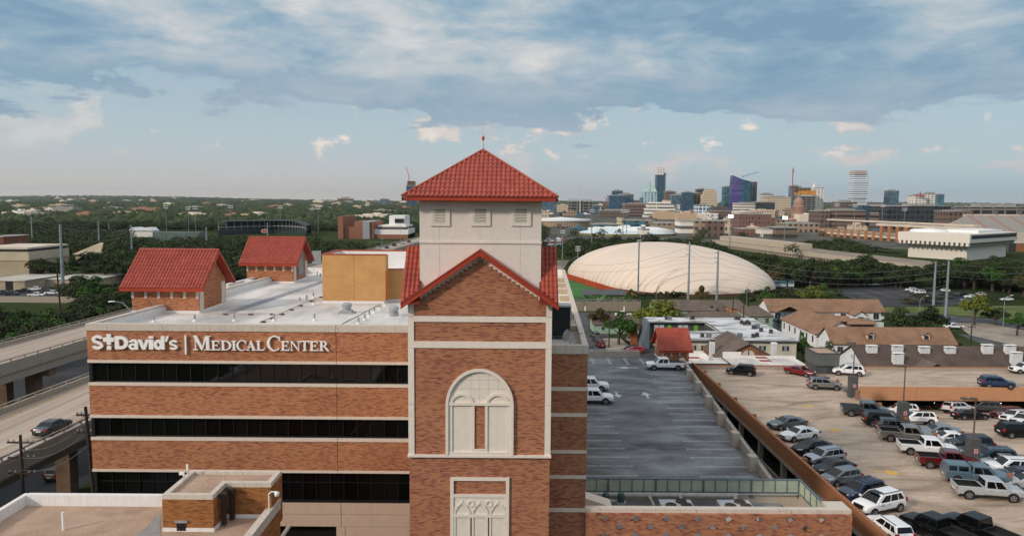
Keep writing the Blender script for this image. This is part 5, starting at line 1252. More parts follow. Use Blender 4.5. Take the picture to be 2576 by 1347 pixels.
def build_neighbours():
 # green and orange houses behind the flat roof
 house('green_house', 'long green house with brown shingle roof nearest the tennis dome wall', 46, 74, 232, 244, 4.2, 6.6, SIDG, ROOFM, wins=(6, 2.6, 1.2, 1.4))
 house('green_house', 'green and orange house with grey hip roof just behind the flat apartment roof', 49, 68, 203, 216, 4.5, 7.0, SIDO, ROOFM, hip=4, wins=(3, 2.4, 1.2, 1.4))
 t = house('green_house', 'two storey green house with orange side beside the white house', 69.5, 76, 212, 224, 5.6, 7.6, SIDG, ROOFM, hip=3, wins=(2, (1.6, 4.2), 1.0, 1.6))
 house('orange_house', 'orange sided house with brown hip roof between the green houses', 68.5, 74, 227, 238, 5.6, 7.6, SIDO, ROOFM, hip=3, wins_side=(2, (1.8, 4.4), .9, 1.4))
 house('low_house', 'low brown roofed shed house under the yellow green tree', 24, 40, 212, 222, 2.8, 4.6, SIDG, ROOFM, wins=(3, 1.6, 1.0, 1.1))
 for x, y, z, l in ((1706, 793, 5.2, 'grey air conditioner on the brown roof left of the hip roofed green house'), (1735, 792, 5.2, 'dark air conditioner on the brown roof behind the flat apartment'), (1790, 776, 6.2, 'dark air conditioner on the grey hip roof, left'), (1805, 784, 6.0, 'dark air conditioner on the grey hip roof, middle'), (1809, 789, 5.8, 'dark air conditioner on the grey hip roof, right'), (1834, 792, 5.4, 'dark air conditioner at the right end of the hip roof')):
  p = at_z(x, y, z); condenser((p.x, p.y, z), l, 'grey' not in l[:5], .95)
 # white houses
 t = house('white_house', 'long white two storey house with brown shingle roof farthest up the row', 77.5, 112, 219, 229, 6.1, 9.0, SIDW, ROOFB, wins=(7, 4.6, 1.6, 1.7), wins_side=(2, (1.8, 4.6), .9, 1.6))
 m = MB(); m.box(77.4, 112.05, 218.9, 219, 3.0, 3.35); m.build('blue_trim_band', M('slate_trim', '#3d4a52', .8, .05), t)
 m = MB()
 for x in (79.5, 81.4, 83.3, 85.2): m.box(x - .1, x + .1, 216.8, 217.0, 0, 5.8)
 m.box(79, 86, 216.8, 219, 3.0, 3.2); m.box(79, 86, 216.8, 216.86, 3.2, 4.2); m.build('balcony', MATS['slate_trim'], t)
 m = MB(); P = [(82.5 - 4, 216.2, 6.0), (82.5 + 4, 216.2, 6.0), (82.5, 222, 8.4)]; m.slab([(78.4, 216.2, 5.9), (82.5, 216.2, 7.7), (82.5, 223, 7.7), (78.4, 219.5, 5.9)], (0, 0, .12)); m.slab([(82.5, 216.2, 7.7), (86.6, 216.2, 5.9), (86.6, 219.5, 5.9), (82.5, 223, 7.7)], (0, 0, .12)); m.build('porch_roof', ROOFB, t)
 m = MB(); P = [(101.3, 0), (104.7, 0), (104.7, 5.4), (103, 6.5), (101.3, 5.4)]; m.hexa([(a, 214.8, b) for a, b in P], [(a, 219.2, b) for a, b in P]); m.build('bay_wall', SIDW, t, fixn=True)
 m = MB()
 for s in (-1, 1): m.slab([(103, 214.4, 6.75), (103 + s * 2.2, 214.4, 5.3), (103 + s * 2.2, 221.5, 5.3), (103, 223, 6.75)], (0, 0, .14))
 m.build('bay_roof', ROOFB, t)
 m = MB(); m.box(102.2, 103.8, 214.74, 214.8, 2.8, 5.0); m.build('bay_window', WIN, t)
 for i, (xx, w_) in enumerate(((88, 7), (89.5, 8.2), (91.5, 10), (94, 8))):
  m = MB(); yy = 214.5 - i * 3.4; m.slab([(xx, yy - 1.4, 5.2 - i * .15), (xx + w_, yy - 1.4, 5.2 - i * .15), (xx + w_, yy + .4, 5.9 - i * .15), (xx, yy + .4, 5.9 - i * .15)], (0, 0, .12)); m.box(xx + .2, xx + w_ - .2, yy + .0, yy + .3, 0, 5.4 - i * .15)
  m.build('stepped_porch', ROOFB if i % 2 == 0 else ROOFB, t)
 house('white_house', 'white house wing with brown roof running toward the camera, vents along its ridge', 78, 90, 186, 210, 5.1, 8.0, SIDW, ROOFB, axis='y', wins_side=(6, 3.4, .9, 1.6))
 t = house('white_house', 'white house with long brown roof and two small dormers', 76, 105, 171.8, 179.6, 5.5, 8.5, SIDW, ROOFB, wins=(8, 3.9, 1.3, 1.3), dormers=(85.3, 98.6))
 pipes_on(t, [(80, 174, 7), (91.6, 173, 6.3), (92.3, 173, 6.3), (103.6, 173, 6.3), (83, 175, 7.6), (95, 175.2, 7.6), (89, 175.3, 7.7)])
 t = house('townhouse_row', 'row of townhouses with dark brown roof and tall white chimneys', 72.5, 118, 148.5, 160, 4.9, 8.1, SIDW, ROOFD, wins=None)
 CHW = M('chimney_white', '#d9dadb', .8, .04)
 chs = [(2193, 867), (2258, 867), (2259, 886), (2325, 870), (2390, 871), (2484, 865), (2541, 866), (2557, 884)]
 for x, yt in chs:
  Yc = 152.5 if yt < 880 else 149.5
  c = at_y(x, yt, Yc); w = 1.05; m = MB(); m.box(c.x - w, c.x + w, Yc - .45, Yc + .45, 4, c.z - .35)
  for q in range(8): m.box(c.x - w - .015, c.x + w + .015, Yc - .465, Yc + .465, c.z - .6 - q * .35, c.z - .57 - q * .35)
  ch = m.build('chimney', CHW, t)
  m = MB(); m.box(c.x - w + .2, c.x - .2, Yc - .47, Yc + .47, c.z - .35, c.z - .18); m.build('chimney_opening', BLK, ch)
  m = MB(); m.box(c.x - w - .08, c.x + w + .08, Yc - .5, Yc + .5, c.z - .2, c.z); m.build('chimney_cap', WHT, ch, bevel=.05)
 m = MB(); m.slab([(82, 145.5, 4.3), (85.6, 145.5, 6.2), (85.6, 152, 6.2), (80.5, 149, 4.3)], (0, 0, .12)); m.slab([(85.6, 145.5, 6.2), (89.5, 145.5, 4.3), (91, 149, 4.3), (85.6, 152, 6.2)], (0, 0, .12)); m.slab([(104, 145.5, 4.6), (108.6, 145.5, 6.6), (108.6, 154, 6.9), (102, 150, 4.6)], (0, 0, .12)); m.slab([(108.6, 145.5, 6.6), (114, 145.5, 4.6), (116, 150, 4.6), (108.6, 154, 6.9)], (0, 0, .12)); m.build('cross_gable_roof', ROOFM, t)
 m = MB(); m.lathe((72.45, 154.2, 5.9), [(.0, 0), (.5, 0), (.5, .08), (0, .08)], 14, axis='x'); m.build('round_vent', M('vent_white', '#b8bcbe', .7, 0), t)
 # brown gable in the foreground of the flat apartment
 t = house('brown_gable_house', 'brown roofed house with brick gable and half round white louver', 44, 56, 153, 168, 5.4, 8.6, M('brown_siding', '#8a5f45', .85, .08), ROOFM, axis='y', ov=.4)
 m = MB(); pts = [(50 + 1.4 * math.cos(math.pi * i / 16), 5.9 + 1.4 * math.sin(math.pi * i / 16)) for i in range(17)]; polyY(m, pts, 152.9, .08); lo = m.build('half_round_louver', M('louver_cream2', '#cfc6b8', .7, .04), t)
 m = MB(); m.box(49.9, 50.1, 152.85, 152.9, 5.9, 7.3); m.build('louver_bar', M('brown_trim', '#5d4638', .8, .05), lo)
 for x, yb_, yt in ((1792, 884, 853), (1947.5, 898, 861)):
  c = at_y(x, yt, 158 if x < 1900 else 154); m = MB(); m.box(c.x - .5, c.x + .5, c.y - .5, c.y + .5, 3, c.z - .4); ch = m.build('chimney', CHW, t)
  m = MB(); m.box(c.x - .56, c.x + .56, c.y - .56, c.y + .56, c.z - .38, c.z); m.build('chimney_cap', M('cap_brown', '#5c463c', .8, .1) if x < 1900 else WHT, ch, bevel=.06)
 # white flat annex roofs
 for i, (xa, xb, ya_, yb_, ybk, yfr, lab) in enumerate(((1727, 1832, 0, 0, 898, 913, 'flat white annex roof with red skylight next to the red roofed stair house'), (1842, 2030, 0, 0, 900, 917, 'flat white annex roof with parapet and two red skylights behind the tan garage'))):
  z = 9.0; a, b = at_z(xa, yfr, z), at_z(xb, yfr, z); c = at_z(xa, ybk, z)
  t = thing('annex_building', lab, 'building', (a.x, a.y, 0))
  m = MB(); m.box(a.x, b.x, a.y, c.y, 0, z); m.build('wall', DKG, t)
  m = MB(); m.face([(a.x, a.y, z + .004), (b.x, a.y, z + .004), (b.x, c.y, z + .004), (a.x, c.y, z + .004)]); m.build('roof', ROOFW, t)
  m = MB(); wb = (b.x - a.x) * (.56 if i == 0 else .25); m.box(a.x, a.x + wb, c.y, c.y + .3, z, z + 1.15); m.box(a.x + wb, a.x + wb + .3, a.y + 2, c.y + .3, z, z + .9) if i == 0 else m.box(a.x + wb, b.x, c.y, c.y + .3, z, z + .45);
  m.build('parapet', PARW, t)
  for px, py in (((1745, 903),) if i == 0 else ((1915, 903), (1925, 911))):
   p = at_z(px, py, z); m = MB(); m.box(p.x - 1.0, p.x + 1.0, p.y - .4, p.y + .4, z + .25, z + .4); m.build('skylight', M('skylight_red', '#8c3a2c', .6, .05), t)
   m = MB(); m.box(p.x - 1.0, p.x + 1.0, p.y - .4, p.y + .4, z, z + .25); m.build('skylight_curb', PARW, t)
build_neighbours()
# ---------------------------------------------------------------- dome, field, retaining wall, pavilion, streets
def build_dome():
 A, B, C_, = Vector((19, 408)), Vector((50, 285)), Vector((129, 312))
 cen = (A + C_) / 2; u = (B - A) / 2; v = (C_ - B) / 2; H = 17.4
 t = thing('air_dome', 'huge cream inflated sports dome with sagging seams and grey stains', 'dome', (cen.x, cen.y, 0))
 m, T, b, pos = pmat('dome_fabric'); x, y, z = T.xyz(pos)
 du = (u / u.length)
 su = T.math('ADD', T.math('MULTIPLY', x, du.x), T.math('MULTIPLY', y, du.y))
 s = T.noise(T.vec(T.math('MULTIPLY', su, .55), T.math('MULTIPLY', z, .03), 0), 1.0, 5, .65)
 k = T.math('MULTIPLY', T.smooth(s, .5, .68), T.math('SUBTRACT', 1, T.smooth(z, 2.0, 12.0)))
 sm = T.math('FRACT', T.math('ADD', T.math('MULTIPLY', T.math('DIVIDE', T.math('SUBTRACT', su, (cen.x * du.x + cen.y * du.y)), u.length), 15.0), 40.47))
 sm = T.math('SUBTRACT', 1, T.smooth(T.math('ABSOLUTE', T.math('SUBTRACT', sm, .5)), .01, .06))
 cc = T.mix(T.noise(pos, .06, 4), lin('#d6c3b0'), lin('#dfcebd'))
 cc = T.mix(T.math('MULTIPLY', k, .75), cc, lin('#84766b')); cc = T.mix(T.math('MULTIPLY', sm, .55), cc, lin('#8d7868'))
 T.set(b.inputs['Base Color'], cc); b.inputs['Roughness'].default_value = .6
 nt, nr, N = 288, 46, 30; rows = []
 for i in range(nr + 1):
  r = i / nr; r = 1 - (1 - r) ** 1.6; row = []
  for k in range(nt):
   a = 2 * math.pi * k / nt; ca, sa = math.cos(a), math.sin(a); p = 2.7
   w = (abs(ca) ** p + abs(sa) ** p) ** (-1 / p); U, V = ca * w * r, sa * w * r
   zz = H * max(0, 1 - r ** 2.1) ** .58
   pill = abs(math.sin(U * math.pi * N / 2)) ** .7; zz += (pill - 1) * .22 * (1 if r < .99 else 0)
   # one deep crease a third of the way along
   zz -= 1.5 * math.exp(-((U - (-.10 + .12 * V)) / .035) ** 2) * max(0, 1 - abs(V + .5))
   zz -= .9 * math.exp(-((U - .62) / .02) ** 2)
   row.append((cen.x + u.x * U + v.x * V, cen.y + u.y * U + v.y * V, 1.4 + max(0, zz)))
  rows.append(row)
 mb = MB(); mb.grid([r_[::-1] for r_ in rows], close=True); mb.build('inflated_roof', m, t, smooth=True)
 mb = MB(); low = [(p[0], p[1], 0) for p in rows[-1]]; mb.grid([rows[-1], low], close=True); mb.build('base_wall', M('dome_base_brown', '#5d4332', .9, .15, .3), t)
 # orange padded wall along the field
 t2 = thing('orange_wall', 'low burnt orange padded wall along the green field at the foot of the dome', 'wall', (A.x, A.y, 0))
 mb = MB(); n = Vector((u.y, -u.x)).normalized() * 1.6
 if n.x > 0: n = -n
 mb.obox(A + n + (A - B) * .02, B + n, .4, 0, 2.5); mb.build('wall', M('burnt_orange', '#a53f1f', .7, .08, .3), t2)
 q = A + n
 m2 = MB()
 sheet('sports_field', [(1366, 690), (1422, 690), (1600, 745), (1600, 765), (1452, 765)], .06, LAWN)
 sheet('track_path', [(1362, 655), (1432, 655), (1400, 700), (1362, 700)], .05, STRC)
 # pavilion
 t = thing('picnic_pavilion', 'long low pavilion with dark metal roof on stone posts beside the field', 'pavilion', (35, 272, 0))
 za = 4.2; a, b_ = at_y(1466, 735, 272), at_y(1577, 738, 272)
 x0, x1 = a.x, b_.x; y0, y1 = 270, 277; mb = MB(); ym = 273.5
 for yy0, yy1 in ((y0, ym), (y1, ym)): mb.slab([(x0, yy0, 4.0), (x1, yy0, 4.0), (x1 - 1, yy1, 5.6), (x0 + 1, yy1, 5.6)], (0, 0, .15))
 mb.slab([(x0, y0, 4.0), (x0 + 1, ym, 5.6), (x0, y1, 4.0)], (0, 0, .15)); mb.slab([(x1, y0, 4.0), (x1, y1, 4.0), (x1 - 1, ym, 5.6)], (0, 0, .15)); mb.build('roof', M('dark_metal_roof', '#4d4f52', .6, .06, .5), t)
 for i in range(4):
  mb = MB(); x = x0 + .8 + i * 2.9; mb.box(x - .35, x + .35, y0 + .6, y0 + 1.2, 0, 4.0); mb.build('post', M('tan_stone', '#93836f', .9, .1, 1), t)
 mb = MB(); mb.box(x0 + 9.4, x1 - .6, y0 + .7, y1 - .5, 0, 4.0); mb.build('wall', MATS['tan_stone'], t)
 # retaining wall with rail and sign plates
 t = thing('retaining_wall', 'stained concrete retaining wall below the hedge with a pipe rail', 'wall', (25, 257, 0))
 mb = MB(); xw0, xw1 = at_y(1380, 770, 257).x, at_y(1612, 770, 257).x
 mb.box(xw0, xw1, 257, 257.4, 0, 3.4); mb.build('wall', stained('old_concrete', '#8d8272', '#4d443a', drip=.8, vs=.7), t)
 mb = MB()
 for z in (3.75, 4.15): mb.tube((xw0, 257.2, z), (xw1, 257.2, z), .05, n=5)
 x = xw0
 while x < xw1: mb.tube((x, 257.2, 3.4), (x, 257.2, 4.15), .04, n=5); x += 2.5
 mb.build('rail', GALV, t)
 for px in (1472, 1570): mb = MB(); c = at_y(px, 776, 256.9); mb.box(c.x - .25, c.x + .25, 256.93, 256.98, c.z - .8, c.z + .9); mb.build('sign_plate', WHT, t)
 # streets
 sheet('street', [(1445, 784), (1700, 790), (1700, 806), (1440, 802)], .03, ASPH)
 sheet('street', [(1462, 800), (1512, 800), (1575, 940), (1440, 940)], .035, ASPH)
 sheet('driveway', [(1500, 850), (1560, 850), (1640, 915), (1560, 915)], .04, STRC)
 sheet('car_park', [(1575, 868), (1700, 868), (1700, 935), (1590, 935)], .045, ASPD)
 sheet('car_park', [(2085, 742), (2120, 722), (2213, 715), (2330, 724), (2470, 742), (2455, 762), (2390, 768), (2216, 770), (2130, 760)], .03, ASPD)
 sheet('lawn', [(2225, 772), (2576, 768), (2650, 800), (2576, 806), (2386, 790), (2230, 782)], .03, GRASS)
 sheet('street', [(2216, 782), (2386, 792), (2470, 800), (2700, 815), (2700, 838), (2400, 812), (2216, 790)], .035, ASPH)
 sheet('gravel_lot', [(2400, 812), (2480, 812), (2576, 830), (2640, 880), (2576, 875), (2440, 842)], .04, STRC)
 sheet('street', [(2405, 838), (2440, 842), (2640, 888), (2640, 905), (2560, 900)], .045, ASPH)
 mb = MB()
 for px, py, qx, qy in ((2140, 735, 2200, 752), (2170, 728, 2240, 748), (2200, 724, 2300, 752), (2240, 722, 2350, 752), (2285, 724, 2400, 752)):
  n = 14
  for i in range(n):
   a = at_z(px + (qx - px) * i / n, py + (qy - py) * i / n, .05); mb.box(a.x, a.x + 4.5, a.y - .08, a.y + .08, .05, .056)
 structure(mb, 'parking_marking', M('lot_line', '#8e8e8a', .9, .05))
build_dome()
# ================================================================ vehicles
CARG = M('car_glass', '#090c0f', .06, 0, spec=.45); TYR = M('tyre_rubber', '#161616', .8, 0); RIM = M('alloy_rim', '#a8abae', .3, 0, metal=.8)
TRB = M('black_trim', '#17181a', .5, 0); HL = M('headlight_glass', '#c9d2d8', .15, 0, spec=.8); TLR = M('tail_light_red', '#8e1216', .25, 0); PLT = M('number_plate', '#d8d8d4', .5, 0); CHR = M('chrome', '#b9bcbf', .18, 0, metal=.9)
BEDB = M('bed_liner', '#1b1b1c', .75, 0)
def paint(hexc, rough=.22, metal=0.0):
 n = 'car_paint_' + hexc.strip('#')
 if n in MATS: return MATS[n]
 m, T, b, pos = pmat(n); b.inputs['Base Color'].default_value = (*lin(hexc), 1); b.inputs['Roughness'].default_value = rough; b.inputs['Metallic'].default_value = metal
 dk_ = max(lin(hexc)) < .03; b.inputs['Coat Weight'].default_value = .08 if dk_ else .35; b.inputs['Specular IOR Level'].default_value = .25 if dk_ else .5; b.inputs['Coat Roughness'].default_value = .05; MATS[n] = m; return m
def loft(mb, st):
 """st: (x, zbottom, ztop, halfwidth, crown)"""
 rows = []
 for x, zb, zt, w, c in st:
  r = [(w * .80, zb), (w * .97, zb + .10), (w, zb + (zt - zb) * .45), (w * .985, zt - .14), (w * .93, zt - .03), (w * .6, zt + c)]
  rows.append([(x, -a, z) for a, z in r] + [(x, a, z) for a, z in r[::-1]])
 mb.grid([q for q in rows], close=True)
 mb.face(rows[0]); mb.face(rows[-1][::-1])
KINDS = {
 # L, W, H, stations (fraction of L, zb, zt, width factor, crown), cabin (xb0, xb1 bottom; xt0, xt1 top), belt z, wheel x fractions, wheel r
 'sedan': (4.85, 1.84, 1.45, [(0, .42, .78, .80), (.02, .30, .98, .90), (.08, .26, 1.05, .97), (.2, .24, 1.03, 1), (.5, .22, .98, 1), (.70, .22, .98, 1), (.85, .24, .86, .98), (.95, .26, .76, .90), (.99, .32, .66, .80), (1, .4, .6, .72)], (.10, .745, .29, .56), .95, (.19, .815), .335),
 'hatch': (4.1, 1.72, 1.53, [(0, .42, .85, .84), (.02, .30, 1.02, .93), (.1, .26, 1.04, .99), (.5, .22, 1.0, 1), (.74, .22, 1.02, 1), (.86, .24, .92, .97), (.96, .28, .78, .88), (1, .38, .62, .76)], (.02, .86, .10, .58), .98, (.17, .82), .31),
 'suv': (4.75, 1.92, 1.74, [(0, .5, .95, .86), (.015, .36, 1.10, .95), (.08, .32, 1.14, .99), (.5, .3, 1.1, 1), (.72, .3, 1.1, 1), (.86, .32, 1.03, .98), (.96, .36, .94, .92), (.99, .4, .8, .86), (1, .48, .7, .78)], (.015, .775, .09, .60), 1.06, (.19, .82), .375),
 'pickup': (5.85, 2.0, 1.93, [(.385, .45, 1.16, 1), (.6, .45, 1.15, 1), (.76, .45, 1.17, 1), (.88, .45, 1.13, .99), (.965, .45, 1.08, .94), (.992, .5, .98, .90), (1, .55, .8, .84)], (.395, .79, .415, .675), 1.12, (.17, .81), .42),
}
PROT = {}
def car_proto(kind, variant=''):
 key = kind + variant
 if key in PROT: return PROT[key]
 L, Wd, H, st, cb, belt, wx, wr = KINDS[kind]; hw = Wd / 2; X = lambda f: (f - .5) * L
 if variant == 'twodoor' : pass
 root = thing({'sedan': 'sedan', 'hatch': 'hatchback', 'suv': 'suv', 'pickup': 'pickup_truck'}[kind], 'x', 'car' if kind != 'pickup' else 'pickup truck')
 P = paint('#ffffff')
 def part(mb, name, mat, par=root, **k):
  o = mb.build(name, mat, par, world=False, **k); return o
 def objlink(o, idx=0): o.material_slots[idx].link = 'OBJECT'; o.material_slots[idx].material = P
 m = MB(); loft(m, [(X(f), zb, zt, hw * w, .035) for f, zb, zt, w in st])
 if kind == 'pickup':
  b0, b1 = X(0), X(.385); m.box(b0 + .02, b1, -hw * .98, hw * .98, .5, .85); m.box(b0, b1, hw * .86, hw * .99, .55, 1.25); m.box(b0, b1, -hw * .99, -hw * .86, .55, 1.25); m.box(b0 - .02, b0 + .08, -hw * .86, hw * .86, .6, 1.24); m.box(b1 - .1, b1, -hw * .86, hw * .86, .6, 1.24)
 o = part(m, 'body', P, bevel=.0); objlink(o)
 for p_ in o.data.polygons: p_.use_smooth = True
 md = o.modifiers.new('edges', 'BEVEL'); md.width = .03; md.segments = 2; md.limit_method = 'ANGLE'; md.angle_limit = R(35)
 wn = o.modifiers.new('n', 'WEIGHTED_NORMAL')
 # cabin
 xb0, xb1, xt0, xt1 = [X(f) for f in cb]; wb = hw * .93; wt = hw * (.70 if kind == 'sedan' else .76 if kind != 'pickup' else .80)
 zb, zt = belt - .04, H
 B4 = [(xb0, -wb, zb), (xb1, -wb, zb), (xb1, wb, zb), (xb0, wb, zb)]; T4 = [(xt0, -wt, zt - .03), (xt1, -wt, zt - .05), (xt1, wt, zt - .05), (xt0, wt, zt - .03)]
 m = MB(); m.hexa(B4, T4); o = part(m, 'cabin', P); objlink(o)
 md = o.modifiers.new('edges', 'BEVEL'); md.width = .09; md.segments = 3
 for p_ in o.data.polygons: p_.use_smooth = True
 o.modifiers.new('n', 'WEIGHTED_NORMAL')
 def quad(a, b, c, d, s0, s1, t0, t1, off, s0t=None, s1t=None):
  """panel on the face a-b (bottom) c-d (top, c above b)"""
  a, b, c, d = map(Vector, (a, b, c, d)); n = (b - a).cross(d - a).normalized()
  s0t = s0 if s0t is None else s0t; s1t = s1 if s1t is None else s1t
  def q(s, t): return (a + (b - a) * s) * (1 - t) + (d + (c - d) * s) * t + n * off
  return [q(s0, t0), q(s1, t0), q(s1t, t1), q(s0t, t1)], n
 def pane(name, *a, **k):
  pts, n = quad(*a, **k); mb = MB(); mb.slab(pts, tuple(n * .012)); return part(mb, name, CARG)
 pane('windshield', B4[1], B4[2], T4[2], T4[1], .05, .95, .10, .94, .0, s0t=.07, s1t=.93)
 if kind != 'pickup' or 1: pane('rear_window', B4[3], B4[0], T4[0], T4[3], .07, .93, .25 if kind != 'sedan' else .12, .9, .0)
 if kind == 'sedan': segs = [(.17, .49, .30, .49), (.525, .86, .525, .76)]
 elif kind == 'pickup': segs = [(.09, .44, .09, .44), (.49, .85, .49, .80)] if variant != 'ext' else [(.08, .33, .08, .33), (.38, .85, .38, .80)]
 elif kind == 'hatch': segs = [(.08, .22, .12, .22), (.25, .50, .25, .50), (.54, .88, .54, .80)]
 else: segs = [(.07, .25, .12, .25), (.28, .53, .28, .53), (.565, .88, .565, .80)]
 ln = (xb1 - xb0);
 for side in (0, 1):
  for s0, s1, u0, u1 in segs:
   if side == 0: a, b, c, d = B4[0], B4[1], T4[1], T4[0]; pane('side_window', a, b, c, d, s0, s1, .14, .86, .0, s0t=u0, s1t=u1)
   else: a, b, c, d = B4[2], B4[3], T4[3], T4[2]; pane('side_window', a, b, c, d, 1 - s1, 1 - s0, .14, .86, .0, s0t=1 - u1, s1t=1 - u0)
 # wheels
 for i, fx in enumerate(wx):
  for s in (-1, 1):
   x = X(fx); y = s * (hw - .11)
   mb = MB(); mb.lathe((x, s * (hw - .03), wr + .01), [(.0, -.01), (wr + .075, -.01), (wr + .075, .034), (0, .034)] if s > 0 else [(0, -.034), (wr + .075, -.034), (wr + .075, .01), (0, .01)], 20, axis='y'); part(mb, 'wheel_arch', TRB)
   mb = MB(); mb.lathe((x, y, wr), [(wr * .6, -.11), (wr * .93, -.115), (wr, -.07), (wr, .07), (wr * .93, .115), (wr * .6, .11), (0, .10)] if s > 0 else [(0, -.10), (wr * .6, -.11), (wr * .93, -.115), (wr, -.07), (wr, .07), (wr * .93, .115), (wr * .6, .11)], 20, axis='y'); w_ = part(mb, 'wheel', TYR)
   w_.location = (0, s * .045, 0)
   mb = MB()
   for k in range(5):
    a = 2 * math.pi * k / 5 + .3; d1 = .17
    P4 = [(x + r_ * math.cos(a + dd), y + s * .118, wr + r_ * math.sin(a + dd)) for r_, dd in ((.05, -.8), (wr * .64, -.26), (wr * .64, .26), (.05, .8))]
    mb.slab(P4, (0, s * .012, 0))
   mb.lathe((x, y + s * .115, wr), [(wr * .60, 0), (wr * .67, 0), (wr * .67, .012 * s), (wr * .60, .012 * s)], 20, axis='y'); part(mb, 'rim', RIM, w_)
 # lights, grille, plates, mirrors, bumpers
 xf, xr = X(1), X(0); zl = st[-3][2] - .12
 tall = kind in ('suv', 'pickup')
 for s in (-1, 1):
  mb = MB(); z0 = (.72 if not tall else .82); mb.hexa([(xf - .40, s * hw * .925, z0), (xf - .02, s * hw * .50, z0 - .02), (xf - .06, s * hw * .50, z0 + .0), (xf - .40, s * hw * .80, z0)], [(xf - .42, s * hw * .93, z0 + .14), (xf - .03, s * hw * .52, z0 + .09), (xf - .1, s * hw * .5, z0 + .1), (xf - .4, s * hw * .8, z0 + .14)]); part(mb, 'headlight', HL)
  mb = MB(); zt_ = (.86 if not tall else .95); mb.box(xr - .015, xr + .22, s * hw * .70, s * hw * .955, zt_ - .12, zt_ + (.1 if not tall else .22)); part(mb, 'taillight', TLR)
  mb = MB(); mb.box(xb1 - .42, xb1 - .27, s * (hw + .0), s * (hw + .2), belt + .02, belt + .17); o = part(mb, 'mirror', P); objlink(o)
  mb = MB(); mb.box(X(wx[0]) + wr + .1, X(wx[1]) - wr - .1, s * (hw - .02), s * (hw + .008), .27 if not tall else .37, .36 if not tall else .50); part(mb, 'sill_trim', TRB)
  for fx_ in ((.45, .62) if kind != 'pickup' else (.47, .62)):
   mb = MB(); mb.box(X(fx_), X(fx_) + .18, s * (hw - .01), s * (hw + .018), belt - .19, belt - .15); part(mb, 'door_handle', CHR if kind == 'pickup' else TRB)
 mb = MB(); g = .52 if not tall else .62; mb.box(xf - .1, xf + .018, -hw * .50, hw * .50, g, g + (.16 if not tall else .34)); part(mb, 'grille', TRB)
 mb = MB(); mb.box(xf - .2, xf + .03, -hw * .72, hw * .72, .28, .40); part(mb, 'front_bumper', TRB if kind != 'pickup' else CHR)
 mb = MB(); mb.box(xr - .03, xr + .2, -hw * .78, hw * .78, .32, .46 if not tall else .6); part(mb, 'rear_bumper', TRB if kind != 'pickup' else CHR)
 mb = MB(); mb.box(xr - .04, xr - .028, -.26, .26, .66 if kind != 'pickup' else .7, .80 if kind != 'pickup' else .84); part(mb, 'number_plate', PLT)
 if kind == 'suv':
  for s in (-1, 1): mb = MB(); mb.box(xt0 + .15, xt1 - .1, s * (wt - .1), s * (wt - .06), H + .0, H + .05); part(mb, 'roof_rail', TRB if variant != 'silver' else CHR)
 if kind == 'pickup':
  b0, b1 = X(0) + .08, X(.385) - .1
  mb = MB(); mb.box(b0, b1, -hw * .86, hw * .86, .85, .88) if variant != 'cover' else mb.box(b0 - .05, b1, -hw * .9, hw * .9, 1.24, 1.29); part(mb, 'bed_cover' if variant == 'cover' else 'bed_floor', BEDB)
  if variant != 'cover':
   mb = MB(); mb.box(b0, b1, hw * .84, hw * .86, .88, 1.245); mb.box(b0, b1, -hw * .86, -hw * .84, .88, 1.245); mb.box(b1 - .02, b1, -hw * .84, hw * .84, .88, 1.245); mb.box(b0, b0 + .02, -hw * .84, hw * .84, .88, 1.245); part(mb, 'bed_liner', BEDB)
  if variant == 'shell':
   mb = MB(); mb.hexa([(b0 - .05, -hw * .95, 1.25), (b1 + .05, -hw * .95, 1.25), (b1 + .05, hw * .95, 1.25), (b0 - .05, hw * .95, 1.25)], [(b0 + .08, -hw * .8, 1.9), (b1 + .05, -hw * .8, 1.9), (b1 + .05, hw * .8, 1.9), (b0 + .08, hw * .8, 1.9)]); o = part(mb, 'camper_shell', P); objlink(o)
   for s in (-1, 1):
    for q0, q1 in ((.08, .42), (.5, .92)):
     mb = MB(); A_ = b0 + (b1 - b0) * q0; B_ = b0 + (b1 - b0) * q1; mb.slab([(A_, s * hw * .928, 1.36), (B_, s * hw * .928, 1.36), (B_, s * hw * .834, 1.80), (A_, s * hw * .834, 1.80)], (0, s * .012, 0)); part(mb, 'shell_window', CARG)
 PROT[key] = root; root['_used'] = 0
 return root
def deck_z(s, x, y):
 return {'g': GZ, 't': TZ0, 'r': None, 's': .05, 'h': 12.01}[s] if s != 'r' else ramp_z(y)
def at_ramp(px, py):
 y = 90.0
 for _ in range(30): p = at_z(px, py, ramp_z(y)); y = p.y * .5 + y * .5
 return at_z(px, py, ramp_z(y))
NCAR = [0]
def car(kind, px, py, head, col, surf, label, variant='', metal=0.0, scale=1.0, group=None, xtra=None, first=False, slope=None):
 proto = car_proto(kind, variant)
 p = at_ramp(px, py) if surf == 'r' else at_z(px, py, deck_z(surf, 0, 0))
 P = paint(col, metal=metal)
 if proto.get('_used') == 0:
  o = proto; o['_used'] = 1; o.location = p; o.rotation_euler = (0, 0, R(head)); o['label'] = label
  if scale != 1: o.scale = (scale,) * 3
  for c in o.children_recursive:
   for sl in c.material_slots:
    if sl.link == 'OBJECT': sl.material = P
 else: o = copy_tree(proto, label, p, R(head), scale=scale, swap=P)
 if group: o['group'] = group
 if surf == 'r':
  dz = (ramp_z(p.y + 1) - ramp_z(p.y - 1)) / 2; o.rotation_euler = (math.atan(dz) * math.cos(R(head)), -math.atan(dz) * math.sin(R(head)), R(head))
 if xtra: xtra(o, kind)
 return o
def sunroof(o, kind):
 mb = MB(); H = KINDS[kind][2]; mb.box(.0, .75, -.45, .45, H - .02, H + .012); mb.build('sunroof', CARG, o, world=False)
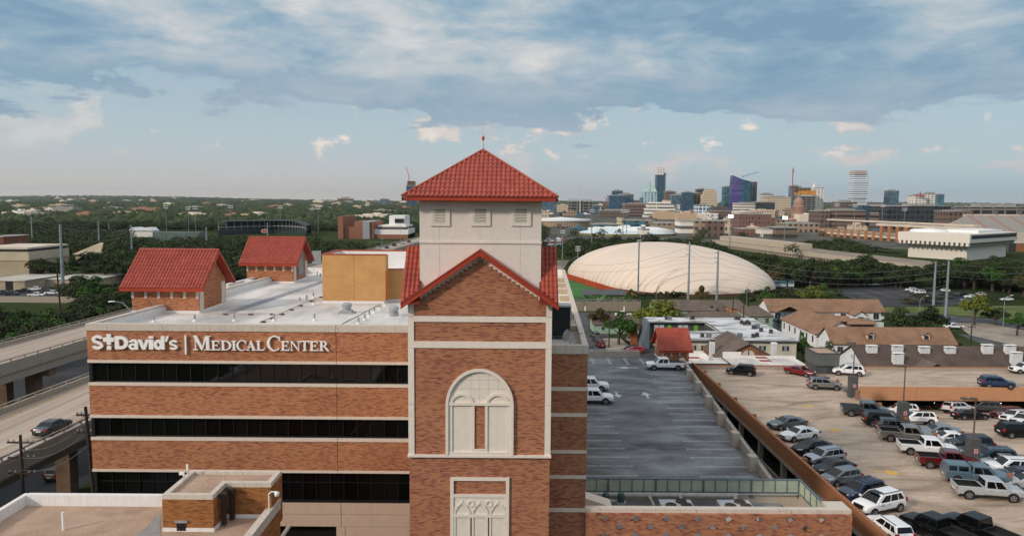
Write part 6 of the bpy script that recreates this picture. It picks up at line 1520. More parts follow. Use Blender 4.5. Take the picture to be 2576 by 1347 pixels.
def rack(o, kind):
 H = KINDS[kind][2]; mb = MB()
 for x in (-1.0, -.3, .35): mb.box(x, x + .06, -.62, .62, H + .05, H + .09)
 mb.build('roof_rack', TRB, o, world=False)
def cars():
 GL = 'cars nosed to the brown parapet'; GM = 'vehicles parked left of the cable railing'; GR = 'vehicles parked right of the cable railing'
 W_, BK = '#e4e5e6', '#08090a'
 car('sedan', 1979, 1075, 196, '#5d6468', 't', 'grey sedan, farthest car of the row along the brown parapet', metal=.5, group=GL)
 car('sedan', 2010, 1103, 200, W_, 't', 'white sedan with black lower grille, second car of the parapet row', group=GL)
 car('sedan', 2041, 1137, 200, BK, 't', 'black sedan with chrome window line between the white sedan and the silver crossover', group=GL)
 car('suv', 2073, 1162, 200, '#a7acb2', 't', 'silver crossover with sunshade in its windshield in the parapet row', metal=.5, group=GL, scale=.94)
 car('sedan', 2096, 1188, 200, '#1b1d20', 't', 'dark compact sedan half hidden between the silver crossover and the grey hatchback', group=GL, scale=.96)
 car('hatch', 2115, 1213, 200, '#777b83', 't', 'grey hatchback in the row along the brown parapet', metal=.5, group=GL)
 car('suv', 2166, 1252, 202, '#14223f', 't', 'dark blue crossover with roof rack beside the white sunroof one', group=GL, xtra=rack)
 car('suv', 2209, 1283, 203, W_, 't', 'large white SUV with a sunroof, nearest of the parapet row', group=GL, xtra=sunroof, scale=1.05)
 car('suv', 2236, 1345, 97, W_, 't', 'white crossover seen from behind at the bottom edge of the picture', scale=.93)
 car('pickup', 2356, 1352, 114, BK, 't', 'black crew cab pickup seen from behind, left of two at the bottom edge', group='black pickups at the bottom edge')
 car('pickup', 2462, 1352, 114, '#0e0f11', 't', 'black crew cab pickup seen from behind, right of two at the bottom edge', group='black pickups at the bottom edge')
 car('pickup', 2176, 1044, -12, '#4c5054', 't', 'dark grey pickup with closed bed cover nearest the far ramp', 'cover', metal=.5, group=GM)
 car('suv', 2224, 1069, -12, '#121a22', 't', 'black SUV with chrome window surround beside the grey pickup', group=GM, scale=1.04)
 car('suv', 2258, 1087, -12, '#383c41', 't', 'charcoal SUV mostly hidden behind the taupe pickup', group=GM)
 car('pickup', 2279, 1107, -12, '#84807a', 't', 'taupe grey crew cab pickup with a black toolbox', metal=.5, group=GM)
 car('pickup', 2331, 1140, -12, W_, 't', 'white extended cab pickup with open bed, left of the railing', 'ext', group=GM)
 car('pickup', 2382, 1174, -12, '#5a1319', 't', 'maroon pickup with open bed between the white pickup and the shell pickup', group=GM)
 car('pickup', 2452, 1212, -12, '#4f6470', 't', 'slate blue pickup with a windowed camper shell', 'shell', group=GM)
 car('pickup', 2483, 1249, -11, '#b5b8bb', 't', 'silver crew cab pickup nearest the camera left of the railing', metal=.3, group=GM)
 car('suv', 2266, 1044, 172, '#d8dadc', 'r', 'white SUV behind the dark grey pickup across the railing', group=GR)
 car('suv', 2306, 1066, 172, W_, 'r', 'white crossover behind the middle lamp pylon', group=GR)
 car('sedan', 2361, 1096, 172, '#80858b', 'r', 'grey sedan just beyond the railing from the taupe pickup', metal=.5, group=GR)
 car('sedan', 2384, 1114, 172, W_, 'r', 'white sedan beyond the railing above the white pickup hood', group=GR)
 car('suv', 2438, 1130, 172, '#272b30', 'r', 'dark grey SUV beyond the railing, left of the near lamp pylon', group=GR)
 car('sedan', 2460, 1147, 172, '#1a1c20', 'r', 'black sedan beyond the railing below the dark grey SUV', group=GR)
 car('suv', 2494, 1163, 172, '#223748', 'r', 'blue SUV partly behind the near lamp pylon', group=GR)
 car('sedan', 2520, 1175, 172, '#aaaeb2', 'r', 'silver sedan just right of the near lamp pylon', metal=.5, group=GR)
 car('suv', 2541, 1190, 172, '#e1e2e4', 'r', 'white SUV at the right edge below the silver sedan', group=GR)
 car('sedan', 2562, 1208, 172, '#101b36', 'r', 'navy sedan at the right edge of the ramp', group=GR)
 car('sedan', 2585, 1226, 172, '#b9bcc0', 'r', 'silver sedan cut by the right edge, lowest on the ramp', metal=.4, group=GR)
 G3 = 'cars near the mouth of the dark lower storey'
 car('suv', 2412, 1038, 16, '#c6c8cb', 'r', 'silver white SUV at the mouth of the dark lower storey', group=G3)
 car('sedan', 2441, 1054, 4, '#15171c', 'r', 'black sedan in front of the brown column below the tan wall', group=G3)
 car('suv', 2531, 1051, 198, '#5a1419', 'r', 'maroon crossover behind the yellow kerb', group=G3, scale=.96)
 car('suv', 2556, 1060, 198, W_, 'r', 'white crossover beside the maroon one', group=G3, scale=.96)
 car('suv', 2580, 1070, 198, '#dfe0e2', 'r', 'white crossover cut by the right edge above the black SUV', group=G3, scale=.96)
 car('suv', 2560, 1096, 2, BK, 'r', 'black SUV seen from its rear left at the right edge of the ramp')
 car('suv', 2390, 1031, 165, '#2a2d30', 'r', 'dark SUV in the shadow under the tan wall')
 car('suv', 2475, 1036, 165, '#3a3d40', 'r', 'dark grey SUV in the shadow right of the brown column')
 car('suv', 1864, 941, 158, BK, 't', 'black crossover by the far parapet of the tan garage', scale=.97)
 car('sedan', 2012, 942, -48, '#701319', 't', 'red older sedan left of the elevator house')
 car('suv', 2073, 977, -9, '#8c8a85', 't', 'silver bronze SUV with black roof in front of the elevator house', metal=.5, xtra=sunroof)
 car('suv', 2133, 942, 164, W_, 't', 'white SUV right of the elevator house', scale=1.03)
 car('suv', 2578, 937, 182, W_, 't', 'white SUV by the far parapet at the right edge')
 car('suv', 2506, 973, -8, '#1b3158', 't', 'blue crossover half hidden behind the tan wall')
 car('pickup', 1671, 928, 180, '#eceded', 'g', 'white crew cab pickup with covered bed in front of the red roofed stair house', 'cover')
 car('pickup', 1478, 981, 0, '#eceded', 'g', 'white pickup emerging from behind the brick wing, upper of two', group='white pickups by the brick wing')
 car('pickup', 1486, 1012, 0, '#eceded', 'g', 'white pickup emerging from behind the brick wing, lower of two', 'ext', group='white pickups by the brick wing')
 # streets at the right
 car('pickup', 1567, 795, 180, W_, 's', 'white pickup driving past the retaining wall', scale=.95)
 car('suv', 1497, 848, 100, '#7d8085', 's', 'silver SUV parked on the side street behind the deck', metal=.5)
 car('sedan', 1503, 858, 100, '#3a3c42', 's', 'dark grey sedan parked in front of the red SUV on the side street')
 car('suv', 1510, 871, 100, '#6d1518', 's', 'dark red SUV parked on the side street below the tree', scale=.93)
 car('sedan', 1484, 882, 95, '#20242a', 's', 'dark sedan on the side street just above the deck rail')
 car('suv', 1588, 860, 100, '#c9cbce', 's', 'white SUV parked under the dark tree by the fence')
 car('sedan', 1590, 880, 170, '#26303a', 's', 'dark blue sedan in the car park behind the deck rail')
 car('hatch', 1598, 886, 172, '#a01f25', 's', 'bright red hatchback in the car park behind the deck rail', scale=1.1)
 P = [('suv', 2290, 732, 178, W_, 'white SUV, leftmost of three white cars in the far car park'), ('suv', 2303, 736, 178, '#d5d7da', 'white SUV, middle of three white cars in the far car park'), ('suv', 2313, 739, 178, W_, 'white SUV, rightmost of three white cars in the far car park'),
   ('suv', 2377, 734, 95, W_, 'white car seen end on between the two steel poles'), ('suv', 2418, 745, 178, '#1c1e22', 'dark SUV beside the right steel pole in the far car park'), ('sedan', 2440, 749, 178, W_, 'white sedan right of the steel pole in the far car park'), ('sedan', 2430, 758, 178, '#4d5560', 'slate sedan in the lowest row of the far car park'), ('sedan', 2447, 760, 178, '#a5a8ab', 'silver sedan in the lowest row of the far car park'), ('suv', 2467, 744, 95, '#a9a297', 'beige car at the right end of the far car park'), ('sedan', 2198, 718, 178, '#c5c7c9', 'white sedan under the trees at the upper left of the far car park'), ('sedan', 2532, 756, 178, '#d9dadc', 'white sedan under the tree at the far right'), ('sedan', 2330, 733, 178, '#25282c', 'dark sedan right of the three white cars in the far car park')]
 for k, x, y, h, c, l in P: car(k, x, y, h, c, 's', l, group='cars in the far car park')
 car('pickup', 2398, 826, 180, W_, 's', 'white pickup on the street beside the gravel lot', scale=.95)
 # left side
 car('sedan', 134, 1084, 88, '#343a40', 'h', 'dark grey sedan driving away on the nearer highway bridge', metal=.4)
 car('suv', 152, 1197, 88, '#5b5138', 's', 'old olive brown SUV on the road under the highway bridge')
 for k, x, y, c, l, h in (('suv', 951, 628, '#c0c3c6', 'silver car on the distant highway, farthest left', -88), ('sedan', 973, 624.5, '#16191d', 'dark car with lights on the distant highway, second from left', -88), ('pickup', 992, 618.5, '#202428', 'black pickup on the distant highway in the middle', -88), ('sedan', 1013, 613.5, '#b9bec2', 'silver sedan on the distant highway, second from right', -88), ('suv', 1028.5, 610, '#5a3a36', 'reddish SUV on the distant highway, nearest the tower', -88), ('suv', 1006, 677, '#26292d', 'dark SUV on the nearer bridge behind the tan box', 88), ('pickup', 1019, 660, '#1b1d20', 'black truck on the nearer bridge by the tower', 88)):
  car(k, x, y, h, c, 'h', l, group='cars on the distant highway')
 for k, x, y, c, l in (('pickup', 28, 742, '#2b3036', 'dark pickup at the left end of the front row in the left yard'), ('pickup', 92, 746, W_, 'white pickup nearest the utility pole in the left yard'), ('pickup', 90, 731, '#e1e2e3', 'white pickup in the back row of the left yard'), ('pickup', 60, 736, '#22262c', 'dark pickup in the back row of the left yard'), ('suv', 118, 734, '#3b4048', 'slate SUV in the back row of the left yard'), ('pickup', 133, 741, W_, 'white pickup behind the maroon car in the left yard'), ('sedan', 160, 747, '#5d1c20', 'maroon sedan in the left yard'), ('sedan', 190, 735, '#dddede', 'white sedan far back right in the left yard'), ('sedan', 237, 747, '#dddede', 'white sedan beside the big steel pole'), ('sedan', 262, 744, '#9da1a5', 'silver sedan right of the big steel pole'), ('pickup', 8, 740, '#33383d', 'dark truck at the left edge of the yard')):
  car(k, x, y, 4, c, 's', l, group='cars in the yard at the left')
 for q in PROT.values():
  if '_used' in q: del q['_used']
cars()
for _o in bpy.data.objects:
 if '_used' in _o: del _o['_used']
# ================================================================ trees
def leafmat(name, cols, rough=.75):
 m, T, b, pos = pmat(name); g = T.new('ShaderNodeNewGeometry'); oi = T.new('ShaderNodeObjectInfo')
 f = T.math('ADD', T.math('MULTIPLY', g.outputs['Random Per Island'], .55), T.math('MULTIPLY', T.noise(pos, .35, 3), .45))
 c = T.ramp(f, [(.15 + .7 * i / (len(cols) - 1), lin(k)) for i, k in enumerate(cols)])
 c = T.mix(1.0, c, T.ramp(oi.outputs['Random'], [(0, .75), (1, 1.25)]), 'MULTIPLY')
 T.set(b.inputs['Base Color'], c); b.inputs['Roughness'].default_value = rough; b.inputs['Specular IOR Level'].default_value = .15
 return m
LF = [leafmat('dark_oak_leaves', ['#1c2615', '#29351b', '#364022', '#474f2b']), leafmat('green_leaves', ['#24391a', '#2f4a1e', '#3e5c26', '#506c30']),
  leafmat('yellow_green_leaves', ['#434c1c', '#566022', '#6a712a', '#7d8036']), leafmat('autumn_leaves', ['#3b331d', '#524024', '#464a26', '#64492a'])]
BARK = M('bark', '#4b3f34', .95, .15, 2)
def leaves(centers, n, size, seed, flat=.75):
 """leaf quads over a set of clumps (x,y,z,r); numpy arrays of verts"""
 g = np.random.default_rng(seed); C_ = np.array(centers, float)
 w = C_[:, 3] ** 2; idx = g.choice(len(C_), n, p=w / w.sum())
 d = g.normal(size=(n, 3)); d /= np.linalg.norm(d, axis=1)[:, None]; d[:, 2] = np.where(d[:, 2] < -.35, -d[:, 2], d[:, 2])
 rad = C_[idx, 3] * (g.uniform(.55, 1.12, n)); P = C_[idx, :3] + d * rad[:, None] * np.array([1, 1, flat])
 nn = d + g.normal(size=(n, 3)) * .45 + np.array([0, 0, .25]); nn /= np.linalg.norm(nn, axis=1)[:, None]
 a = np.cross(nn, g.normal(size=(n, 3))); a /= np.linalg.norm(a, axis=1)[:, None]; b = np.cross(nn, a)
 s = size * g.uniform(.6, 1.35, n)[:, None]; k = g.uniform(.5, .9, n)[:, None]
 return np.stack([P - a * s, P - b * s * k, P + a * s, P + b * s * k], 1).reshape(-1, 3)
def npmesh(name, V, F, mat, k=4, smooth=False):
 me = bpy.data.meshes.new(name); me.vertices.add(len(V)); me.vertices.foreach_set('co', np.ascontiguousarray(V, dtype=np.float32).ravel())
 nf = len(F) // k; me.loops.add(len(F)); me.loops.foreach_set('vertex_index', F.astype(np.int32)); me.polygons.add(nf)
 me.polygons.foreach_set('loop_start', np.arange(0, nf * k, k, dtype=np.int32)); me.polygons.foreach_set('loop_total', np.full(nf, k, dtype=np.int32))
 me.materials.append(mat); me.update(calc_edges=True);
 if smooth: me.polygons.foreach_set('use_smooth', np.ones(nf, dtype=bool))
 return me
def tree_proto(seed, mat, shape='oak', nleaf=2600, size=.30):
 """unit tree: height 10, crown radius about 5"""
 g = random.Random(seed); root = bpy.data.objects.new('tree', None); COL.objects.link(root); LOC[root.name] = Vector((0, 0, 0))
 cl = []; ncl = 26 if shape != 'round' else 16
 for i in range(ncl):
  a = g.uniform(0, 6.283); q = math.sqrt(g.random()); r = q * (4.0 if shape == 'oak' else 3.0); z = 4.2 + (1 - q * q) * 3.6 * g.uniform(.45, 1.05) + g.uniform(-.8, .6)
  cl.append((r * math.cos(a), r * math.sin(a), z, g.uniform(1.0, 1.9)))
 mb = MB(); mb.tube((0, 0, -.3), (.1, .05, 2.2), .42, .30, 8); mb.tube((.1, .05, 2.2), (0, .1, 4.4), .30, .18, 7)
 for c in cl[:9]: mb.tube((.1, .05, g.uniform(1.8, 3.2)), (c[0] * .75, c[1] * .75, c[2] - .3), .17, .05, 5)
 mb.build('trunk', BARK, root, world=False)
 V = leaves(cl, nleaf, size, seed); me = npmesh('crown', V, np.arange(len(V)), mat)
 o = bpy.data.objects.new('crown', me); COL.objects.link(o); o.parent = root
 return root
PT = [tree_proto(1, LF[0]), tree_proto(2, LF[0]), tree_proto(3, LF[0], nleaf=2300, size=.34), tree_proto(4, LF[1], 'round'), tree_proto(5, LF[2]), tree_proto(6, LF[3], 'round', 2000)]
KN = ['live_oak', 'live_oak', 'live_oak', 'green_tree', 'yellow_green_tree', 'autumn_tree']
_first = [True] * 6
def put_tree(k, x, y, h, r, label, group=None, z=0.0):
 s = (r / 5.0, r / 5.0, h / 9.3); rz = rnd.uniform(0, 6.28)
 if _first[k]:
  o = PT[k]; _first[k] = False; o.name = KN[k]; o['label'] = label; o.location = (x, y, z); o.rotation_euler = (0, 0, rz); o.scale = s
 else: o = copy_tree(PT[k], label, (x, y, z), rz, scale=s); o.name = KN[k]
 o['category'] = 'tree'
 if group: o['group'] = group
 elif 'group' in o: del o['group']
 return o
def tree_px(k, px, ytop, Y, rpx, label):
 c = at_y(px, ytop, Y); put_tree(k, c.x, Y, c.z * 1.03, rpx / 1850 * Y * 1.1, label)
NEAR = [(4, 1655, 750, 209, 56, 'large yellow green tree at the left end of the flat apartment roof'), (2, 1688, 765, 214, 30, 'yellow green tree half hidden behind the large yellow green one'), (3, 1558, 785, 196, 46, 'dense dark green tree beside the side street behind the deck'),
  (5, 1510, 766, 214, 32, 'thin nearly bare grey tree left of the dark green street tree'), (5, 1765, 711, 262, 21, 'rust tinged round tree standing in front of the dome'), (3, 1585, 726, 263, 17, 'green bushy tree at the near corner of the dome'),
  (0, 1880, 728, 262, 22, 'dark green tree right of the dome front'), (3, 1925, 720, 262, 26, 'green tree at the right foot of the dome'), (0, 1985, 728, 262, 36, 'dark bushy tree behind the white house roof'), (4, 2045, 715, 268, 40, 'olive coloured tree behind the white house roof, left'), (0, 2105, 728, 264, 34, 'dark olive tree behind the white house roof, right'),
  (0, 2262, 772, 212, 44, 'big dark oak right of the white houses, left of two'), (1, 2335, 768, 206, 46, 'big dark oak right of the white houses, right of two'), (5, 2392, 826, 183, 26, 'rusty green tree at the right end of the dormer roof'), (4, 2456, 736, 232, 36, 'tall yellow green tree on the lawn beside the far car park'),
  (1, 2508, 772, 232, 30, 'dark tree right of the tall yellow green tree'), (3, 2562, 786, 214, 34, 'green tree cut by the right edge beside the street'), (1, 2330, 736, 286, 34, 'broad oak standing in the far car park'), (5, 2288, 748, 282, 26, 'brownish tree at the near edge of the far car park'), (0, 2385, 735, 300, 22, 'oak in the far car park between the steel poles'),
  (3, 2022, 835, 172, 21, 'bright green bush beside the white house wing'), (0, 2085, 858, 164, 30, 'dark shrub tree behind the elevator house'), (1, 2045, 868, 160, 24, 'dark shrub tree left of the elevator house top'), (3, 2600, 850, 172, 30, 'dark tree at the right edge above the townhouse chimneys')]
for i, (q, yt) in enumerate(((-10, 772), (30, 790), (62, 778), (98, 800), (15, 822), (60, 835), (112, 776), (-5, 850), (100, 838))):
 NEAR.append(((0, 1, 2, 0)[i % 4], q, yt, 214 - (i % 3) * 9, 40, 'low dense dark tree below the yard wall, ' + ('at the left edge', 'left of the bright one', 'near the middle of the clump', 'beside the open grass', 'lowest left', 'lowest middle', 'next to the tall wooden pole', 'bottom left corner above the bridge', 'lowest right above the bridge')[i]))
for i, (q, yt) in enumerate(((1437, 602), (1462, 596), (1488, 594), (1516, 598), (1546, 590), (1578, 600), (1606, 598), (1640, 592), (1668, 600), (1705, 603), (1735, 600), (1765, 606), (1800, 612))):
 NEAR.append((i % 3, q, yt, 540 + (i * 37) % 60, 29 + (i * 5) % 9, 'dark oak in front of the lens roofed arena, ' + ('left of the floodlight mast', 'at the left floodlight mast', 'behind the left floodlight mast', 'by the end of the yellow fascia', 'tallest of the left clump', 'behind the dome crest, left', 'behind the dome crest, right', 'tallest of the middle clump', 'right of the middle clump', 'left of the right clump', 'tallest of the right clump', 'right of the right clump', 'beside the start of the long hall')[i]))
for i, (q, yt) in enumerate(((2015, 612), (2045, 604), (2078, 602), (2108, 598), (2140, 603), (2172, 612), (2205, 620), (2238, 630))):
 NEAR.append((i % 3, q, yt, 600 - (i % 2) * 14, 26 + (i * 5) % 8, 'dark oak between the long hall and the brick stadium, number ' + ('one', 'two', 'three', 'four', 'five', 'six', 'seven', 'eight')[i] + ' from the left'))
for i, (q, yt, k, l) in enumerate(((1868, 640, 0, 'right of the dome top'), (1925, 648, 1, 'above the dome right end'), (1985, 655, 2, 'behind the bus, tallest'), (2045, 650, 0, 'right of the bus'), (2100, 656, 1, 'below the hall roof block'), (2150, 650, 3, 'left of the crown hiding the hall fins'), (2192, 641, 2, 'hiding the hall fins'), (2240, 662, 0, 'below the end of the hall'), (2300, 670, 1, 'at the hall end, left of the steel poles'), (2362, 660, 2, 'behind the left steel pole'), (2405, 648, 3, 'right of the steel poles with a reddish side'), (2440, 660, 0, 'below the library corner, left'), (2472, 664, 1, 'below the library corner, right'), (2505, 648, 2, 'in front of the library right wall'), (2550, 655, 0, 'near the right edge below the library'))):
 NEAR.append((k, q, yt, 345 + (i % 3) * 9, 33 + (i * 7) % 9, 'big dark oak of the belt ' + l))
for a in NEAR: tree_px(*a)
# scattered trees: nearest and largest as individuals, the rest as woodland
def proj(x, y, z):
 d = Vector((x, y, z)) - CAMP; f = d.dot(_f); return CX + FPX * d.dot(_r) / f, CY - FPX * d.dot(_u) / f
BLOCK = [  # world rectangles kept free of trees: x0,x1,y0,y1
 (5, 116, 240, 322), (10, 118, 300, 440), (-10, 70, 60, 300), (60, 130, 120, 262), (118, 212, 255, 331), (112, 300, 150, 262), (-330, -135, 262, 331), (-330, -215, 330, 420), (-40, 5, 300, 700)]
BLD = []      # filled by the middle-distance buildings (x0,x1,y0,y1)
def free(x, y):
 if hx(-118, y) < x < hx(-34, y): return False
 for a, b, c, d in BLOCK + BLD:
  if a < x < b and c < y < d: return False
 return True
# ================================================================ middle distance and skyline
def wcol(*c): return c
def at_ground(px, Y): return at_y(px, 600, Y).x
DEF = [(1625, 1711, 512, 1800), (1758, 1805, 478, 2600), (1614, 1656, 470, 2700), (1846, 1890, 450, 2600), (1975, 2040, 500, 1500)]
def block(name, label, x0, x1, ytop, Y, dep, mat, cat='building', group=None, base=0.0, pent=None, roofm=None, extra=None, tall=False, slabs=None):
 """rectangular building whose front is seen between pixel columns x0,x1 with its roof at pixel row ytop"""
 xm_ = (x0 + x1) / 2; a, b = at_y(x0, ytop, Y).x, at_y(x1, ytop, Y).x; z = at_y(xm_, ytop, Y).z
 t = thing(name, label, cat, ((a + b) / 2, Y, base), group=group)
 m = MB(); m.box(a, b, Y, Y + dep, base, z); m.build('facade', mat, t)
 w = (b - a); rm = roofm or M('roof_gravel_grey', '#a9a49c', .9, .1, .05)
 e = max(.3, Y * .0005)
 m = MB(); m.box(a - e, b + e, Y - e, Y + dep + e, z, z + e * 1.6); m.build('roof_slab', rm, t)
 if pent is not False:
  f = pent or (.3, .7, .12); h = w * f[2]
  m = MB(); m.box(a + w * f[0], a + w * f[1], Y + dep * .25, Y + dep * .75, z, z + h); m.build('mechanical_penthouse', M('penthouse_grey', '#8f8d8a', .9, .08, .1), t)
 if slabs:
  n, sm = slabs; m = MB();
  for i in range(n): zz = base + (z - base) * (i + .5) / n; m.box(a - e * 1.3, b + e * 1.3, Y - e * 1.3, Y + dep + e, zz, zz + (z - base) / n * .28)
  m.build('floor_slab_edges', sm, t)
 if extra: extra(t, a, b, Y, z)
 if Y < 1500: BLD.append((a - 4, b + 4, Y - 8, Y + dep + 4))
 DEF.append((x0, x1, ytop, Y))
 return t
G = gridmat
cream = '#c9bba6'
BM = dict(
 glass_grey=G('glass_grey', '#5f7a88', '#4b6474', 4, 4, .8, .75, rough=.15), glass_blue=G('glass_blue', '#47647a', '#34536b', 4, 4, .85, .8, rough=.12), glass_teal=G('glass_teal', '#5d8791', '#41707d', 4.5, 4, .85, .8, rough=.12),
 glass_dark=G('glass_dark', '#4d5257', '#2f363c', 3.5, 4, .8, .75, rough=.12), purple=G('purple_glass', '#55508a', '#453f78', 5, 4, .9, .85, rough=.1), teal2=G('teal_glass', '#3f7d90', '#2b6376', 5, 4, .9, .85, rough=.1),
 brown=G('brown_precast', '#7c6a5f', '#4b423d', 3.4, 3.9, .5, .5), brownh=G('brown_bands', '#8a7467', '#4c4340', 40, 4.2, .97, .42), cream=G('cream_precast', '#c8b49a', '#6f6a66', 3.4, 3.8, .45, .5), white=G('white_bands', '#d8d3ca', '#6e6a68', 30, 4.2, .97, .42),
 whitec=G('white_condo', '#e0d8cc', '#8f9aa2', 6, 3.6, .6, .5), pink=G('pink_brick_grid', '#8a6a60', '#6f554c', 2.4, 3.6, .5, .55), tan=G('tan_grid', '#b29c86', '#4d4743', 3.6, 3.9, .5, .45), blueband=G('blue_white_grid', '#cfdbe2', '#3c5a74', 5.2, 5, .7, .66),
 conc=G('concrete_frame', '#8c867e', '#2e3338', 9, 4.2, .84, .68), orange=G('orange_formwork', '#8e6a44', '#33332f', 7, 4.2, .8, .6), steel=M('crane_white', '#c9ccd0', .5, .05), red=M('crane_red', '#b23a2e', .5, .05), yel=M('crane_yellow', '#c98a2c', .6, .1, .1))
def crane(name, label, px, ybase, ytop, Y, jl, jr, mat, luff=None, w=3.6):
 a = at_y(px, ybase, Y); zt = at_y(px, ytop, Y).z; t = thing(name, label, 'crane', a, group='tower cranes over downtown')
 m = MB(); m.tube(a, (a.x, Y, zt), w / 2, w / 2, 4); m.build('mast', mat, t)
 k = Y / 1850; m = MB(); zj = at_y(px, ytop + 5, Y).z
 if luff: m.tube((a.x, Y, zt - 3), (a.x + luff[0] * k, Y, zt + luff[1] * k), w * .45, w * .3, 4)
 else:
  m.tube((a.x + jl * k, Y, zj), (a.x + jr * k, Y, zj), w * .4, w * .4, 4); m.tube((a.x, Y, zt + 6), (a.x + jl * k * .7, Y, zj), .4, .4, 4); m.tube((a.x, Y, zt + 6), (a.x + jr * k * .9, Y, zj), .4, .4, 4); m.tube((a.x, Y, zt), (a.x, Y, zt + 6), w * .4, .4, 4)
  m.box(a.x + jr * k - 4, a.x + jr * k, Y - 2, Y + 2, zj - 6, zj)
 m.build('jib', mat, t)
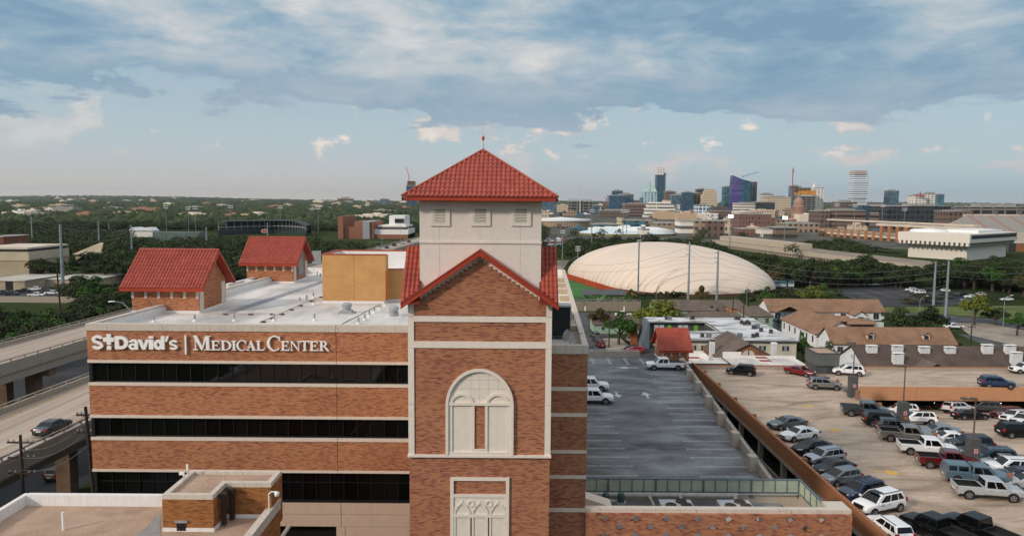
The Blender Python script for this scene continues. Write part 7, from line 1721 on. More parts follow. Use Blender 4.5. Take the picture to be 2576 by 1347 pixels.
def skyline():
 B = BM
 S = [ # name, label, x0, x1, ytop, Y, depth, mat
  ('apartment_tower', 'grey apartment tower just right of the red roof eave', 1366, 1401, 487, 2600, 30, 'glass_grey'), ('slab_building', 'pale grey narrow slab right of the unfinished tower', 1491, 1509, 517, 2500, 30, 'glass_grey'),
  ('glass_block', 'dark blue glass block with stepped top', 1533, 1577, 492, 2700, 60, 'glass_blue'), ('glass_block', 'lighter blue glass block joined to the stepped one', 1560, 1594, 489, 2760, 50, 'glass_grey'), ('glass_block', 'upper dark step of the blue glass block group', 1541, 1567, 480, 2790, 30, 'glass_blue'),
  ('office_slab', 'wide brown office slab with close ribs left of the white stepped building', 1510, 1582, 530, 1900, 40, 'brown'), ('office_block', 'dark brown office block behind the ribbed slab', 1572, 1631, 513, 2100, 50, 'brownh'),
  ('office_block', 'dark office block right of the tallest tower', 1675, 1700, 482, 3000, 40, 'brown'), ('glass_block', 'blue grey glass tower left of the construction crane mast', 1691, 1722, 491, 2500, 40, 'glass_grey'), ('glass_tower', 'blue glass tower topped with a bright blue band', 1719, 1745, 484, 2300, 30, 'glass_blue'), ('construction_tower', 'brown unfinished tower beside the blue banded one', 1742, 1763, 486, 2330, 30, 'orange'),
  ('office_tower', 'dark square tower behind the cream stepped tower', 1755, 1780, 476, 3100, 40, 'glass_dark'), ('glass_tower', 'teal glass tower left of the purple tower', 1823, 1845, 470, 2700, 35, 'glass_teal'),
  ('office_block', 'long grey glass office with pale bands below the purple tower', 1855, 1905, 511, 2300, 50, 'white'), ('office_block', 'grey glass office with dark bands right of the pale banded one', 1903, 1950, 509, 2290, 50, 'glass_dark'),
  ('office_block', 'cream office with small windows and rounded roof left of the domed capitol', 1929, 1990, 496, 2450, 50, 'cream'), ('office_block', 'small white block on the skyline left of the cream office', 1919, 1945, 488, 3200, 40, 'white'), ('glass_tower', 'teal tower behind the capitol dome', 1991, 2016, 468, 2900, 30, 'glass_teal'),
  ('state_office', 'large pink granite office block in front of the domed capitol', 1859, 1941, 539, 1130, 40, 'pink'), ('garage_slab', 'pale block left of the pink granite office', 1840, 1860, 550, 1180, 40, 'cream'),
  ('parking_structure', 'brown parking structure with dark horizontal openings', 2086, 2179, 530, 1240, 50, 'brownh'), ('parking_structure', 'brown solid stair end of the parking structure', 2066, 2088, 531, 1236, 52, 'brown'), ('brick_tower_block', 'brown ribbed cube behind the parking structure', 2118, 2157, 508, 1900, 60, 'brown'),
  ('glass_office', 'dark blue glass office with fine ribs', 2170, 2236, 517, 1300, 50, 'glass_blue'), ('striped_office', 'white and brown striped office block', 2211, 2236, 536, 1180, 30, 'brownh'), ('glass_office', 'large dark glass cube left half', 2236, 2290, 519, 1150, 60, 'glass_dark'), ('glass_office', 'large dark glass cube right half', 2294, 2391, 518, 1140, 70, 'glass_dark'),
  ('glass_tower', 'slim white and glass tower between the terraced tower and the dark glass cube', 2235, 2262, 480, 2600, 30, 'glass_grey'), ('condo_block', 'cream residential block with a red crane on its roof', 2300, 2330, 492, 2500, 40, 'whitec'), ('condo_block', 'cream residential block beside the red crane block', 2328, 2364, 488, 2520, 40, 'whitec'), ('glass_tower', 'teal edged residential block right of the cream one', 2362, 2376, 489, 2500, 40, 'glass_teal'),
  ('hall_building', 'maroon brick hall left of the stadium seats', 2391, 2440, 531, 1050, 40, 'brown'), ('lab_building', 'pale lab building with grey fins behind the stadium seats', 2450, 2600, 521, 1100, 50, 'conc'),
  ('low_office', 'low teal glass office behind the arena roof, left', 1492, 1562, 565, 1120, 40, 'glass_teal'), ('low_office', 'teal and white glass lab behind the arena roof', 1566, 1623, 555, 1120, 40, 'glass_teal'), ('low_office', 'white lab wing framing the teal glass', 1561, 1569, 549, 1119, 40, 'cream'), ('low_office', 'pale hospital wing behind the arena roof centre', 1623, 1650, 556, 1140, 40, 'tan'), ('low_office', 'grey low offices right of the teal lab', 1650, 1715, 562, 1010, 40, 'tan'), ('low_office', 'low brown block behind the teal offices', 1520, 1565, 556, 1700, 40, 'brownh'),
  ('white_block', 'white banded end of the dark academic building', 1712, 1749, 558, 850, 30, 'white'), ('taupe_block', 'taupe middle part of the dark academic building', 1749, 1778, 556, 842, 30, 'tan'), ('dark_block', 'dark brick part of the academic building', 1776, 1826, 556, 838, 30, 'brown'), ('taupe_block', 'cream right end of the dark academic building', 1826, 1840, 556, 834, 30, 'cream'),
  ('brick_hall', 'low pink brick hall with small windows', 1866, 1914, 576, 870, 30, 'pink'), ('white_hall', 'low white hall with many small windows', 1915, 1948, 577, 850, 30, 'white'), ('brick_hall', 'brick dormitory with pale bands right of the white hall', 1952, 2006, 573, 840, 30, 'brownh'), ('grey_hall', 'long grey low building below the capitol', 1978, 2060, 563, 1010, 40, 'tan'),
  ('far_tower', 'distant white slab on the hills at the far left bright in the sun', 258, 322, 521, 4200, 60, 'whitec'), ('apartment_block', 'long pale apartment block on the hillside, left part', 580, 622, 528, 2600, 40, 'whitec'), ('apartment_block', 'long pale apartment block on the hillside, middle part', 620, 648, 527, 2620, 40, 'cream'), ('apartment_block', 'brown apartment block at the right end of the hillside row', 645, 690, 530, 2580, 40, 'pink'),
  ('hill_building', 'brown wide building on the far horizon', 849, 884, 500, 5200, 60, 'orange'), ('hill_tower', 'blue grey tower on the far horizon left of the red roof', 956, 974, 501, 4200, 50, 'glass_grey'),
  ('apartment_block', 'tan mid rise apartment block left of the tower, left half', 942, 972, 529, 1750, 30, 'tan'), ('apartment_block', 'tan mid rise apartment block left of the tower, right half', 970, 994, 531, 1780, 30, 'tan'), ('green_roof_building', 'pale glass building behind the brick arts building', 872, 915, 541, 1500, 40, 'glass_grey'), ('long_building', 'long white low building left of the tan mid rise', 897, 943, 543, 1400, 40, 'white')]
 for nm, lb, x0, x1, yt, Y, dp, mt in S: block(nm, lb, x0, x1, yt, Y, dp, B[mt], pent=(.2, .8, .06) if (x1 - x0) > 40 else (.25, .75, .14))
 # unfinished tower with a white crane
 block('construction_tower', 'unfinished concrete tower under the white crane, glass on its lower storeys', 1432, 1489, 506, 2200, 45, B['conc'], pent=False, extra=lambda t, a, b, Y, z: (MB().box(a - .6, b + .6, Y - .8, Y + 45, 0, at_y(1460, 532, Y).z).build('glazed_lower_part', B['glass_blue'], t), sum_tubes(t, a, b, Y, z)))
 crane('tower_crane', 'white hammerhead crane above the unfinished concrete tower', 1459, 534, 459, 2195, -30, 11, B['steel'])
 crane('tower_crane', 'red luffing crane left of the dark blue block', 1525, 520, 500, 2600, 0, 0, B['red'], luff=(-5, 5))
 crane('tower_crane', 'dark crane mast in front of the blue grey glass tower', 1718, 565, 495, 1700, -6, 14, M('crane_dark', '#4a4a4c', .6, .05), luff=(12, 6))
 crane('tower_crane', 'blue luffing crane on top of the purple tower', 1868, 446, 442, 2595, 0, 0, M('crane_blue', '#5a7fb0', .5, .05), luff=(40, 10))
 crane('tower_crane', 'red lattice crane standing left of the orange tower', 1992, 500, 424, 2750, -2, 2, B['red'])
 crane('tower_crane', 'white hammerhead crane over the orange unfinished tower', 2012, 480, 458, 2700, -14, 48, B['steel'])
 crane('tower_crane', 'red crane on the roof of the cream residential block', 2315, 495, 486, 2490, -14, 8, B['red'])
 crane('tower_crane', 'thin red crane on the unfinished tower left of the red roof', 1029, 455, 442, 2900, 0, 0, B['red'], luff=(-7, 22))
 block('glass_tower', 'tall glass tower with unfinished top left of the red roof', 1022, 1047, 467, 2900, 35, B['glass_blue'], pent=False, extra=lambda t, a, b, Y, z: MB().box(a + 3, b - 6, Y + 3, Y + 30, z, at_y(1030, 455, Y).z).build('open_top_floors', B['orange'], t))
 # tallest tower with rounded crown
 Y = 3200; t = block('glass_skyscraper', 'tallest blue glass tower with a white crown', 1652, 1675, 440, Y, 38, B['glass_blue'], pent=False)
 a, b = at_y(1655, 430, Y).x, at_y(1673, 430, Y).x; MB().box(a, b, Y + 3, Y + 34, at_y(1663, 440, Y).z, at_y(1663, 422, Y).z).build('crown', B['whitec'], t)
 MB().box(b - 5, b + 3, Y - 4, Y + 8, 0, at_y(1663, 434, Y).z).build('balcony_stack', B['glass_grey'], t)
 # crystal topped tower
 Y = 2700; a, b = at_y(1614, 520, Y).x, at_y(1656, 520, Y).x; z0, z1, z2 = at_y(1636, 491, Y).z, at_y(1636, 478, Y).z, at_y(1636, 453, Y).z; w = b - a
 t = thing('glass_skyscraper', 'pale glass tower with pointed folded crystal crown', 'skyscraper', ((a + b) / 2, Y, 0))
 MB().box(a, b, Y, Y + w * .8, 0, z0 - 8).build('shaft', B['glass_grey'], t); MB().box(a + w * .1, b - w * .1, Y - 3, Y + w * .7, 0, z0 + 14).build('shaft_step', G('pale_glass', '#a9c0c8', '#7f9ba6', 6, 5, .5, .85, rough=.15), t)
 c1 = M('crystal_glass', '#b4cdc8', .2, .1, .1, spec=.6); m = MB(); cx = (a + b) / 2; zz = z0 + 12
 for s in (-1, 1):
  m.hexa([(cx + s * w * .02, Y, zz), (cx + s * w * .38, Y, zz), (cx + s * w * .38, Y + 26, zz), (cx + s * w * .02, Y + 26, zz)][::s], [(cx + s * w * .02, Y + 8, z2 - 4), (cx + s * w * .10, Y + 8, z2), (cx + s * w * .10, Y + 18, z2), (cx + s * w * .02, Y + 18, z2 - 4)][::s])
  m.hexa([(cx + s * w * .16, Y - 2, zz), (cx + s * w * .40, Y - 2, zz), (cx + s * w * .40, Y + 20, zz), (cx + s * w * .16, Y + 20, zz)][::s], [(cx + s * w * .16, Y + 4, z2 - 26), (cx + s * w * .22, Y + 4, z2 - 18), (cx + s * w * .22, Y + 12, z2 - 18), (cx + s * w * .16, Y + 12, z2 - 26)][::s])
 m.build('crystal_crown', c1, t, fixn=True)
 # white stepped building
 Y = 1800; t = thing('stepped_building', 'white stepped hospital like building with dark ribbon windows', 'building', (at_y(1668, 540, Y).x, Y, 0))
 for i, (x0, x1, yt) in enumerate(((1625, 1711, 538), (1629, 1700, 524), (1634, 1697, 512), (1641, 1690, 508), (1676, 1690, 503))):
  a, b = at_y(x0, yt, Y).x, at_y(x1, yt, Y).x; MB().box(a, b, Y + i * 3, Y + 50, 0 if i == 0 else at_y(1668, 540, Y).z, at_y(1668, yt, Y).z).build('tier', B['white'] if i < 4 else PANEL, t)
 block('white_wing', 'white wing with square windows right of the stepped building', 1700, 1711, 515, 1830, 30, B['whitec'], pent=False)
 # cream stepped tower
 Y = 2600; t = thing('stepped_tower', 'cream stepped tower with brown top narrowing on its left side', 'tower', (at_y(1785, 500, Y).x, Y, 0))
 for i, (x0, x1, yt) in enumerate(((1758, 1805, 510), (1765, 1805, 500), (1770, 1804, 488), (1775, 1804, 480), (1779, 1801, 475))):
  a, b = at_y(x0, yt, Y).x, at_y(x1, yt, Y).x; MB().box(a, b, Y + i * 2, Y + 40, 0 if i == 0 else at_y(1785, 512, Y).z, at_y(1785, yt, Y).z).build('tier', B['cream'], t)
 block('grid_office', 'blue and white grid office in front of the cream stepped tower', 1754, 1795, 516, 2000, 40, B['blueband'])
 t = block('gabled_office', 'brown office with dark mansard roof and round window', 1791, 1840, 531, 1800, 50, B['brown'], pent=False)
 a, b = at_y(1791, 531, 1800).x, at_y(1840, 531, 1800).x; z = at_y(1815, 531, 1800).z; z2 = at_y(1815, 519, 1800).z
 m = MB(); m.hexa([(a, 1800, z), (b, 1800, z), (b, 1850, z), (a, 1850, z)], [(a + 8, 1806, z2), (b - 8, 1806, z2), (b - 8, 1844, z2), (a + 8, 1844, z2)]); m.build('mansard_roof', M('mansard_dark', '#4b4341', .8, .1, .1), t)
 # purple and teal tower with slanting top
 Y = 2600; a, m_, b = at_y(1846, 500, Y).x, at_y(1866, 500, Y).x, at_y(1890, 500, Y).x; za, zm_, zb = at_y(1868, 440, Y).z, at_y(1868, 449, Y).z, at_y(1868, 452, Y).z
 t = thing('angular_tower', 'angular purple and teal glass tower with a sloping top', 'skyscraper', (m_, Y, 0))
 MB().hexa([(a - 4, Y + 30, 0), (m_, Y, 0), (m_, Y + 60, 0), (a - 4, Y + 60, 0)], [(a + 3, Y + 30, za), (m_, Y, zm_ - 2), (m_, Y + 60, zm_), (a + 3, Y + 60, za)]).build('purple_facade', B['purple'], t)
 MB().hexa([(m_, Y, 0), (b, Y + 10, 0), (b, Y + 60, 0), (m_, Y + 60, 0)], [(m_, Y, zm_ - 2), (b - 1, Y + 10, zb - 5), (b - 1, Y + 60, zb), (m_, Y + 60, zm_)]).build('teal_facade', B['teal2'], t)
 block('construction_tower', 'narrow unfinished tower right of the purple tower', 1889, 1905, 458, 2650, 30, B['conc'], pent=False)
 t = block('construction_tower', 'unfinished tower wrapped in orange formwork near the top', 2012, 2050, 494, 2600, 40, B['conc'], pent=False)
 MB().box(at_y(2010, 480, 2600).x, at_y(2052, 480, 2600).x, 2598, 2642, at_y(2030, 490, 2600).z, at_y(2030, 479, 2600).z).build('orange_formwork', B['yel'], t)
 MB().box(at_y(2003, 480, 2600).x, at_y(2040, 480, 2600).x, 2602, 2636, at_y(2030, 479, 2600).z, at_y(2030, 472, 2600).z).build('top_formwork', B['orange'], t)
 t = block('condo_tower', 'cream residential tower with a spire lit by the sun', 2050, 2073, 473, 2650, 30, B['whitec'], pent=False)
 MB().lathe((at_y(2052, 470, 2650).x, 2665, at_y(2052, 474, 2650).z), [(7, 0), (5, 8), (2, 18), (.6, 20), (.4, 26), (0, 30)], 8).build('spire', M('spire_white', '#e4ddd2', .6, .02), t)
 # terraced tower of shifted boxes
 Y = 2500; t = thing('terraced_tower', 'tall pale tower of shifted boxes with a mesh top', 'skyscraper', (at_y(2163, 500, Y).x, Y, 0)); mm_ = G('balcony_bands', '#d5dbe0', '#78909f', 50, 3.6, .98, .5, rough=.2)
 for x0, x1, y0, y1, o in ((2145, 2179, 540, 498, 0), (2144, 2180, 498, 455, -4), (2149, 2184, 470, 438, 3), (2151, 2181, 438, 429, 0)):
  MB().box(at_y(x0, y0, Y).x, at_y(x1, y0, Y).x, Y + o, Y + o + 42, at_y(2163, y0, Y).z if y0 < 530 else 0, at_y(2163, y1, Y).z).build('box_tier', mm_ if y0 != 438 else G('mesh_top', '#b9a99c', '#8f8279', 3, 3, .5, .5), t)
 # domed capitol
 Y = 1500; c = at_y(2007, 560, Y + 40); k = (Y + 40) / 1850; GR = M('pink_granite', '#a2806f', .85, .06, .05); t = thing('capitol_building', 'pink granite capitol with tall ribbed dome and columned drum', 'capitol', (c.x, Y, 0))
 zz = lambda y: at_y(2007, y, Y).z
 m = MB(); m.lathe((c.x, Y + 40, 0), [(15 * k, zz(545)), (15 * k, zz(537)), (16 * k, zz(536)), (16 * k, zz(533)), (13.5 * k, zz(533)), (13.5 * k, zz(522)), (14.5 * k, zz(521)), (14.5 * k, zz(518)), (12 * k, zz(517)), (12 * k, zz(511)), (12.5 * k, zz(510.5)), (11.2 * k, zz(505)), (8.5 * k, zz(500)), (5 * k, zz(497)), (3.6 * k, zz(496)), (3.6 * k, zz(490)), (4 * k, zz(489.6)), (2.2 * k, zz(487.5)), (1.2 * k, zz(486)), (.8 * k, zz(481.5)), (0, zz(481))], 28); m.build('dome', GR, t)
 m = MB()
 for i in range(20): a = i * math.pi / 10; m.tube((c.x + 15 * k * math.cos(a), Y + 40 + 15 * k * math.sin(a), zz(533)), (c.x + 15 * k * math.cos(a), Y + 40 + 15 * k * math.sin(a), zz(522)), .8, .8, 6)
 m.build('colonnade', GR, t)
 m = MB(); m.box(c.x - 14 * k, c.x + 14 * k, Y - 4, Y + 70, 0, zz(545)); m.box(at_y(1950, 555, Y).x, at_y(2064, 555, Y).x, Y, Y + 40, 0, zz(553)); m.build('wings', G('granite_windows', '#9d7e6d', '#4f4440', 5, 6, .35, .5), t)
 m = MB(); m.slab([(c.x - 30 * k, Y - 2, zz(553)), (c.x + 30 * k, Y - 2, zz(553)), (c.x, Y - 2, zz(542))], (0, 40, 0)); m.build('pediment', GR, t)
def sum_tubes(t, a, b, Y, z):
 m = MB()
 for i in range(14): x = a + (b - a) * i / 13; m.tube((x, Y, z), (x - 1.5, Y, z + 8), .5, .4, 4); m.tube((x, Y + 44, z), (x + 1, Y + 44, z + 8), .5, .4, 4)
 m.build('rebar_column', BM['conc'], t)
skyline()
def midground():
 B = BM
 # drum arena
 Y = 1150; a, b = at_y(1340, 580, Y).x, at_y(1490, 580, Y).x; cx, r = (a + b) / 2, (b - a) / 2; zt_ = at_y(1420, 555, Y - 0).z; yc = Y + r
 t = thing('drum_arena', 'large round beige ribbed arena with a white roof rim', 'arena', (cx, yc, 0)); m = MB(); n = 72
 rows = []
 for z_ in (0, zt_):
  rows.append([(cx + (r + (1.2 if i % 2 else 0)) * math.cos(2 * math.pi * i / (2 * n)), yc + (r + (1.2 if i % 2 else 0)) * math.sin(2 * math.pi * i / (2 * n)), z_) for i in range(2 * n)])
 m.grid(rows, close=True); m.build('ribbed_wall', M('arena_beige', '#a8927c', .9, .06, .05), t)
 MB().lathe((cx, yc, zt_), [(r + 2, -1), (r + 2, 1.6), (r - 4, 1.6), (0, 5)], 64).build('roof', WHT, t)
 BLD.append((a, b, Y - 5, Y + 2 * r))
 # arena with white lens roof
 Y = 800; t = thing('lens_roof_arena', 'low arena with a wide white lens shaped roof and yellow fascia', 'arena', (at_y(1630, 590, Y).x, Y, 0)); k = Y / 1850
 def ell(x0, x1, dep, z0, z1, y0, n=48, lift=0):
  a, b = at_y(x0, 590, Y).x, at_y(x1, 590, Y).x; cx, rx = (a + b) / 2, (b - a) / 2; return cx, rx
 cx, rx = ell(1476, 1752, 0, 0, 0, 0); yc = Y + 95; zb, zc = at_y(1600, 600, Y).z, at_y(1600, 586, Y).z
 m = MB(); m.lathe((cx, yc, 0), [(rx * .8, 0), (rx * .86, zb)], 48, sy=.78); m.build('glass_wall', M('arena_dark_glass', '#2b3a3c', .3, .1, .1), t)
 m = MB(); m.lathe((cx, yc, 0), [(rx * .97, zb - 1), (rx * .97, zb + 2.2)], 48, sy=.78); m.build('yellow_fascia', M('fascia_yellow', '#c8ab3e', .7, .05), t)
 m = MB(); m.lathe((cx, yc, 0), [(rx * .97, zb + 2.2), (rx, zb + 2.3), (rx, zb + 2.9), (rx * .9, zb + 4.5), (rx * .5, zb + 8), (0, zb + 9)], 64, sy=.78); m.build('roof', M('arena_roof_white', '#c9d6dc', .5, .05, .03), t, smooth=True)
 m = MB(); m.lathe((cx + rx * .25, yc - 12, 0), [(rx * .62, zb + 3), (rx * .62, zb + 7), (rx * .3, zb + 10), (0, zb + 10.6)], 48, sy=.62); m.build('inner_roof', M('arena_roof_bright', '#e2e4e6', .5, .03, .03), t, smooth=True)
 for i, (fx, fy) in enumerate(((-.75, -.1), (-.55, -.25), (-.4, .05), (-.3, -.32), (-.15, -.1), (-.62, .2), (0, .25), (-.1, -.42))):
  m = MB(); x, y = cx + rx * fx, yc + rx * .78 * fy; z0 = zb + 2; m.box(x - 4, x + 4, y - 3, y + 3, z0, zb + 8 + (1 - abs(fx)) * 3.5); m.build('roof_unit', WHT, t)
 BLD.append((cx - rx - 5, cx + rx + 5, Y + 15, Y + 190))
 # long concrete hall on the diagonal
 t = thing('long_hall', 'very long flat concrete hall with vertical fins running diagonally behind the trees', 'hall', (110, 430, 0))
 A = at_y(1785, 605, 660); Bp = at_y(2318, 682, 395); d = Vector((Bp.x - A.x, Bp.y - A.y)).normalized(); n = Vector((-d.y, d.x)); n = n if n.y > 0 else -n
 zA = at_y(1785, 600, 660).z; zB = at_y(2318, 672, 395).z; zt_ = (zA + zB) / 2; W_ = 26
 P0, P1 = Vector((A.x, A.y)), Vector((Bp.x, Bp.y)); CB = stained('hall_concrete', '#b3a797', '#6e6558', drip=.5, vs=.25)
 def quad_prism(mb, p0, p1, off0, off1, z0, z1):
  q = [p0 + n * off0, p1 + n * off0, p1 + n * off1, p0 + n * off1]; mb.prism([(v.x, v.y) for v in q], z0, z1)
 m = MB(); quad_prism(m, P0, P1, 0, W_, zt_ - 3.2, zt_); m.build('roof_band', CB, t)
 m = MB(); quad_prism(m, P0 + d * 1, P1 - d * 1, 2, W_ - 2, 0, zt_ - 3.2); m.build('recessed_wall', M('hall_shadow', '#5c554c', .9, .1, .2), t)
 L_ = (P1 - P0).length; m = MB(); q = 0
 while q < L_: p = P0 + d * q; m = MB(); quad_prism(m, p, p + d * .9, .4, 2.2, 0, zt_ - 3.2); m.build('concrete_fin', CB, t); q += 3.8
 q = 1
 while q < W_: p = P1 + n * q; m = MB(); m.prism([(v.x, v.y) for v in (p - d * 2, p - d * .3, p - d * .3 + n * .9, p - d * 2 + n * .9)], 0, zt_ - 3.2); m.build('concrete_fin', CB, t); q += 3.6
 m = MB(); quad_prism(m, P0 + d * 10, P0 + d * (L_ * .50), 5, 18, zt_, zt_ + 4.0); m.build('rooftop_block', CB, t)
 m = MB(); quad_prism(m, P0 + d * .5, P1 - d * .5, .5, W_ - .5, zt_ + .004, zt_ + .1); m.build('gravel_roof', M('hall_gravel', '#85786a', .95, .1, .1), t)
 for q in range(0, int(L_), 12): p = P0 + d * q + n * 10; BLD.append((p.x - 12, p.x + 14, p.y - 8, p.y + 12))
 # library box
 TRV = stained('travertine', '#ddd6cb', '#b3aa9c', drip=.2, vs=.2); Y = 560
 Y = 505; t = thing('library_building', 'massive white travertine library whose top storey overhangs windowless walls', 'library', (210, Y, 0))
 x0, xc_, x1 = at_y(2284, 640, Y + 30).x, at_y(2438, 640, Y).x, at_y(2537, 640, Y + 40).x
 zT, zM, zL = at_y(2420, 588, Y).z, at_y(2420, 619, Y).z, 0;
 # plan rotated: corner nearest at px 2438
 C0 = Vector((at_y(2432, 640, Y).x, Y)); CL = Vector((at_y(2284, 640, Y + 36).x, Y + 36)); CR_ = Vector((at_y(2530, 640, Y + 46).x, Y + 46)); CBk = CL + CR_ - C0
 cen = (C0 + CBk) / 2; m = MB(); m.prism([(v.x, v.y) for v in (C0, CR_, CBk, CL)], 0, zM + 1); m.build('windowless_wall', TRV, t)
 def sc(v, s): return cen + (v - cen) * s
 U = [sc(v, 1.22) for v in (C0, CR_, CBk, CL)]; m = MB(); m.prism([(v.x, v.y) for v in U], zM + 2.5, zT); m.build('overhanging_storey', TRV, t)
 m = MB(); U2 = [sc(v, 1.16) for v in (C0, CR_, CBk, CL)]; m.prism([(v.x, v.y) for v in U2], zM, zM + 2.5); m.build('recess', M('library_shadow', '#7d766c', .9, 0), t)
 m = MB()
 for i in range(15):
  for A_, B_ in ((U[0], U[3]),):
   p = A_ + (B_ - A_) * (i + .2) / 15; q_ = A_ + (B_ - A_) * (i + .75) / 15; nn = (cen - (A_ + B_) / 2).normalized() * 3; m.prism([(v.x, v.y) for v in (p, q_, q_ + nn, p + nn)], zM + .3, zM + 2.5)
 m.build('coffered_soffit', TRV, t)
 m = MB(); e = (U[1] - U[0]); o = Vector((e.y, -e.x)).normalized() * .15; p, q_ = U[0] + e * .03 + o, U[0] + e * .97 + o; m.prism([(v.x, v.y) for v in (p, q_, q_ - o * 1.2, p - o * 1.2)], zT - 3.3, zT - .9); m.build('window_strip', BLK, t)
 m = MB(); m.prism([(v.x, v.y) for v in [sc(v, .62) + Vector((10, 0)) for v in (C0, CR_, CBk, CL)]], zT, zT + 1.8); m.lathe((cen.x - 22, cen.y, zT), [(13, 0), (12, 1.6), (0, 2.6)], 24); m.build('roof_units', WHT, t)
 BLD.append((min(v.x for v in U) - 3, max(v.x for v in U) + 3, Y - 8, Y + 95))
 # stadium: brick arcade side and raked upper deck
 t = thing('football_stadium', 'orange brick football stadium with a raked seating deck and white light roof band', 'stadium', (250, 700, 0))
 OB = M('stadium_brick', '#a8714c', .9, .08, .1); ST = M('stadium_stone', '#cdbfae', .9, .06, .1); SEAT = None
 P0 = at_y(2058, 600, 900); P1 = at_y(2478, 640, 640); p0, p1 = Vector((P0.x, P0.y)), Vector((P1.x, P1.y)); d = (p1 - p0).normalized(); n = Vector((-d.y, d.x)); n = n if n.y > 0 else -n; L_ = (p1 - p0).length
 zt1 = at_y(2160, 577, 838).z
 def qp(mb, a0, a1, o0, o1, z0, z1): q = [p0 + d * a0 + n * o0, p0 + d * a1 + n * o0, p0 + d * a1 + n * o1, p0 + d * a0 + n * o1]; mb.prism([(v.x, v.y) for v in q], z0, z1)
 m = MB(); qp(m, 0, L_, 1.5, 30, 0, zt1 - 2); m.build('dark_concourse', M('concourse_dark', '#4a4640', .9, .1, .1), t)
 q = 0
 while q < L_: m = MB(); qp(m, q, q + 4.2, 0, 3, 0, zt1 + (6 if q > L_ * .42 else 0)); q += 13; m.build('brick_pier', OB, t)
 m = MB()
 for z_ in (zt1 - 3.5, zt1 * .62, zt1 * .3): qp(m, 0, L_, .8, 4, z_, z_ + 2.4)
 qp(m, L_ * .42, L_, .4, 6, zt1 + 6, zt1 + 8.5); qp(m, 0, L_ * .9, 10, 18, zt1 + 9, zt1 + 10.6); m.build('stone_band', ST, t)
 m = MB(); qp(m, L_ * .8, L_, 2, 20, 0, zt1 + 6); m.build('corner_tower', OB, t)
 BLD.append((p0.x - 5, p1.x + 40, 640, 930))
 t2 = thing('seating_deck', 'steep grey seating deck with red aisles at the right edge', 'stadium seats', (400, 760, 0))
 m, T, bb, pos = pmat('seats'); x, y, z = T.xyz(pos); fr_ = T.math('FRACT', T.math('DIVIDE', T.math('ADD', x, T.math('MULTIPLY', z, .0)), 22)); ais = T.math('LESS_THAN', fr_, .07)
 row = T.math('LESS_THAN', T.math('FRACT', T.math('DIVIDE', z, .9)), .35); c = T.mix(T.smooth(T.noise(T.vec(T.math('MULTIPLY', x, .6), T.math('MULTIPLY', z, 2.0), 0), .5, 4, .7), .60, .68), lin('#8d8a84'), lin('#a5523c')); c = T.mix(T.math('MULTIPLY', row, .35), c, lin('#6d6a66')); c = T.mix(ais, c, lin('#a4472f'))
 T.set(bb.inputs['Base Color'], c); bb.inputs['Roughness'].default_value = .9
 Y = 740; za, zb = at_y(2480, 586, Y).z, at_y(2480, 542, Y + 45).z; xa0, xa1 = at_y(2391, 586, Y).x, at_y(2430, 542, Y + 45).x; xb = at_y(2680, 560, Y).x
 mb = MB(); mb.hexa([(xa0, Y, za - 4), (xb, Y, za - 4), (xb, Y + 46, za - 4), (xa0, Y + 46, za - 4)], [(xa0, Y, za), (xb, Y, za), (xb, Y + 45, zb), (xa1, Y + 45, zb)]); mb.build('seats', m, t2)
 mb = MB(); mb.box(xa1 - 2, xb, Y + 45, Y + 47, za - 4, zb + 1.5); mb.box(xa0 - 2, xb, Y - 1, Y + 1, za - 8, za + .8); mb.build('rim', ST, t2)
 mb = MB(); xx = xa1 + 5
 while xx < xb: mb.box(xx, xx + 2, Y + 44, Y + 46.5, zb + 1.5, zb + 5); xx += 26
 mb.box(xa0 + 8, xb, Y + 2, Y + 40, 0, za - 4.1); mb.build('support', M('support_grey', '#6b6660', .9, .1, .1), t2)
 block('brick_wing', 'brick stadium wing with glass bays right of the library', 2536, 2620, 612, 610, 40, G('brick_bays', '#a26a48', '#33393d', 7, 6, .45, .6), pent=False)
 # left: beige depot, yard, baseball stadium, brick arts building
 BG = M('depot_beige', '#a69780', .9, .08, .1);
 t = thing('depot_building', 'beige depot with dark clerestory at the left edge', 'building', (-230, 330, 0)); Y = 330
 a, b = at_y(-60, 680, Y).x, at_y(73, 680, Y).x; z3, z2, z1 = at_y(36, 622, Y).z, at_y(36, 633, Y).z, at_y(36, 655, Y).z
 MB().box(a, b, Y, Y + 30, 0, z1).build('lower_wall', BG, t); MB().box(a - .3, b + .3, Y - .3, Y + 30, z1, z2).build('beige_band', M('band_beige', '#bcae96', .9, .05, .1), t); m = MB(); m.box(a, b - .4, Y, Y + 29, z2, z3 - .8); m.build('clerestory', BLK, t)
 MB().box(a, b, Y - .4, Y + 30, z3 - .8, z3).build('roof_edge', ST, t)
 t = thing('depot_shed', 'low beige shed with pale roof and dark garage door behind the yard', 'building', (-200, 300, 0)); Y = 302
 for x0, x1, yt, dy, mt in ((-40, 62, 695, 0, 'a'), (62, 190, 700, 14, 'b')):
  a, b = at_y(x0, 720, Y).x, at_y(x1, 720, Y).x; z_ = at_y(100, yt + 12, Y).z; MB().box(a, b, Y + dy, Y + dy + 26, 0, z_).build('wall', BG, t); MB().box(a - .4, b + .4, Y + dy - .4, Y + dy + 26, z_, z_ + .3).build('roof', M('shed_roof', '#b7b2a8', .8, .08, .1), t)
 a, b = at_y(14, 720, Y).x, at_y(33, 720, Y).x; MB().box(a, b, Y - .1, Y, 0, 4).build('garage_door', BLK, t)
 sheet('yard', [(-60, 730), (200, 726), (300, 738), (280, 756), (-60, 762)], .04, ASPH)
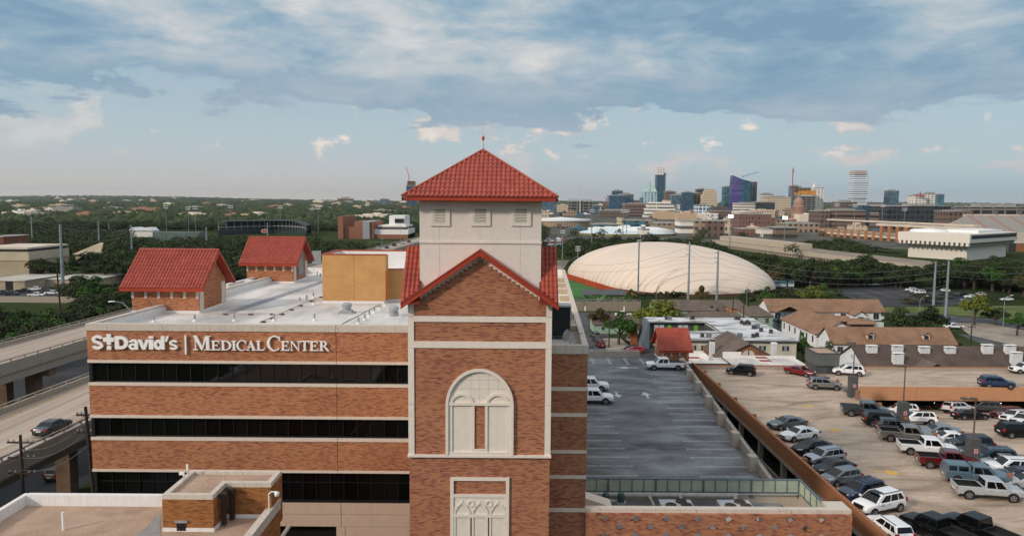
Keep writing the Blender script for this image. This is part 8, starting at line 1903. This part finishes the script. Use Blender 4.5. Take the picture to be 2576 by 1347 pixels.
 t = thing('yard_wall', 'low grey concrete wall below the yard at the left', 'wall', (-190, 268, 0)); a, b = at_y(-60, 760, 268), at_y(200, 758, 268); MB().box(a.x, b.x, 268, 268.4, 0, 2.2).build('wall', CONC, t)
 t = thing('beige_church', 'beige building with sloping roof among the trees at the left', 'building', (-240, 420, 0)); Y = 430
 a, b = at_y(190, 640, Y).x, at_y(250, 640, Y).x; z_ = at_y(220, 640, Y).z; MB().box(a, b, Y, Y + 24, 0, z_).build('wall', BG, t); m = MB(); m.slab([(a - 1, Y - 1, z_), (b + 1, Y - 1, z_), (b - 4, Y + 12, z_ + 6), (a + 8, Y + 12, z_ + 6)], (0, 0, .4)); m.build('roof', BG, t); BLD.append((a - 5, b + 5, Y - 25, Y + 26))
 block('depot_block', 'dark red brick block cut by the left edge', -30, 8, 596, 380, 20, M('dark_brick', '#7a4a3a', .9, .08, .2), pent=False)
 t = thing('grandstand_building', 'white grandstand building with twin gabled ends among the trees', 'grandstand', (-300, 680, 0)); Y = 680
 a, b = at_y(324, 600, Y).x, at_y(384, 600, Y).x; z_ = at_y(350, 580, Y).z; MB().box(a, b, Y, Y + 14, 0, z_).build('wall', B['white'], t)
 m = MB()
 for c in (a + 5, b - 5): m.slab([(c - 5, Y - .5, z_), (c + 5, Y - .5, z_), (c + 2, Y - .5, z_ + 3), (c - 2, Y - .5, z_ + 3)], (0, 14, 0))
 m.build('gable', WHT, t); MB().box(b + 1, at_y(500, 585, Y).x, Y, Y + 16, 0, at_y(440, 584, Y).z).build('side_stand', M('stand_green', '#5a6a64', .8, .1, .1), t); BLD.append((a - 4, b + 60, Y - 30, Y + 20))
 Y = 790; t = thing('baseball_stadium', 'dark green baseball stadium with cantilevered stand and round sign', 'stadium', (at_y(670, 580, Y).x, Y, 0)); DGm = M('stadium_green', '#22322f', .7, .1, .1)
 a, b = at_y(548, 570, Y).x, at_y(768, 570, Y).x; z0, z1, z2 = at_y(660, 588, Y).z, at_y(660, 570, Y).z, at_y(660, 556, Y).z
 m = MB(); pts = []
 nseg = 20; rows = [[], [], [], []]
 for i in range(nseg + 1):
  f = i / nseg; x = a + (b - a) * f; y = Y + 55 * (1 - (2 * f - 1) ** 2); rows[0].append((x, y, 0)); rows[1].append((x, y, z1 - 6)); rows[2].append((x + 2, y + 14, z1)); rows[3].append((x + 2, y + 20, z1 + 1))
 m.grid(rows[:3]); m.build('seating_bowl', DGm, t)
 m = MB(); m.grid([[(p[0], p[1] - 2, z2 - (4 if i > 14 else 0) * (i - 14) / 6 - 1) for i, p in enumerate(rows[1])], [(p[0], p[1] + 22, z2 - (4 if i > 14 else 0) * (i - 14) / 6) for i, p in enumerate(rows[1])]]); m.grid([[(p[0], p[1] + 22, z2 - (4 if i > 14 else 0) * (i - 14) / 6) for i, p in enumerate(rows[1])], [(p[0], p[1] + 23, z1 - 8) for i, p in enumerate(rows[1])]]); m.build('canopy', DGm, t)
 m = MB()
 for i in range(0, nseg + 1, 1): p = rows[1][i]; m.tube((p[0], p[1] + 2, z1 - 4), (p[0], p[1] + 2, z2 - (4 if i > 14 else 0) * (i - 14) / 6 - 1.2), .35, .35, 4)
 for i in range(nseg): p, q_ = rows[1][i], rows[1][i + 1]; m.tube((p[0], p[1] + 1, z1 - 1), (q_[0], q_[1] + 1, z1 - 1), .5, .5, 4)
 m.build('truss', M('truss_grey', '#8f9694', .7, .05), t)
 c = at_y(663, 582, Y - 2); m = MB(); m.lathe((c.x - 4, Y + 12, c.z), [(0, 0), (3.6, 0), (3.6, .6), (0, .6)], 20, axis='y', sy=.6); o = m.build('round_sign', M('sign_pale', '#c7b9ae', .7, 0), t); m = MB(); m.lathe((c.x - 4, Y + 11.8, c.z), [(0, 0), (2.9, 0), (2.9, .1), (0, .1)], 18, axis='y', sy=.55); m.build('sign_face', M('sign_red', '#a8503a', .7, 0), o); BLD.append((a - 5, b + 8, Y - 25, Y + 80))
 Y = 740; t = thing('arts_building', 'brick and white stepped building with silver shaft left of the tower', 'building', (at_y(930, 590, Y).x, Y, 0)); BRF = M('far_brick', '#8d5f4a', .9, .08, .1)
 for x0, x1, yt, dy, mt in ((850, 863, 544, 0, BRF), (862, 913, 572, 4, BRF), (891, 912, 557, 2, BRF), (912, 929, 557, 1, GALV), (928, 938, 558, 3, BRF), (938, 1024, 590, 6, BRF), (935, 1024, 578, 8, WHT), (945, 1018, 568, 12, B['white']), (970, 1010, 543, 22, WHT), (985, 1008, 551, 21, BLK)):
  a, b = at_y(x0, 580, Y).x, at_y(x1, 580, Y).x; MB().box(a, b, Y + dy, Y + 60 - (0 if mt is not BLK else 37), 0 if yt > 550 and mt is not BLK else (0 if mt is not BLK else at_y(990, 562, Y).z), at_y((x0 + x1) / 2, yt, Y).z).build('wing', mt, t)
 BLD.append((at_y(845, 580, Y).x, at_y(1030, 580, Y).x, Y - 10, Y + 70))
 # scattered small pale buildings on the far slopes
 g = random.Random(5); k = 0
 MT = [M('far_white', '#ddd0bd', .8, .05), M('far_cream', '#c2a98a', .8, .05), M('far_grey', '#9a948c', .8, .05), B['whitec'], B['cream'], M('far_pink', '#a87a66', .8, .05)]
 NM = ['white', 'cream', 'grey', 'white windowed', 'cream windowed', 'brick']
 first = {}
 for i in range(150):
  px = g.uniform(-10, 1030) if i < 105 else g.uniform(1040, 2576); Y = g.choice([1300, 1800, 2600, 3600, 4800, 6500, 8500]) * g.uniform(.85, 1.15)
  if px > 1040: Y = g.choice([1500, 1900, 4500, 6500]) * g.uniform(.9, 1.1)
  x = at_y(px, 520, Y).x; z0 = hill(x, Y) - 1; w = g.uniform(14, 50) * (1 + Y / 9000); h = g.uniform(9, 18) * (1 + Y / 6000); j = g.choice([0, 0, 1, 2, 3, 4, 5])
  m = MB(); m.box(x - w / 2, x + w / 2, Y, Y + w * .6, z0, z0 + h); m.box(x - w * .2, x + w * .1, Y + 3, Y + w * .4, z0 + h, z0 + h + 2.5)
  o = single(m, 'distant_building', MT[j], ('small' if w < 40 else 'wide') + ' distant %s building ' % NM[j] + ('nearer' if Y < 2200 else 'midway' if Y < 4500 else 'high') + ' on the slopes above the ' + min([(40, 'depot'), (160, 'thick pole'), (290, 'sunlit slab'), (420, 'near roof house'), (560, 'gap between roof houses'), (680, 'far roof house'), (830, 'tan box'), (970, 'arts building'), (1500, 'arena roofs'), (1800, 'downtown left'), (2200, 'downtown right'), (2500, 'stadium seats')], key=lambda q: abs(q[0] - px))[1], 'building', 'small distant buildings on the far slopes')
  if Y < 3300: BLD.append((x - w / 2 - 4, x + w / 2 + 4, Y - 40, Y + w))
midground()
def city_fill():
 pts = [(-40, 640), (-40, 3400), (2500, 3400), (470, 640)]
 m = MB(); m.face([(a, b, .03) for a, b in pts][::-1]); structure(m, 'city_ground', patchy('city_ground', [(.3, '#252c1e'), (.45, '#3b3f33'), (.55, '#57544b'), (.72, '#7d776c')], vs=.03, fine=.2, fs=.3))
 g = random.Random(21); B = BM; K = ['brown', 'brownh', 'cream', 'white', 'tan', 'pink', 'glass_grey', 'glass_dark', 'glass_teal', 'conc', 'tan', 'brown', 'cream']
 LM_ = [(1400, 'the drum arena'), (1520, 'the unfinished tower'), (1600, 'the dark blue block'), (1660, 'the tallest tower'), (1730, 'the blue banded tower'), (1790, 'the cream stepped tower'), (1870, 'the purple tower'), (1940, 'the cream office'), (2010, 'the capitol dome'), (2100, 'the parking structure'), (2165, 'the terraced tower'), (2240, 'the slim white tower'), (2340, 'the dark glass cube'), (2450, 'the seating deck'), (2560, 'the right edge')]
 for lo, hi, n, Ya, Yb in ((543, 562, 60, 1300, 2100), (526, 546, 60, 2000, 2900), (514, 530, 34, 2800, 3300), (566, 590, 40, 800, 1300), (496, 514, 22, 2900, 3500)):
  for i in range(n):
   px = 1375 + (2560 - 1375) * (i + g.random()) / n; Y = g.uniform(Ya, Yb); w = g.uniform(14, 34); yt = g.uniform(lo, hi)
   if 1985 < px < 2030 and Y < 2000: continue
   if hi == 514 and not (1510 < px < 1840 or 1940 < px < 2060): continue
   if px > 2060 and (hi < 540): yt += 8
   yt = max([yt] + [d[2] + .62 * (515 + 70000 / d[3] - d[2]) for d in DEF if d[0] - w / 2 < px < d[1] + w / 2 and Y < d[3]])
   if yt > 513 + 66000 / Y: continue
   a, b = at_y(px - w / 2, yt, Y).x, at_y(px + w / 2, yt, Y).x
   if any(q[0] - 4 < (a + b) / 2 < q[1] + 4 and q[2] - 5 < Y < q[3] + 5 for q in BLD): continue
   z = at_y(px, yt, Y).z; k = g.choice(K); m = MB(); m.box(a, b, Y, Y + 30, 0, z); m.box(a + (b - a) * .3, a + (b - a) * .6, Y + 8, Y + 22, z, z + 4);
   if g.random() < .5: m.box(a - (b - a) * .4, a, Y + 4, Y + 26, 0, z * .7)
   o = single(m, 'city_building', B[k], {'brown': 'brown windowed', 'brownh': 'brown banded', 'cream': 'cream', 'white': 'white banded', 'tan': 'tan', 'pink': 'pink brick', 'glass_grey': 'grey glass', 'glass_dark': 'dark glass', 'glass_teal': 'teal glass', 'conc': 'concrete framed'}[k] + (' low' if hi > 580 else ' middle height') + ' city block ' + ('in front of ' if Y < 1500 else 'below ' if Y < 2100 else 'beside ' if Y < 2900 else 'behind ') + min(LM_, key=lambda q: abs(q[0] - px))[1], 'building', 'low and middle height city blocks')
city_fill()
# ---------------------------------------------------------------- woodland
LMK = [(0, 'in front of the beige depot'), (82, 'below the farthest left slim pole'), (160, 'around the thick steel pole'), (250, 'below the second slim pole'), (333, 'left of the near roof house'), (440, 'behind the near roof house'), (560, 'between the two roof houses'), (680, 'behind the far roof house'), (800, 'beside the overhead sign gantry'), (920, 'below the brick arts building'), (1010, 'beside the distant highway'), (1440, 'beside the green field'), (1560, 'behind the left of the dome'), (1700, 'behind the middle of the dome'), (1830, 'behind the right of the dome'), (1940, 'right of the dome'), (2040, 'below the left end of the long hall'), (2150, 'below the middle of the long hall'), (2250, 'below the right end of the long hall'), (2348, 'behind the steel poles'), (2430, 'below the library corner'), (2520, 'below the right side of the library'), (2600, 'at the right edge')]
def wood():
 g = random.Random(11); T_ = []
 def occluded(x, y, h):
  px, py = proj(x, y, h)
  if not (-60 < px < 2640): return True
  if 222 < px < 1000 and py > 800: return True
  if 1062 < px < 1360: return True
  if 1030 < px <= 1062 and py > 622: return True
  if 1375 < px < 1478 and py > 700: return True
  if px > 1480 and y < 260: return True
  if px < 1060:
   if y < 262 and px < 205 and py < 768: return True
   if y < 880 and py < np.interp(px, [-60, 320, 326, 500, 540, 805, 845, 1030], [556, 572, 592, 590, 589, 589, 601, 607]): return True
  if px > 1370:
   F = [(1370, 640), (1430, 600), (1700, 598), (1790, 606), (1830, 626), (1950, 640), (1990, 652), (2060, 650), (2120, 652), (2190, 640), (2230, 660), (2350, 664), (2400, 646), (2468, 658), (2500, 645), (2540, 650), (2600, 668)]
   if 1990 < px < 2275 and y > 500: F = [(1990, 606), (2050, 600), (2130, 600), (2200, 618), (2275, 640)]
   f_ = np.interp(px, [a for a, b in F], [b for a, b in F])
   if py < f_ - 4: return y < 640 or g.random() > .05
  return False
 def scatter(y0, y1, sp, hr, xa=-.72, xb=.74):
  y = y0
  while y < y1:
   x = xa * y
   while x < xb * y:
    X, Y = x + g.uniform(-.4, .4) * sp, y + g.uniform(-.4, .4) * sp
    h = g.uniform(*hr)
    if free(X, Y) and not occluded(X, Y, h): T_.append((X, Y, h, h * g.uniform(.52, .72)))
    x += sp
   y += sp * .9
 scatter(150, 620, 12.5, (8.5, 13)); scatter(620, 950, 13.5, (8.5, 13)); scatter(322, 470, 9.5, (10, 14.5), .24); scatter(150, 262, 8, (5.5, 9.5), -.72, -.46)
 # keep the big ones as individuals
 T_.sort(key=lambda t: -t[2] / t[1]); n_ind = 262
 labs = lambda x, y: ('dark oak in the dense tree belt left of the highway' if x < -.2 * y else 'dark oak in the tree belt behind the dome and the long hall')
 for i, (x, y, h, r) in enumerate(T_[:n_ind]):
  k = g.choice([0, 1, 2, 0, 1, 2, 3, 5] if x > 0 else [0, 1, 2, 0, 1, 2, 3, 3])
  px_, py_ = proj(x, y, h); lm = min(LMK, key=lambda q: abs(q[0] - px_))[1]
  row = 'nearest row' if y < 260 else 'second row' if y < 330 else 'third row' if y < 400 else 'fourth row' if y < 480 else 'far row'
  sz = 'tall' if h > 11.9 else 'low' if h < 9.8 else 'broad' if r / h > .65 else 'medium'
  lab = sz + ' ' + {3: 'bright green tree', 5: 'rust tinged tree', 0: 'dark oak', 1: 'dark oak', 2: 'dark oak'}[k] + ' in the ' + row + ' ' + lm
  put_tree(k, x, y, h, r, lab, 'oaks in the tree belts')
 rest = T_[n_ind:]
 V = []; gg = np.random.default_rng(3)
 base = [leaves([(gg.uniform(-.5, .5), gg.uniform(-.5, .5), gg.uniform(.35, .8), gg.uniform(.28, .5)) for _ in range(7)], 170, .075, 40 + i) for i in range(6)]
 for x, y, h, r in rest:
  b = base[g.randrange(6)]; a = g.uniform(0, 6.28); c, s = math.cos(a), math.sin(a)
  q = np.stack([(b[:, 0] * c - b[:, 1] * s) * r * 1.15 + x, (b[:, 0] * s + b[:, 1] * c) * r * 1.15 + y, b[:, 2] * h * .95], 1); V.append(q)
 # farther: jittered low crowns
 V = np.concatenate(V); me = npmesh('woodland', V, np.arange(len(V)), LF[0]); o = bpy.data.objects.new('woodland', me); COL.objects.link(o); setp(o, 'belt of dark oaks merging into a wood between the streets', 'wood', kind='stuff')
 ico = bmesh.new(); bmesh.ops.create_icosphere(ico, subdivisions=1, radius=1); IV = np.array([v.co[:] for v in ico.verts]); IF = np.array([[v.index for v in f.verts] for f in ico.faces]); ico.free()
 def carpet(y0, y1, sp, rr, hh, grow=0.0):
  P = []; y = y0
  while y < y1:
   s_ = sp * (1 + grow * (y - y0)); x = -.74 * y
   while x < .76 * y:
    X, Y = x + g.uniform(-.5, .5) * s_, y + g.uniform(-.5, .5) * s_; h = g.uniform(*hh) * (1 + grow * (y - y0))
    px = CX + X / Y * 1850
    if not (1075 < px < 1350) and g.random() < (.93 if px < 1100 or Y > 3600 else 0) and (Y > 3200 or free(X, Y)): P.append((X, Y, hill(X, Y), h, g.uniform(*rr) * (1 + grow * (y - y0))))
    x += s_
   y += s_ * .8
  P = np.array(P); n = len(P); J = gg.uniform(.72, 1.25, size=(n, len(IV), 1))
  Q = IV[None] * J; Q = Q * np.stack([P[:, 4], P[:, 4], P[:, 3] * .62], 1)[:, None, :] + np.stack([P[:, 0], P[:, 1], P[:, 2] + P[:, 3] * .42], 1)[:, None, :]
  F = (IF[None] + (np.arange(n) * len(IV))[:, None, None]).reshape(-1); return Q.reshape(-1, 3), F
 A, FA = carpet(940, 3300, 17, (6.5, 10.5), (8, 14), .00035); me = npmesh('far', A, FA, LF[0], 3)
 o = bpy.data.objects.new('distant_woodland', me); COL.objects.link(o); setp(o, 'distant dark green wood of city trees reaching toward the hills', 'wood', kind='stuff')
 A, FA = carpet(3300, 11000, 42, (15, 28), (10, 17), .00022); me = npmesh('hillwood', A, FA, LF[0], 3)
 o = bpy.data.objects.new('hillside_woodland', me); COL.objects.link(o); setp(o, 'bluish wooded hillsides on the horizon', 'wood', kind='stuff')
BLOCK.append((100, 170, 1450, 1560))
wood()
def hedge():
 for x0, x1, y, h, lab in ((14.5, 45, 262, 5.6, 'dense ivy hedge above the stained retaining wall'), (46, 118, 290, 2.6, 'low dark hedge along the foot of the dome')):
  cl = []; x = x0; g = random.Random(int(x0))
  while x < x1: cl.append((x, y + g.uniform(-.6, .6) + (x - 46) * (.25 if x0 > 40 else 0), g.uniform(.3, .8) * h, g.uniform(.9, 1.5) * (h / 5.6) ** .5)); x += .55
  V = leaves(cl, int((x1 - x0) * 75), .28, 77); me = npmesh('hedge', V, np.arange(len(V)), LF[1 if x0 < 40 else 0]); o = bpy.data.objects.new('hedge', me); COL.objects.link(o); setp(o, lab, 'hedge')
hedge()
def poles():
 PM = M('galvanised_pole', '#8d979c', .5, .05, .3, metal=.3); WP = M('creosote_wood', '#3a302a', .95, .15, 1.5); LH = M('floodlight_lens', '#dfe4e8', .3, .0)
 def mono(px, yt, yb, w, lab, Y=None, group='steel power line poles'):
  b = at_z(px, yb, 0) if Y is None else Vector((at_y(px, yt, Y).x, Y, 0)); zt_ = at_y(px, yt, b.y).z; t = thing('steel_pole', lab, 'pole', (b.x, b.y, 0), group=group)
  r = w / 2 * b.y / 1850; m = MB(); m.tube((b.x, b.y, 0), (b.x, b.y, zt_), r, r * .55, 12); m.build('shaft', PM, t)
  m = MB()
  for q in (.78, .86, .94): m.tube((b.x - .1, b.y, zt_ * q), (b.x - .1 - r - .9, b.y - .4, zt_ * q + .15), .09, .06, 5)
  m.build('insulator_arm', M('insulator_brown', '#4a3c36', .6, 0), t); return Vector((b.x, b.y, zt_))
 L = [mono(159.5, 564.6, 742, 9.5, 'thick grey steel pole standing in the yard at the left'), mono(82.3, 545, 626, 4, 'slim steel pole farthest left in the trees'), mono(250.5, 554, 640, 4.5, 'slim steel pole between the thick pole and the roof house'),
   mono(333, 566, 660, 5, 'slim steel pole just left of the near roof house'), mono(520.8, 571, 640, 5, 'slim steel pole with orange marker between the two roof houses'), mono(674, 559, 620, 4, 'slim steel pole behind the far roof house ridge'), mono(275, 561, 600, 2.5, 'thin distant pole right of the slim steel pole')]
 Rr = [mono(1731, 607, 755, 6, 'steel power pole in front of the dome centre'), mono(1802.5, 628, 768, 7, 'steel power pole in front of the dome right half'), mono(2348, 657.6, 767, 7, 'steel power pole at the far car park, left of two'), mono(2378, 656, 807, 8, 'steel power pole at the far car park, right of two')]
 m = MB()
 def wire(a, b, sag, r=.045):
  P = [a.lerp(b, i / 14) - Vector((0, 0, sag * 4 * (i / 14) * (1 - i / 14))) for i in range(15)]
  for p, q in zip(P, P[1:]): m.tube(p, q, r, r, 4, cap=False)
 wm = M('wire_grey', '#6f7476', .6, 0)
 def wires(name_lab, a, b, sag, offs, r=.045):
  nonlocal m
  m = MB()
  for o in offs: wire(a - Vector((0, 0, o)), b - Vector((0, 0, o)), sag, r)
  single(m, 'power_lines', wm, name_lab, 'power lines', 'power lines')
 wires('power lines from the thick left pole to the slim pole beside the roof house', L[0], L[3], 3, (1, 3, 5), .06); wires('power lines between the slim left poles', L[1], L[2], 4, (1, 3)); wires('power lines from the slim pole over the roof houses', L[3], L[4], 4, (1, 3, 5))
 wires('power lines leaving the thick pole toward the left edge', L[0], Vector((-230, 270, 26)), 3, (1, 4, 7)); wires('power lines crossing the dome between the two steel poles', Rr[0], Rr[1], 1.5, (1, 3, 5)); wires('power lines crossing the trees to the far car park poles', Rr[1], Rr[3], 5, (1, 3, 5, 8), .05)
 wires('power lines from the dome pole toward the red roof', Vector((at_y(1440, 640, 300).x, 300, at_y(1440, 650, 300).z)), Rr[0], 3, (2, 5, 12), .05); wires('power lines from the far car park poles to the right edge', Rr[3], Vector((220, 250, 24)), 3, (1, 3, 5), .05); wires('power lines over the trees between the two right poles', Rr[2], Rr[3], .5, (1, 3))
 # wooden utility poles with crossarms
 def wood_pole(px, yt, Y, r, lab, lean=0, nx=2, aw=2.0):
  a = at_y(px, yt, Y); t = thing('utility_pole', lab, 'utility pole', (a.x + lean, Y, 0)); m = MB(); m.tube((a.x + lean, Y, 0), (a.x, Y, a.z), r, r * .75, 8); m.build('post', WP, t)
  for q in range(nx): MB().box(a.x - aw / 2, a.x + aw / 2, Y - .06, Y + .06, a.z - .8 - q * 1.5, a.z - .65 - q * 1.5).build('crossarm', WP, t)
  m = MB()
  for q in range(nx):
   for s in (-.46, -.25, .25, .46): m.lathe((a.x + s * aw, Y, a.z - .65 - q * 1.5), [(.05, 0), (.09, .06), (.05, .12), (.08, .18), (0, .24)], 7)
  m.build('insulator', PM, t); return a
 u1 = wood_pole(51, 1093, 68, .17, 'dark utility pole with many insulators at the bottom left', 0, 3, 2.6); u2 = wood_pole(215, 1022, 61, .17, 'dark leaning utility pole against the left corner of the hospital', .9, 2, 1.6)
 u3 = wood_pole(142, 664, 215, .28, 'tall dark wooden pole in front of the yard', .7, 1, 5); wood_pole(1533.5, 779, 192, .17, 'wooden utility pole beside the side street', 0, 0); wood_pole(1692, 759, 236, .2, 'wooden pole with crossarm in front of the dome', 0, 1, 4.5); wood_pole(1845, 742, 214, .18, 'wooden pole at the green house, left of two', 0, 0); wood_pole(1872, 752, 205, .18, 'wooden pole with transformer at the green house, right of two', 0, 0); wood_pole(2058, 793, 208, .18, 'short wooden pole behind the white house wing', 0, 0); wood_pole(2445, 815, 176, .18, 'wooden pole beside the street at the right', 0, 1, 2); wood_pole(1990, 720, 250, .16, 'pale utility pole behind the white house, left', 0, 1, 3); wood_pole(2157, 745, 238, .16, 'pale utility pole with crossarm behind the white house, right', 0, 1, 3)
 wires('wires from the bottom left utility pole to the leaning one', u1, u2, .8, (.7, 1.4, 2.2, 3.4), .02); wires('wires from the bottom left utility pole out of the picture', Vector((-60, 60, 13)), u1, .5, (.7, 1.4, 2.2, 3.4), .02)
 # floodlight masts
 def flood(px, yt, Y, lab, rows=2, n=4, lit=False):
  a = at_y(px, yt, Y); t = thing('floodlight_mast', lab, 'floodlight', (a.x, Y, 0), group='floodlight masts of the sports grounds'); k = Y / 1850; m = MB(); m.tube((a.x, Y, 0), (a.x, Y, a.z), max(.35, .9 * k), max(.25, .6 * k), 8); m.build('mast', M('mast_grey', '#6f7a7e', .6, .05, .3), t)
  m = MB()
  for q in range(rows): m.box(a.x - 5.5 * k, a.x + 5.5 * k, Y - .1, Y + .1, a.z - q * 5 * k - .15, a.z - q * 5 * k + .15)
  m.build('crossbar', MATS['mast_grey'], t)
  lm = LH if not lit else M('floodlight_lit', '#ffffff', .4, 0, emit=('#fff0e0', 9))
  for q in range(rows):
   for j in range(n): x = a.x + (j - (n - 1) / 2) * 10 / max(1, n - 1) * k; m = MB(); m.lathe((x, Y - .4 * k, a.z - q * 5 * k), [(0, -.9 * k), (1.2 * k, -.8 * k), (.9 * k, .3 * k), (0, .5 * k)], 8, axis='y'); m.build('floodlight', lm, t)
 for a in ((1608, 604, 292, 'dark floodlight mast rising in front of the dome', 3, 5), (1489.5, 527, 520, 'floodlight mast in front of the unfinished tower', 2, 4), (1416, 580, 430, 'floodlight mast right of the red roofed tower', 2, 4), (1568, 528, 640, 'floodlight mast left of the pair above the arena roof'), (1577, 528, 655, 'floodlight mast right of the pair above the arena roof'),
    (1838, 541, 520, 'lit floodlight mast in front of the dark academic building', 2, 4, True), (1975, 545, 560, 'lit floodlight mast below the capitol', 2, 3, True), (2105, 512, 900, 'stadium floodlight mast left of the terraced tower'), (2151, 514, 900, 'stadium floodlight mast at the terraced tower'), (2221, 514, 880, 'stadium floodlight mast by the striped office'), (2276, 524, 860, 'stadium floodlight mast before the dark glass cube'),
    (417, 518, 760, 'floodlight mast left of the baseball stadium, far left'), (473, 521, 780, 'floodlight mast left of the baseball stadium, middle'), (491, 520, 800, 'floodlight mast left of the baseball stadium, right'), (580, 517, 860, 'floodlight mast over the left of the baseball stadium'), (705, 518, 860, 'floodlight mast over the middle of the baseball stadium'), (800, 520, 900, 'floodlight mast right of the baseball stadium'), (1454, 620, 420, 'floodlight mast at the edge of the green field', 3, 4)): flood(*a)
 # curved street lamps
 def lamp(px, py, Y, z0, dx, lab):
  a = at_y(px, py, Y); t = thing('street_lamp', lab, 'street lamp', (a.x + dx, Y, z0)); m = MB(); xb = a.x + dx; m.tube((xb, Y, z0), (xb, Y, a.z - 1.6), .11, .08, 7); m.tube((xb, Y, a.z - 1.6), (xb - dx * .45, Y, a.z - .2), .07, .06, 6); m.tube((xb - dx * .45, Y, a.z - .2), (a.x, Y, a.z), .06, .05, 6); m.build('arm', PM, t)
  m = MB(); m.lathe((a.x, Y, a.z - .12), [(0, 0), (.35, .03), (.3, .15), (0, .2)], 10, sx=1.6); m.build('lamp_head', M('lamp_head_white', '#c9cdd0', .4, 0), t)
 lamp(281, 757, 108, 12, 2.9, 'curved street lamp behind the left parapet of the roof'); lamp(972, 570, 330, 12, -2, 'street lamp beside the distant highway, left'); lamp(1020, 555, 420, 12, -3, 'street lamp beside the distant highway, right')
 lamp(1662, 717, 262, 0, -1.5, 'street lamp in front of the left part of the dome'); lamp(1790, 733, 262, 0, 2, 'street lamp between the dome poles'); lamp(1895, 709, 250, 0, -2, 'street lamp at the right part of the dome'); lamp(2333, 743, 262, 0, -2.5, 'street lamp in the far car park'); lamp(2612, 752, 230, 0, 3, 'street lamp at the right edge of the lawn'); lamp(2545, 742, 222, 0, -2, 'street lamp beside the lawn at the far right')
 t = thing('overhead_sign', 'pale overhead highway sign gantry behind the far roof house', 'road sign', (at_y(800, 640, 190).x, 190, 12)); a, b = at_y(783, 640, 190), at_y(838, 640, 190)
 m = MB(); m.tube((a.x, 190, a.z), (b.x + 6, 190, a.z), .15, .15, 6); m.tube((a.x, 190, a.z - 1.4), (b.x + 6, 190, a.z - 1.4), .15, .15, 6); m.tube((b.x + 6, 190, 12), (b.x + 6, 190, a.z + .5), .25, .2, 8); m.build('gantry', PM, t); m = MB(); m.box(a.x + .3, a.x + 2.6, 189.6, 189.8, a.z - 2.4, a.z + 1.0); m.build('sign_panel', GALV, t)
 sheet('street', [(1362, 596), (1400, 596), (1470, 640), (1478, 660), (1362, 625)], .05, ASPH)
 g = random.Random(9)
 for i in range(22):
  px, py = g.uniform(1366, 1420), g.uniform(600, 618); p = at_z(px, py, 0); c = g.choice(['#c8cacc', '#8c2a22', '#30343a', '#d9d9d6']); m = MB(); m.box(p.x - 2.2, p.x + 2.2, p.y - 1, p.y + 1, .35, 1.0); m.box(p.x - 1.3, p.x + 1.1, p.y - .9, p.y + .9, 1.0, 1.5)
  single(m, 'distant_car', paint(c), 'small distant car in traffic right of the red roofed tower', 'car', 'distant cars right of the tower')
 for px, py, w, lab in ((1965, 722, 9, 'white and blue bus parked at the right end of the dome'), ): p = at_z(px, py, 0); t = thing('shuttle_bus', lab, 'bus', p); m = MB(); m.box(p.x - 7, p.x + 5.5, p.y - 1.3, p.y + 1.3, .4, 3.2); m.build('body', M('bus_white', '#cfd8df', .4, .02), t, bevel=.12); m = MB(); m.box(p.x - 6.6, p.x + 5.0, p.y - 1.33, p.y - 1.31, 1.7, 2.7); m.build('window_band', M('bus_blue', '#5f94a8', .3, .05), t)
poles()
# ================================================================ air
def haze():
 m = bpy.data.materials.new('haze_air'); m.use_nodes = True; T = NT(m.node_tree); T.n.clear()
 v = T.new('ShaderNodeVolumePrincipled'); v.inputs['Color'].default_value = (.80, .87, .95, 1); v.inputs['Density'].default_value = 2.8e-5; v.inputs['Anisotropy'].default_value = 0.2
 o = T.new('ShaderNodeOutputMaterial'); T.l.new(v.outputs[0], o.inputs['Volume'])
 b = MB().box(-28000, 28000, -27500, 27500, -60, 330)
 ob = b.build('haze', m); setp(ob, kind='stuff')
haze()
